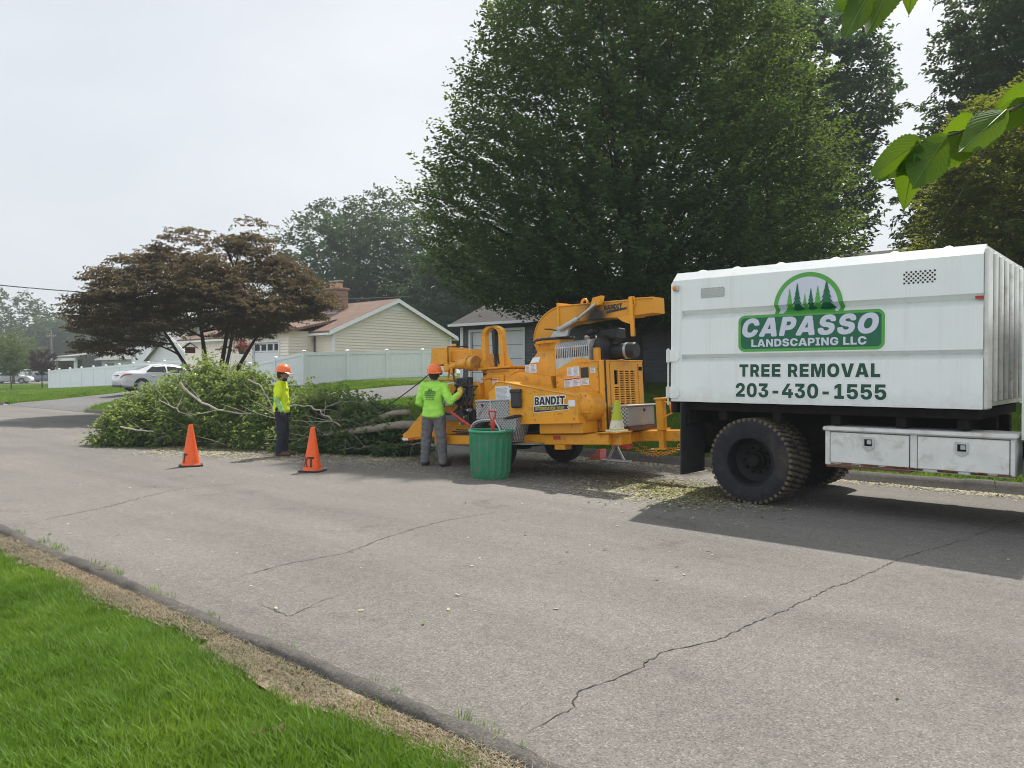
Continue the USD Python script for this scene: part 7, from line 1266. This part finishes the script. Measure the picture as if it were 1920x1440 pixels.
k = 3800; a = -5.4 + r5.normal(size=k) * 0.75; pts.append(ab_pts(a, 9.35 + r5.normal(size=k) * 0.55 - 0.2 * (a + 5.4)))
k = 12000; tX = r5.uniform(-7.6, -1.4, k); pts.append(np.stack([tX, front(tX) - np.abs(r5.normal(size=k)) * 0.62 + 0.2], 1))
k = 2600; a = r5.uniform(-10, -4.5, k); pts.append(ab_pts(a, r5.uniform(8.2, 11.8, k)))
k = 220; pts.append(np.stack([r5.uniform(-7, 6, k), r5.uniform(5.0, 14, k)], 1))
Pc = np.vstack(pts); aa_, bb_ = AB(Pc[:, 0], Pc[:, 1]); ok = (bb_ > 2.6) & (bb_ < 12.05); k = 26000; tX = np.r_[r5.uniform(-7.6, -1.2, k // 2), -4.6 + r5.normal(size=k - k // 2) * 1.2]; SD = np.stack([tX, front(tX) - np.abs(r5.normal(size=k)) * 0.8 + 0.2], 1); SD = SD[meshkit.fbm(np.c_[SD * 1.5, SD[:, 0] * 0], 3, 5) > 0.44]; lone("sawdust", flakes(SD, 0.012, r5, 0.003), "chip", "pale sawdust strewn on the road in front of the brush pile", "sawdust", kind="stuff")
lone("wood_chips", flakes(Pc[ok], 0.0125, r5), "chip", "pale wood chips scattered over the road around the machine and pile", "wood chips", kind="stuff")
k = 6500; a = -5.45 + r5.normal(size=k) * 0.55; b = 9.45 + r5.normal(size=k) * 0.38 - 0.3 * (a + 5.45); lone("green_chips", flakes(ab_pts(a, b), 0.010, r5, 0.006), "chip_green", "patch of yellow green chips on the road behind the truck's rear wheel", "wood chips", kind="stuff")
k = 32; PX = np.stack([r5.uniform(-5.5, 5, k), r5.uniform(3.4, 12.5, k)], 1); a, b = AB(PX[:, 0], PX[:, 1]); PX = PX[(b > 2.6) & (b < 12)]; k = len(PX); PX = np.vstack([PX, px_ground(1208, 1243), px_ground(1232, 952), px_ground(1250, 1003), px_ground(1130, 1032)]); k = len(PX); an = r5.random(k) * 6.283
lone("leaf_litter", leaf_mesh(np.c_[PX, np.full(k, 0.008)], np.c_[np.cos(an), np.sin(an), 0 * an], np.c_[r5.normal(size=k) * 0.3, r5.normal(size=k) * 0.3, np.ones(k)], 0.022 + 0.04 * r5.random(k), 0.016 + 0.018 * r5.random(k), 0.15, -0.1), "litter", "loose pale leaves lying about on the road", "leaves", kind="stuff")
k = 420; tX = r5.uniform(-9.4, -1.6, k); PX = np.stack([tX, front(tX) - np.abs(r5.normal(size=k)) * 0.35 + 0.1], 1); PX = np.vstack([PX, ab_pts(-5.0 + r5.normal(size=60) * 0.8, 8.6 + r5.normal(size=60) * 0.5)]); k = len(PX); an = r5.random(k) * 6.283
lone("fallen_leaves", leaf_mesh(np.c_[PX, np.full(k, 0.01)], np.c_[np.cos(an), np.sin(an), 0.1 + 0 * an], np.c_[r5.normal(size=k) * 0.4, r5.normal(size=k) * 0.4, np.ones(k)], 0.07, 0.035, 0.2, 0.0), "leaf_pile", "green leaves dropped on the road along the front of the brush pile", "leaves", kind="stuff")
for i, (x, y, zz) in enumerate(((478, 1384, 0.09), (516, 1376, 0.09), (212, 1118, 0.07), (187, 1066, 0.12), (125, 1096, 0.06))):
    d = 1442 * (CAM_H - zz) / (y - 700); Xx = (x - 960) / 1442 * d; m = leaf_mesh(np.array([[Xx, d, zz], [Xx + 0.01, d + 0.01, zz + 0.005], [Xx, d, zz]]), np.array([[1, 0.2, 0.2], [0.2, 1, 0.3], [-0.7, 0.5, 0.2]]), np.array([[0, 0, 1.0], [0.3, 0, 1], [0, 0.3, 1]]), 0.036, 0.026, 0.25, -0.1)
    lone("dead_leaf", m, "litter_brown", ["larger curled brown leaf on the near grass", "smaller brown leaf right of the larger one on the near grass", "brown leaf on the dry strip by the near kerb", "brown leaf lying on top of the near kerb", "brown leaf on the dry strip farthest along the near kerb"][i], "dead leaf")

# ================================================================== CARS
def sedan(name, label, loc, rotz, paint, group=None):
    t = thing(name, label, "car", loc, rotz, group=group)
    st_x = np.array([0.00, 0.06, 0.18, 0.45, 0.80, 1.05, 1.40, 1.75, 2.20, 2.60, 3.00, 3.35, 3.70, 4.05, 4.45, 4.72, 4.82])
    zt = np.array([0.74, 0.92, 1.03, 1.065, 1.085, 1.20, 1.36, 1.435, 1.47, 1.46, 1.395, 1.24, 1.06, 0.985, 0.90, 0.80, 0.62]); hwid = np.array([0.62, 0.78, 0.86, 0.905, 0.92, 0.925, 0.925, 0.925, 0.925, 0.925, 0.925, 0.92, 0.915, 0.90, 0.85, 0.74, 0.58])
    belt = np.array([0.72, 0.86, 0.93, 0.96, 0.975, 0.975, 0.965, 0.955, 0.945, 0.935, 0.925, 0.92, 0.91, 0.88, 0.82, 0.74, 0.58]); rw = np.where((st_x > 0.7) & (st_x < 3.75), 0.56 + 0.02 * np.cos(st_x), hwid * 0.82); zb = np.array([0.42, 0.32, 0.25, 0.22, 0.2, 0.2, 0.2, 0.2, 0.2, 0.2, 0.2, 0.2, 0.2, 0.2, 0.22, 0.26, 0.36])
    xs = np.linspace(0, 4.82, 61); ip = lambda q: np.interp(xs, st_x, q)
    zt_, hw_, be, rw_, zb_ = ip(zt), ip(hwid), ip(belt), ip(rw), ip(zb)
    for q in (zt_, hw_, be, rw_): q[1:-1] = (q[:-2] + 2 * q[1:-1] + q[2:]) / 4
    def half(i):
        h = zt_[i] - be[i]; return [(0, zb_[i]), (hw_[i] * 0.88, zb_[i]), (hw_[i] * 0.97, zb_[i] + 0.12), (hw_[i], 0.5 * (zb_[i] + be[i])), (hw_[i] * 0.985, be[i] - 0.08), (hw_[i] * 0.955, be[i]), (hw_[i] * 0.955 * 0.66 + rw_[i] * 0.34, be[i] + h * 0.40), (hw_[i] * 0.955 * 0.25 + rw_[i] * 0.75, be[i] + h * 0.80), (rw_[i] * 0.86, be[i] + h * 0.955), (rw_[i] * 0.45, be[i] + h * 0.99), (0, zt_[i])]
    H = np.array([half(i) for i in range(61)]); full = np.concatenate([H, H[:, 1:-1][:, ::-1] * np.array([-1, 1])], 1); k = full.shape[1]
    V = np.concatenate([np.repeat(xs[:, None, None], k, 1), full], 2).reshape(-1, 3); i, j = np.meshgrid(np.arange(60), np.arange(k), indexing="ij"); j2 = (j + 1) % k; q = np.stack([i * k + j, i * k + j2, (i + 1) * k + j2, (i + 1) * k + j], -1).reshape(-1, 4); F_ = np.vstack([q[:, [0, 2, 1]], q[:, [0, 3, 2]]])
    c0 = len(V); V = np.vstack([V, [[0, 0, 0.58], [4.82, 0, 0.5]]]); jj = np.arange(k); F_ = np.vstack([F_, np.stack([jj, (jj + 1) % k, np.full(k, c0)], 1), np.stack([60 * k + (jj + 1) % k, 60 * k + jj, np.full(k, c0 + 1)], 1)])
    body = TM(V, F_); 
    if body.volume < 0: body.faces = body.faces[:, ::-1]
    mb = to_mani(body)
    for x in (0.98, 3.80): mb = mb - to_mani(cyl((x, -1.0, 0.34), (x, -0.66, 0.34), 0.385, 28)) - to_mani(cyl((x, 0.66, 0.34), (x, 1.0, 0.34), 0.385, 28))
    part(t, "body", from_mani(mb), paint, smooth=32)
    def surf(x, v, s, off=0.008):
        f = np.clip(x / 4.82 * 60, 0, 59.999); i0 = int(f); w = f - i0; A = H[i0] * (1 - w) + H[i0 + 1] * w; vi = int(min(v, 9.999)); wv = v - vi; p = A[vi] * (1 - wv) + A[vi + 1] * wv; d = A[vi + 1] - A[vi]; nn = np.array([d[1], -d[0]]); nn /= np.linalg.norm(nn) + 1e-9; return (x, s * (p[0] + nn[0] * off), p[1] + nn[1] * off)
    def patch(fl, fh, x0, x1, s, nx=14, nv=4, off=0.008):
        g = np.array([[surf(x, fl(x) * (1 - q) + fh(x) * q, s, off) for q in np.linspace(0, 1, nv)] for x in np.linspace(x0, x1, nx)]); V = g.reshape(-1, 3); i, j = np.meshgrid(np.arange(nx - 1), np.arange(nv - 1), indexing="ij"); q = np.stack([i * nv + j, (i + 1) * nv + j, (i + 1) * nv + j + 1, i * nv + j + 1], -1).reshape(-1, 4); f = np.vstack([q[:, [0, 1, 2]], q[:, [0, 2, 3]]]); return TM(V, f if s > 0 else f[:, ::-1])
    for s in (-1, 1):
        hi = lambda x: np.interp(x, [1.22, 1.6, 2.1, 2.7, 3.2, 3.42], [5.7, 7.1, 7.5, 7.5, 6.9, 5.9]); lo = lambda x: 5.18
        part(t, "side_window", patch(lo, hi, 1.25, 2.22, s), "car_black"); part(t, "side_window", patch(lo, hi, 2.30, 3.40, s), "car_black")
        part(t, "tail_light", patch(lambda x: 4.0, lambda x: np.interp(x, [0.05, 0.5], [4.95, 4.6]), 0.03, 0.50, s, 8, 3, 0.012), "tail_red", smooth=True)
        part(t, "mirror", sph((3.28, s * 1.0, 1.0), 0.10, 2, (0.6, 1.0, 0.65)), paint, smooth=True)
        [part(t, "door_handle", box(x - 0.09, x + 0.09, min(s * 0.925, s * 0.945), max(s * 0.925, s * 0.945), 0.80, 0.83, c=0.008), paint) for x in (1.55, 2.55)]
        part(t, "window_trim", tube([surf(x, 5.1, s, 0.012) for x in np.linspace(1.2, 3.45, 12)], 0.012, 5), "steel")
        part(t, "headlight", patch(lambda x: 4.2, lambda x: 5.4, 4.35, 4.74, s, 6, 3, 0.012), "sign_white")
    for s in (-1, 1): part(t, "rear_window", patch(lambda x: 7.9, lambda x: 10.0, 0.92, 1.50, s, 10, 5, 0.006), "car_black"); part(t, "windshield", patch(lambda x: 7.9, lambda x: 10.0, 2.95, 3.62, s, 10, 5, 0.006), "car_black")
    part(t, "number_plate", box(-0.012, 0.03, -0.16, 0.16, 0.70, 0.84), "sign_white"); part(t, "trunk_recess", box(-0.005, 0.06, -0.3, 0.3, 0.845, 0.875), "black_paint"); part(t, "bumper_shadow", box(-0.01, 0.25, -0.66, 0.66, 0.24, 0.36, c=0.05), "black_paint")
    for x in (0.98, 3.80):
        for s in (-1, 1):
            w = part(t, "wheel", lathe([(0, -0.06), (0.20, -0.06), (0.225, -0.09), (0.225, 0.09), (0.20, 0.06), (0, 0.05)], 24, "y"), "galvanised", smooth=35); UsdGeom.Xformable(stage.GetPrimAtPath(w)).AddTranslateOp().Set(Gf.Vec3d(x, s * 0.80, 0.33)); part(w, "tyre", lathe([(0.22, -0.10), (0.30, -0.11), (0.33, -0.09), (0.335, 0), (0.33, 0.09), (0.30, 0.11), (0.22, 0.10), (0.22, -0.10)], 32, "y"), "rubber", smooth=40)
            part(w, "spokes", cat([rotm(box(0.03, 0.21, s * 0.075 - 0.012, s * 0.075 + 0.012, -0.025, 0.025), a_, [0, 1, 0]) for a_ in np.arange(7) * 0.8976]), "car_silver")
    return t
mk("car_black", {"p": ("principled_bsdf", {"base_color": (0.012, 0.014, 0.015), "roughness": 0.05, "specular_ior_level": 0.6})}, [], "p.BSDF")
cx, cy, _ = W(-41.2, 16.0); sedan("sedan", "silver sedan parked on the left driveway, rear end towards the road", (cx, cy, float(hz(-41.2, 18.2)) + 0.02), ROADROT + 90 - 4, "car_silver")
s2 = at_px(52, 112); sedan("sedan", "dark blue grey car parked on the far street beyond the left lawn", (s2[0], s2[1], s2[2]), 8, "car_blue")
s3 = at_px(-18, 98); sedan("sedan", "white car cut off by the left edge of the picture", (s3[0], s3[1], s3[2]), 14, "car_white")
s4 = at_px(28, 135); sedan("sedan", "white car far off under the light green tree", (s4[0] , s4[1], s4[2] + 0.6), 5, "car_white")

# ------------------------------------------------------------------ small things in and by the maple
bx_, by_, bz_ = pxat(357, 652, 28.6); bh_ = thing("birdhouse", "small red brown birdhouse hanging from the reddish maple", "birdhouse", (bx_, by_, bz_), 15)
part(bh_, "box", box(-0.16, 0.16, -0.13, 0.13, -0.2, 0.02), "birdhouse_wood"); 
for s in (-1, 1): part(bh_, "roof", hull([(s * 0.26, -0.19, -0.03), (s * 0.26, 0.19, -0.03), (0, -0.19, 0.17), (0, 0.19, 0.17), (s * 0.26, -0.19, 0.0), (s * 0.26, 0.19, 0.0), (0, -0.19, 0.2), (0, 0.19, 0.2)]), "roof_grey")
part(bh_, "entrance", cyl((0.0, -0.132, -0.07), (0, -0.12, -0.07), 0.035, 14), "black_paint"); part(bh_, "hanger", tube([(0, 0, 0.18), (0.0, 0, 0.7)], 0.008, 5), "wire")
fb = pxat(455, 655, 40.0); hbk = thing("hanging_basket", "red flowers in a hanging basket on the yellow house", "flower basket", fb)
r6 = np.random.default_rng(6); part(hbk, "pot", lathe([(0, -0.25), (0.16, -0.25), (0.24, 0.0), (0.22, 0.0), (0, -0.05)], 16), "gutter_dark"); pp_ = r6.normal(size=(160, 3)) * np.array([0.18, 0.18, 0.12]) + [0, 0, 0.08]; leafmat("petal_red", [(0.22, 0.012, 0.03), (0.35, 0.02, 0.05)], 0.2)
part(hbk, "flowers", sprays(pp_, pp_ + [0, 0, .2], 5, 0.15, 0.09, r6), "petal_red", kind="stuff"); part(hbk, "hanger", cat([tube([(0.22 * math.cos(q), 0.22 * math.sin(q), 0), (0, 0, 0.75)], 0.008, 4) for q in (0, 2.1, 4.2)]), "wire")
def bush(name, label, loc, r, h, mt, n, leaf, seed):
    rr = np.random.default_rng(seed); t = thing(name, label, "shrub", loc); d = unit(rr.normal(size=(n, 3))); d[:, 2] = np.abs(d[:, 2]); P = d * np.array([r, r, h]) * (0.6 + 0.45 * rr.random((n, 1))); part(t, "stem", cat([tube([(0, 0, -0.1), tuple(P[i] * 0.8)], [0.02, 0.006], 5) for i in range(8)]), "bark"); part(t, "foliage", sprays(P, d + rr.normal(size=d.shape) * 0.4, 9, 0.25, leaf, rr), mt)
bush("shrub", "dark shrub in front of the yellow house's windows", at_px(448, 36), 1.0, 1.3, "leaf_dark", 260, 0.09, 1)
bush("shrub", "small green shrub against the dark grey house wall", at_px(1025, 29.5), 0.8, 1.5, "leaf_dark", 220, 0.09, 2)
bush("shrub", "low clipped shrub at the grey house corner, behind the chute", at_px(1130, 28.0), 0.9, 1.0, "leaf_far", 220, 0.09, 3)

# ------------------------------------------------------------------ foreground branch
def near(x, y, D=1.15): return np.array([(x - 960) / 1442 * D, D, CAM_H - (y - 700) / 1442 * D])
def big_leaf(base, tip, wpx, D0, D1, roll, curl, seed):
    b, t_ = near(*base, D0), near(*tip, D1); d = t_ - b; L = np.linalg.norm(d); d /= L; view = unit((b + t_) / 2 - np.array([0, 0, CAM_H])); side = unit(np.cross(d, view)); nrm = np.cross(side, d); side, nrm = side * math.cos(roll) + nrm * math.sin(roll), nrm * math.cos(roll) - side * math.sin(roll); Wd = 1.22 * wpx / 1442 * 1.15 / max(0.4, abs(math.cos(roll)))
    nu, nv = 33, 9; V = []; UV = []; rr = np.random.default_rng(seed); 
    for i in range(nu):
        u = i / (nu - 1); wprof = (math.sin(math.pi * u ** 0.72) ** 0.85) * (1 - 0.25 * u); saw = 1 + 0.045 * ((i % 2) * 2 - 1) * (0.1 < u < 0.97)
        for j in range(nv):
            v = j / (nv - 1) * 2 - 1; off = v * wprof * Wd / 2 * (saw if abs(v) > 0.95 else 1); corr = 0.0004 * math.sin(62 * (u - 0.5 * abs(v))) * (1 - u) * min(1, abs(v) * 3) ; V.append(b + d * L * u + side * off + nrm * (0.16 * abs(v) ** 1.4 * wprof * Wd + corr - curl * L * (u - 0.4) ** 2 + 0.004 * math.sin(5 * u + seed) * v)); UV.append((v, u))
    V = np.array(V); i, j = np.meshgrid(np.arange(nu - 1), np.arange(nv - 1), indexing="ij"); q = np.stack([i * nv + j, (i + 1) * nv + j, (i + 1) * nv + j + 1, i * nv + j + 1], -1).reshape(-1, 4)
    return TM(V, np.vstack([q[:, [0, 1, 2]], q[:, [0, 2, 3]]])), np.array(UV)
def leafy_twig(label, twig, leaves, extra=()):
    t = thing("overhanging_branch", label, "branch"); part(t, "twig", cat([tube([near(*p[:2], p[2]) for p in tw], np.linspace(r0, r1, len(tw)), 7) for tw, r0, r1 in twig]), "bark", smooth=True)
    for k, lf in enumerate(leaves):
        m, uv = big_leaf(*lf, seed=k); path = t + "/" + numbered(t, "leaf"); usdkit.mesh(stage, path, m, MAT["leaf_near"], smooth=True, uv=uv)
        b = near(*lf[0], lf[3]); part(path, "midrib", tube([m.vertices[i * 9 + 4] - unit(np.array([0, 1.0, 0])) * 0.0006 for i in range(0, 33, 4)], np.linspace(0.0009, 0.0003, 9), 5), "leaf_vein")
leafmat("leaf_vein", [(0.16, 0.24, 0.05)], 0.2)
leafy_twig("leafy hanging twig close to the camera, at the right edge under the sky gap", [([(2090, 60, 1.3), (1985, 160, 1.22), (1925, 190, 1.18), (1840, 236, 1.16), (1766, 259, 1.15), (1719, 266, 1.15)], 0.0038, 0.0013), ([(1985, 160, 1.22), (1912, 165, 1.3), (1867, 240, 1.32), (1815, 337, 1.35), (1785, 386, 1.36), (1732, 457, 1.38)], 0.0013, 0.0005)],
    [((1722, 266), (1620, 338), 46, 1.15, 1.08, 0.55, 0.15, ), ((1724, 270), (1637, 349), 44, 1.14, 1.16, -0.5, 0.25), ((1770, 258), (1700, 362), 66, 1.15, 1.10, 0.15, 0.2), ((1712, 292), (1691, 399), 42, 1.13, 1.15, 0.25, 0.1), ((1836, 236), (1752, 262), 40, 1.16, 1.20, 0.8, 0.2), ((1880, 210), (1790, 291), 56, 1.15, 1.10, 0.05, 0.1), ((1945, 176), (1858, 208), 52, 1.18, 1.22, 0.35, 0.25), ((1930, 190), (1848, 256), 46, 1.17, 1.2, 0.1, 0.2), ((1800, 250), (1748, 330), 62, 1.17, 1.19, -0.3, 0.2)])
leafy_twig("leaves of a twig hanging in at the top edge, close to the camera", [([(2090, 60, 1.3), (1960, -90, 1.25), (1800, -120, 1.2), (1690, -70, 1.16), (1640, -30, 1.15), (1600, -12, 1.15)], 0.0036, 0.0013)],
    [((1606, -12), (1556, 29), 34, 1.15, 1.12, 0.3, 0.2), ((1634, -26), (1576, 82), 46, 1.15, 1.09, 0.2, 0.1), ((1676, -52), (1619, 78), 52, 1.16, 1.12, -0.3, 0.15), ((1716, -84), (1697, 37), 44, 1.16, 1.18, 0.3, 0.1), ((1650, -30), (1600, 50), 40, 1.18, 1.2, -0.5, 0.2)])

# ------------------------------------------------------------------ haze
mk_h = usdkit.material(stage, "/World/Looks/haze", {"v": ("principled_volume", {"color": (0.86, 0.91, 0.95), "density": HAZE, "anisotropy": 0.0})}, [], volume="v.volume")
hzp = part("/World", "haze", box(-620, 620, -420, 620, -6, 46), mk_h); tag(stage.GetPrimAtPath(hzp), "pale even summer haze filling the air over the street", "haze", None, "stuff")
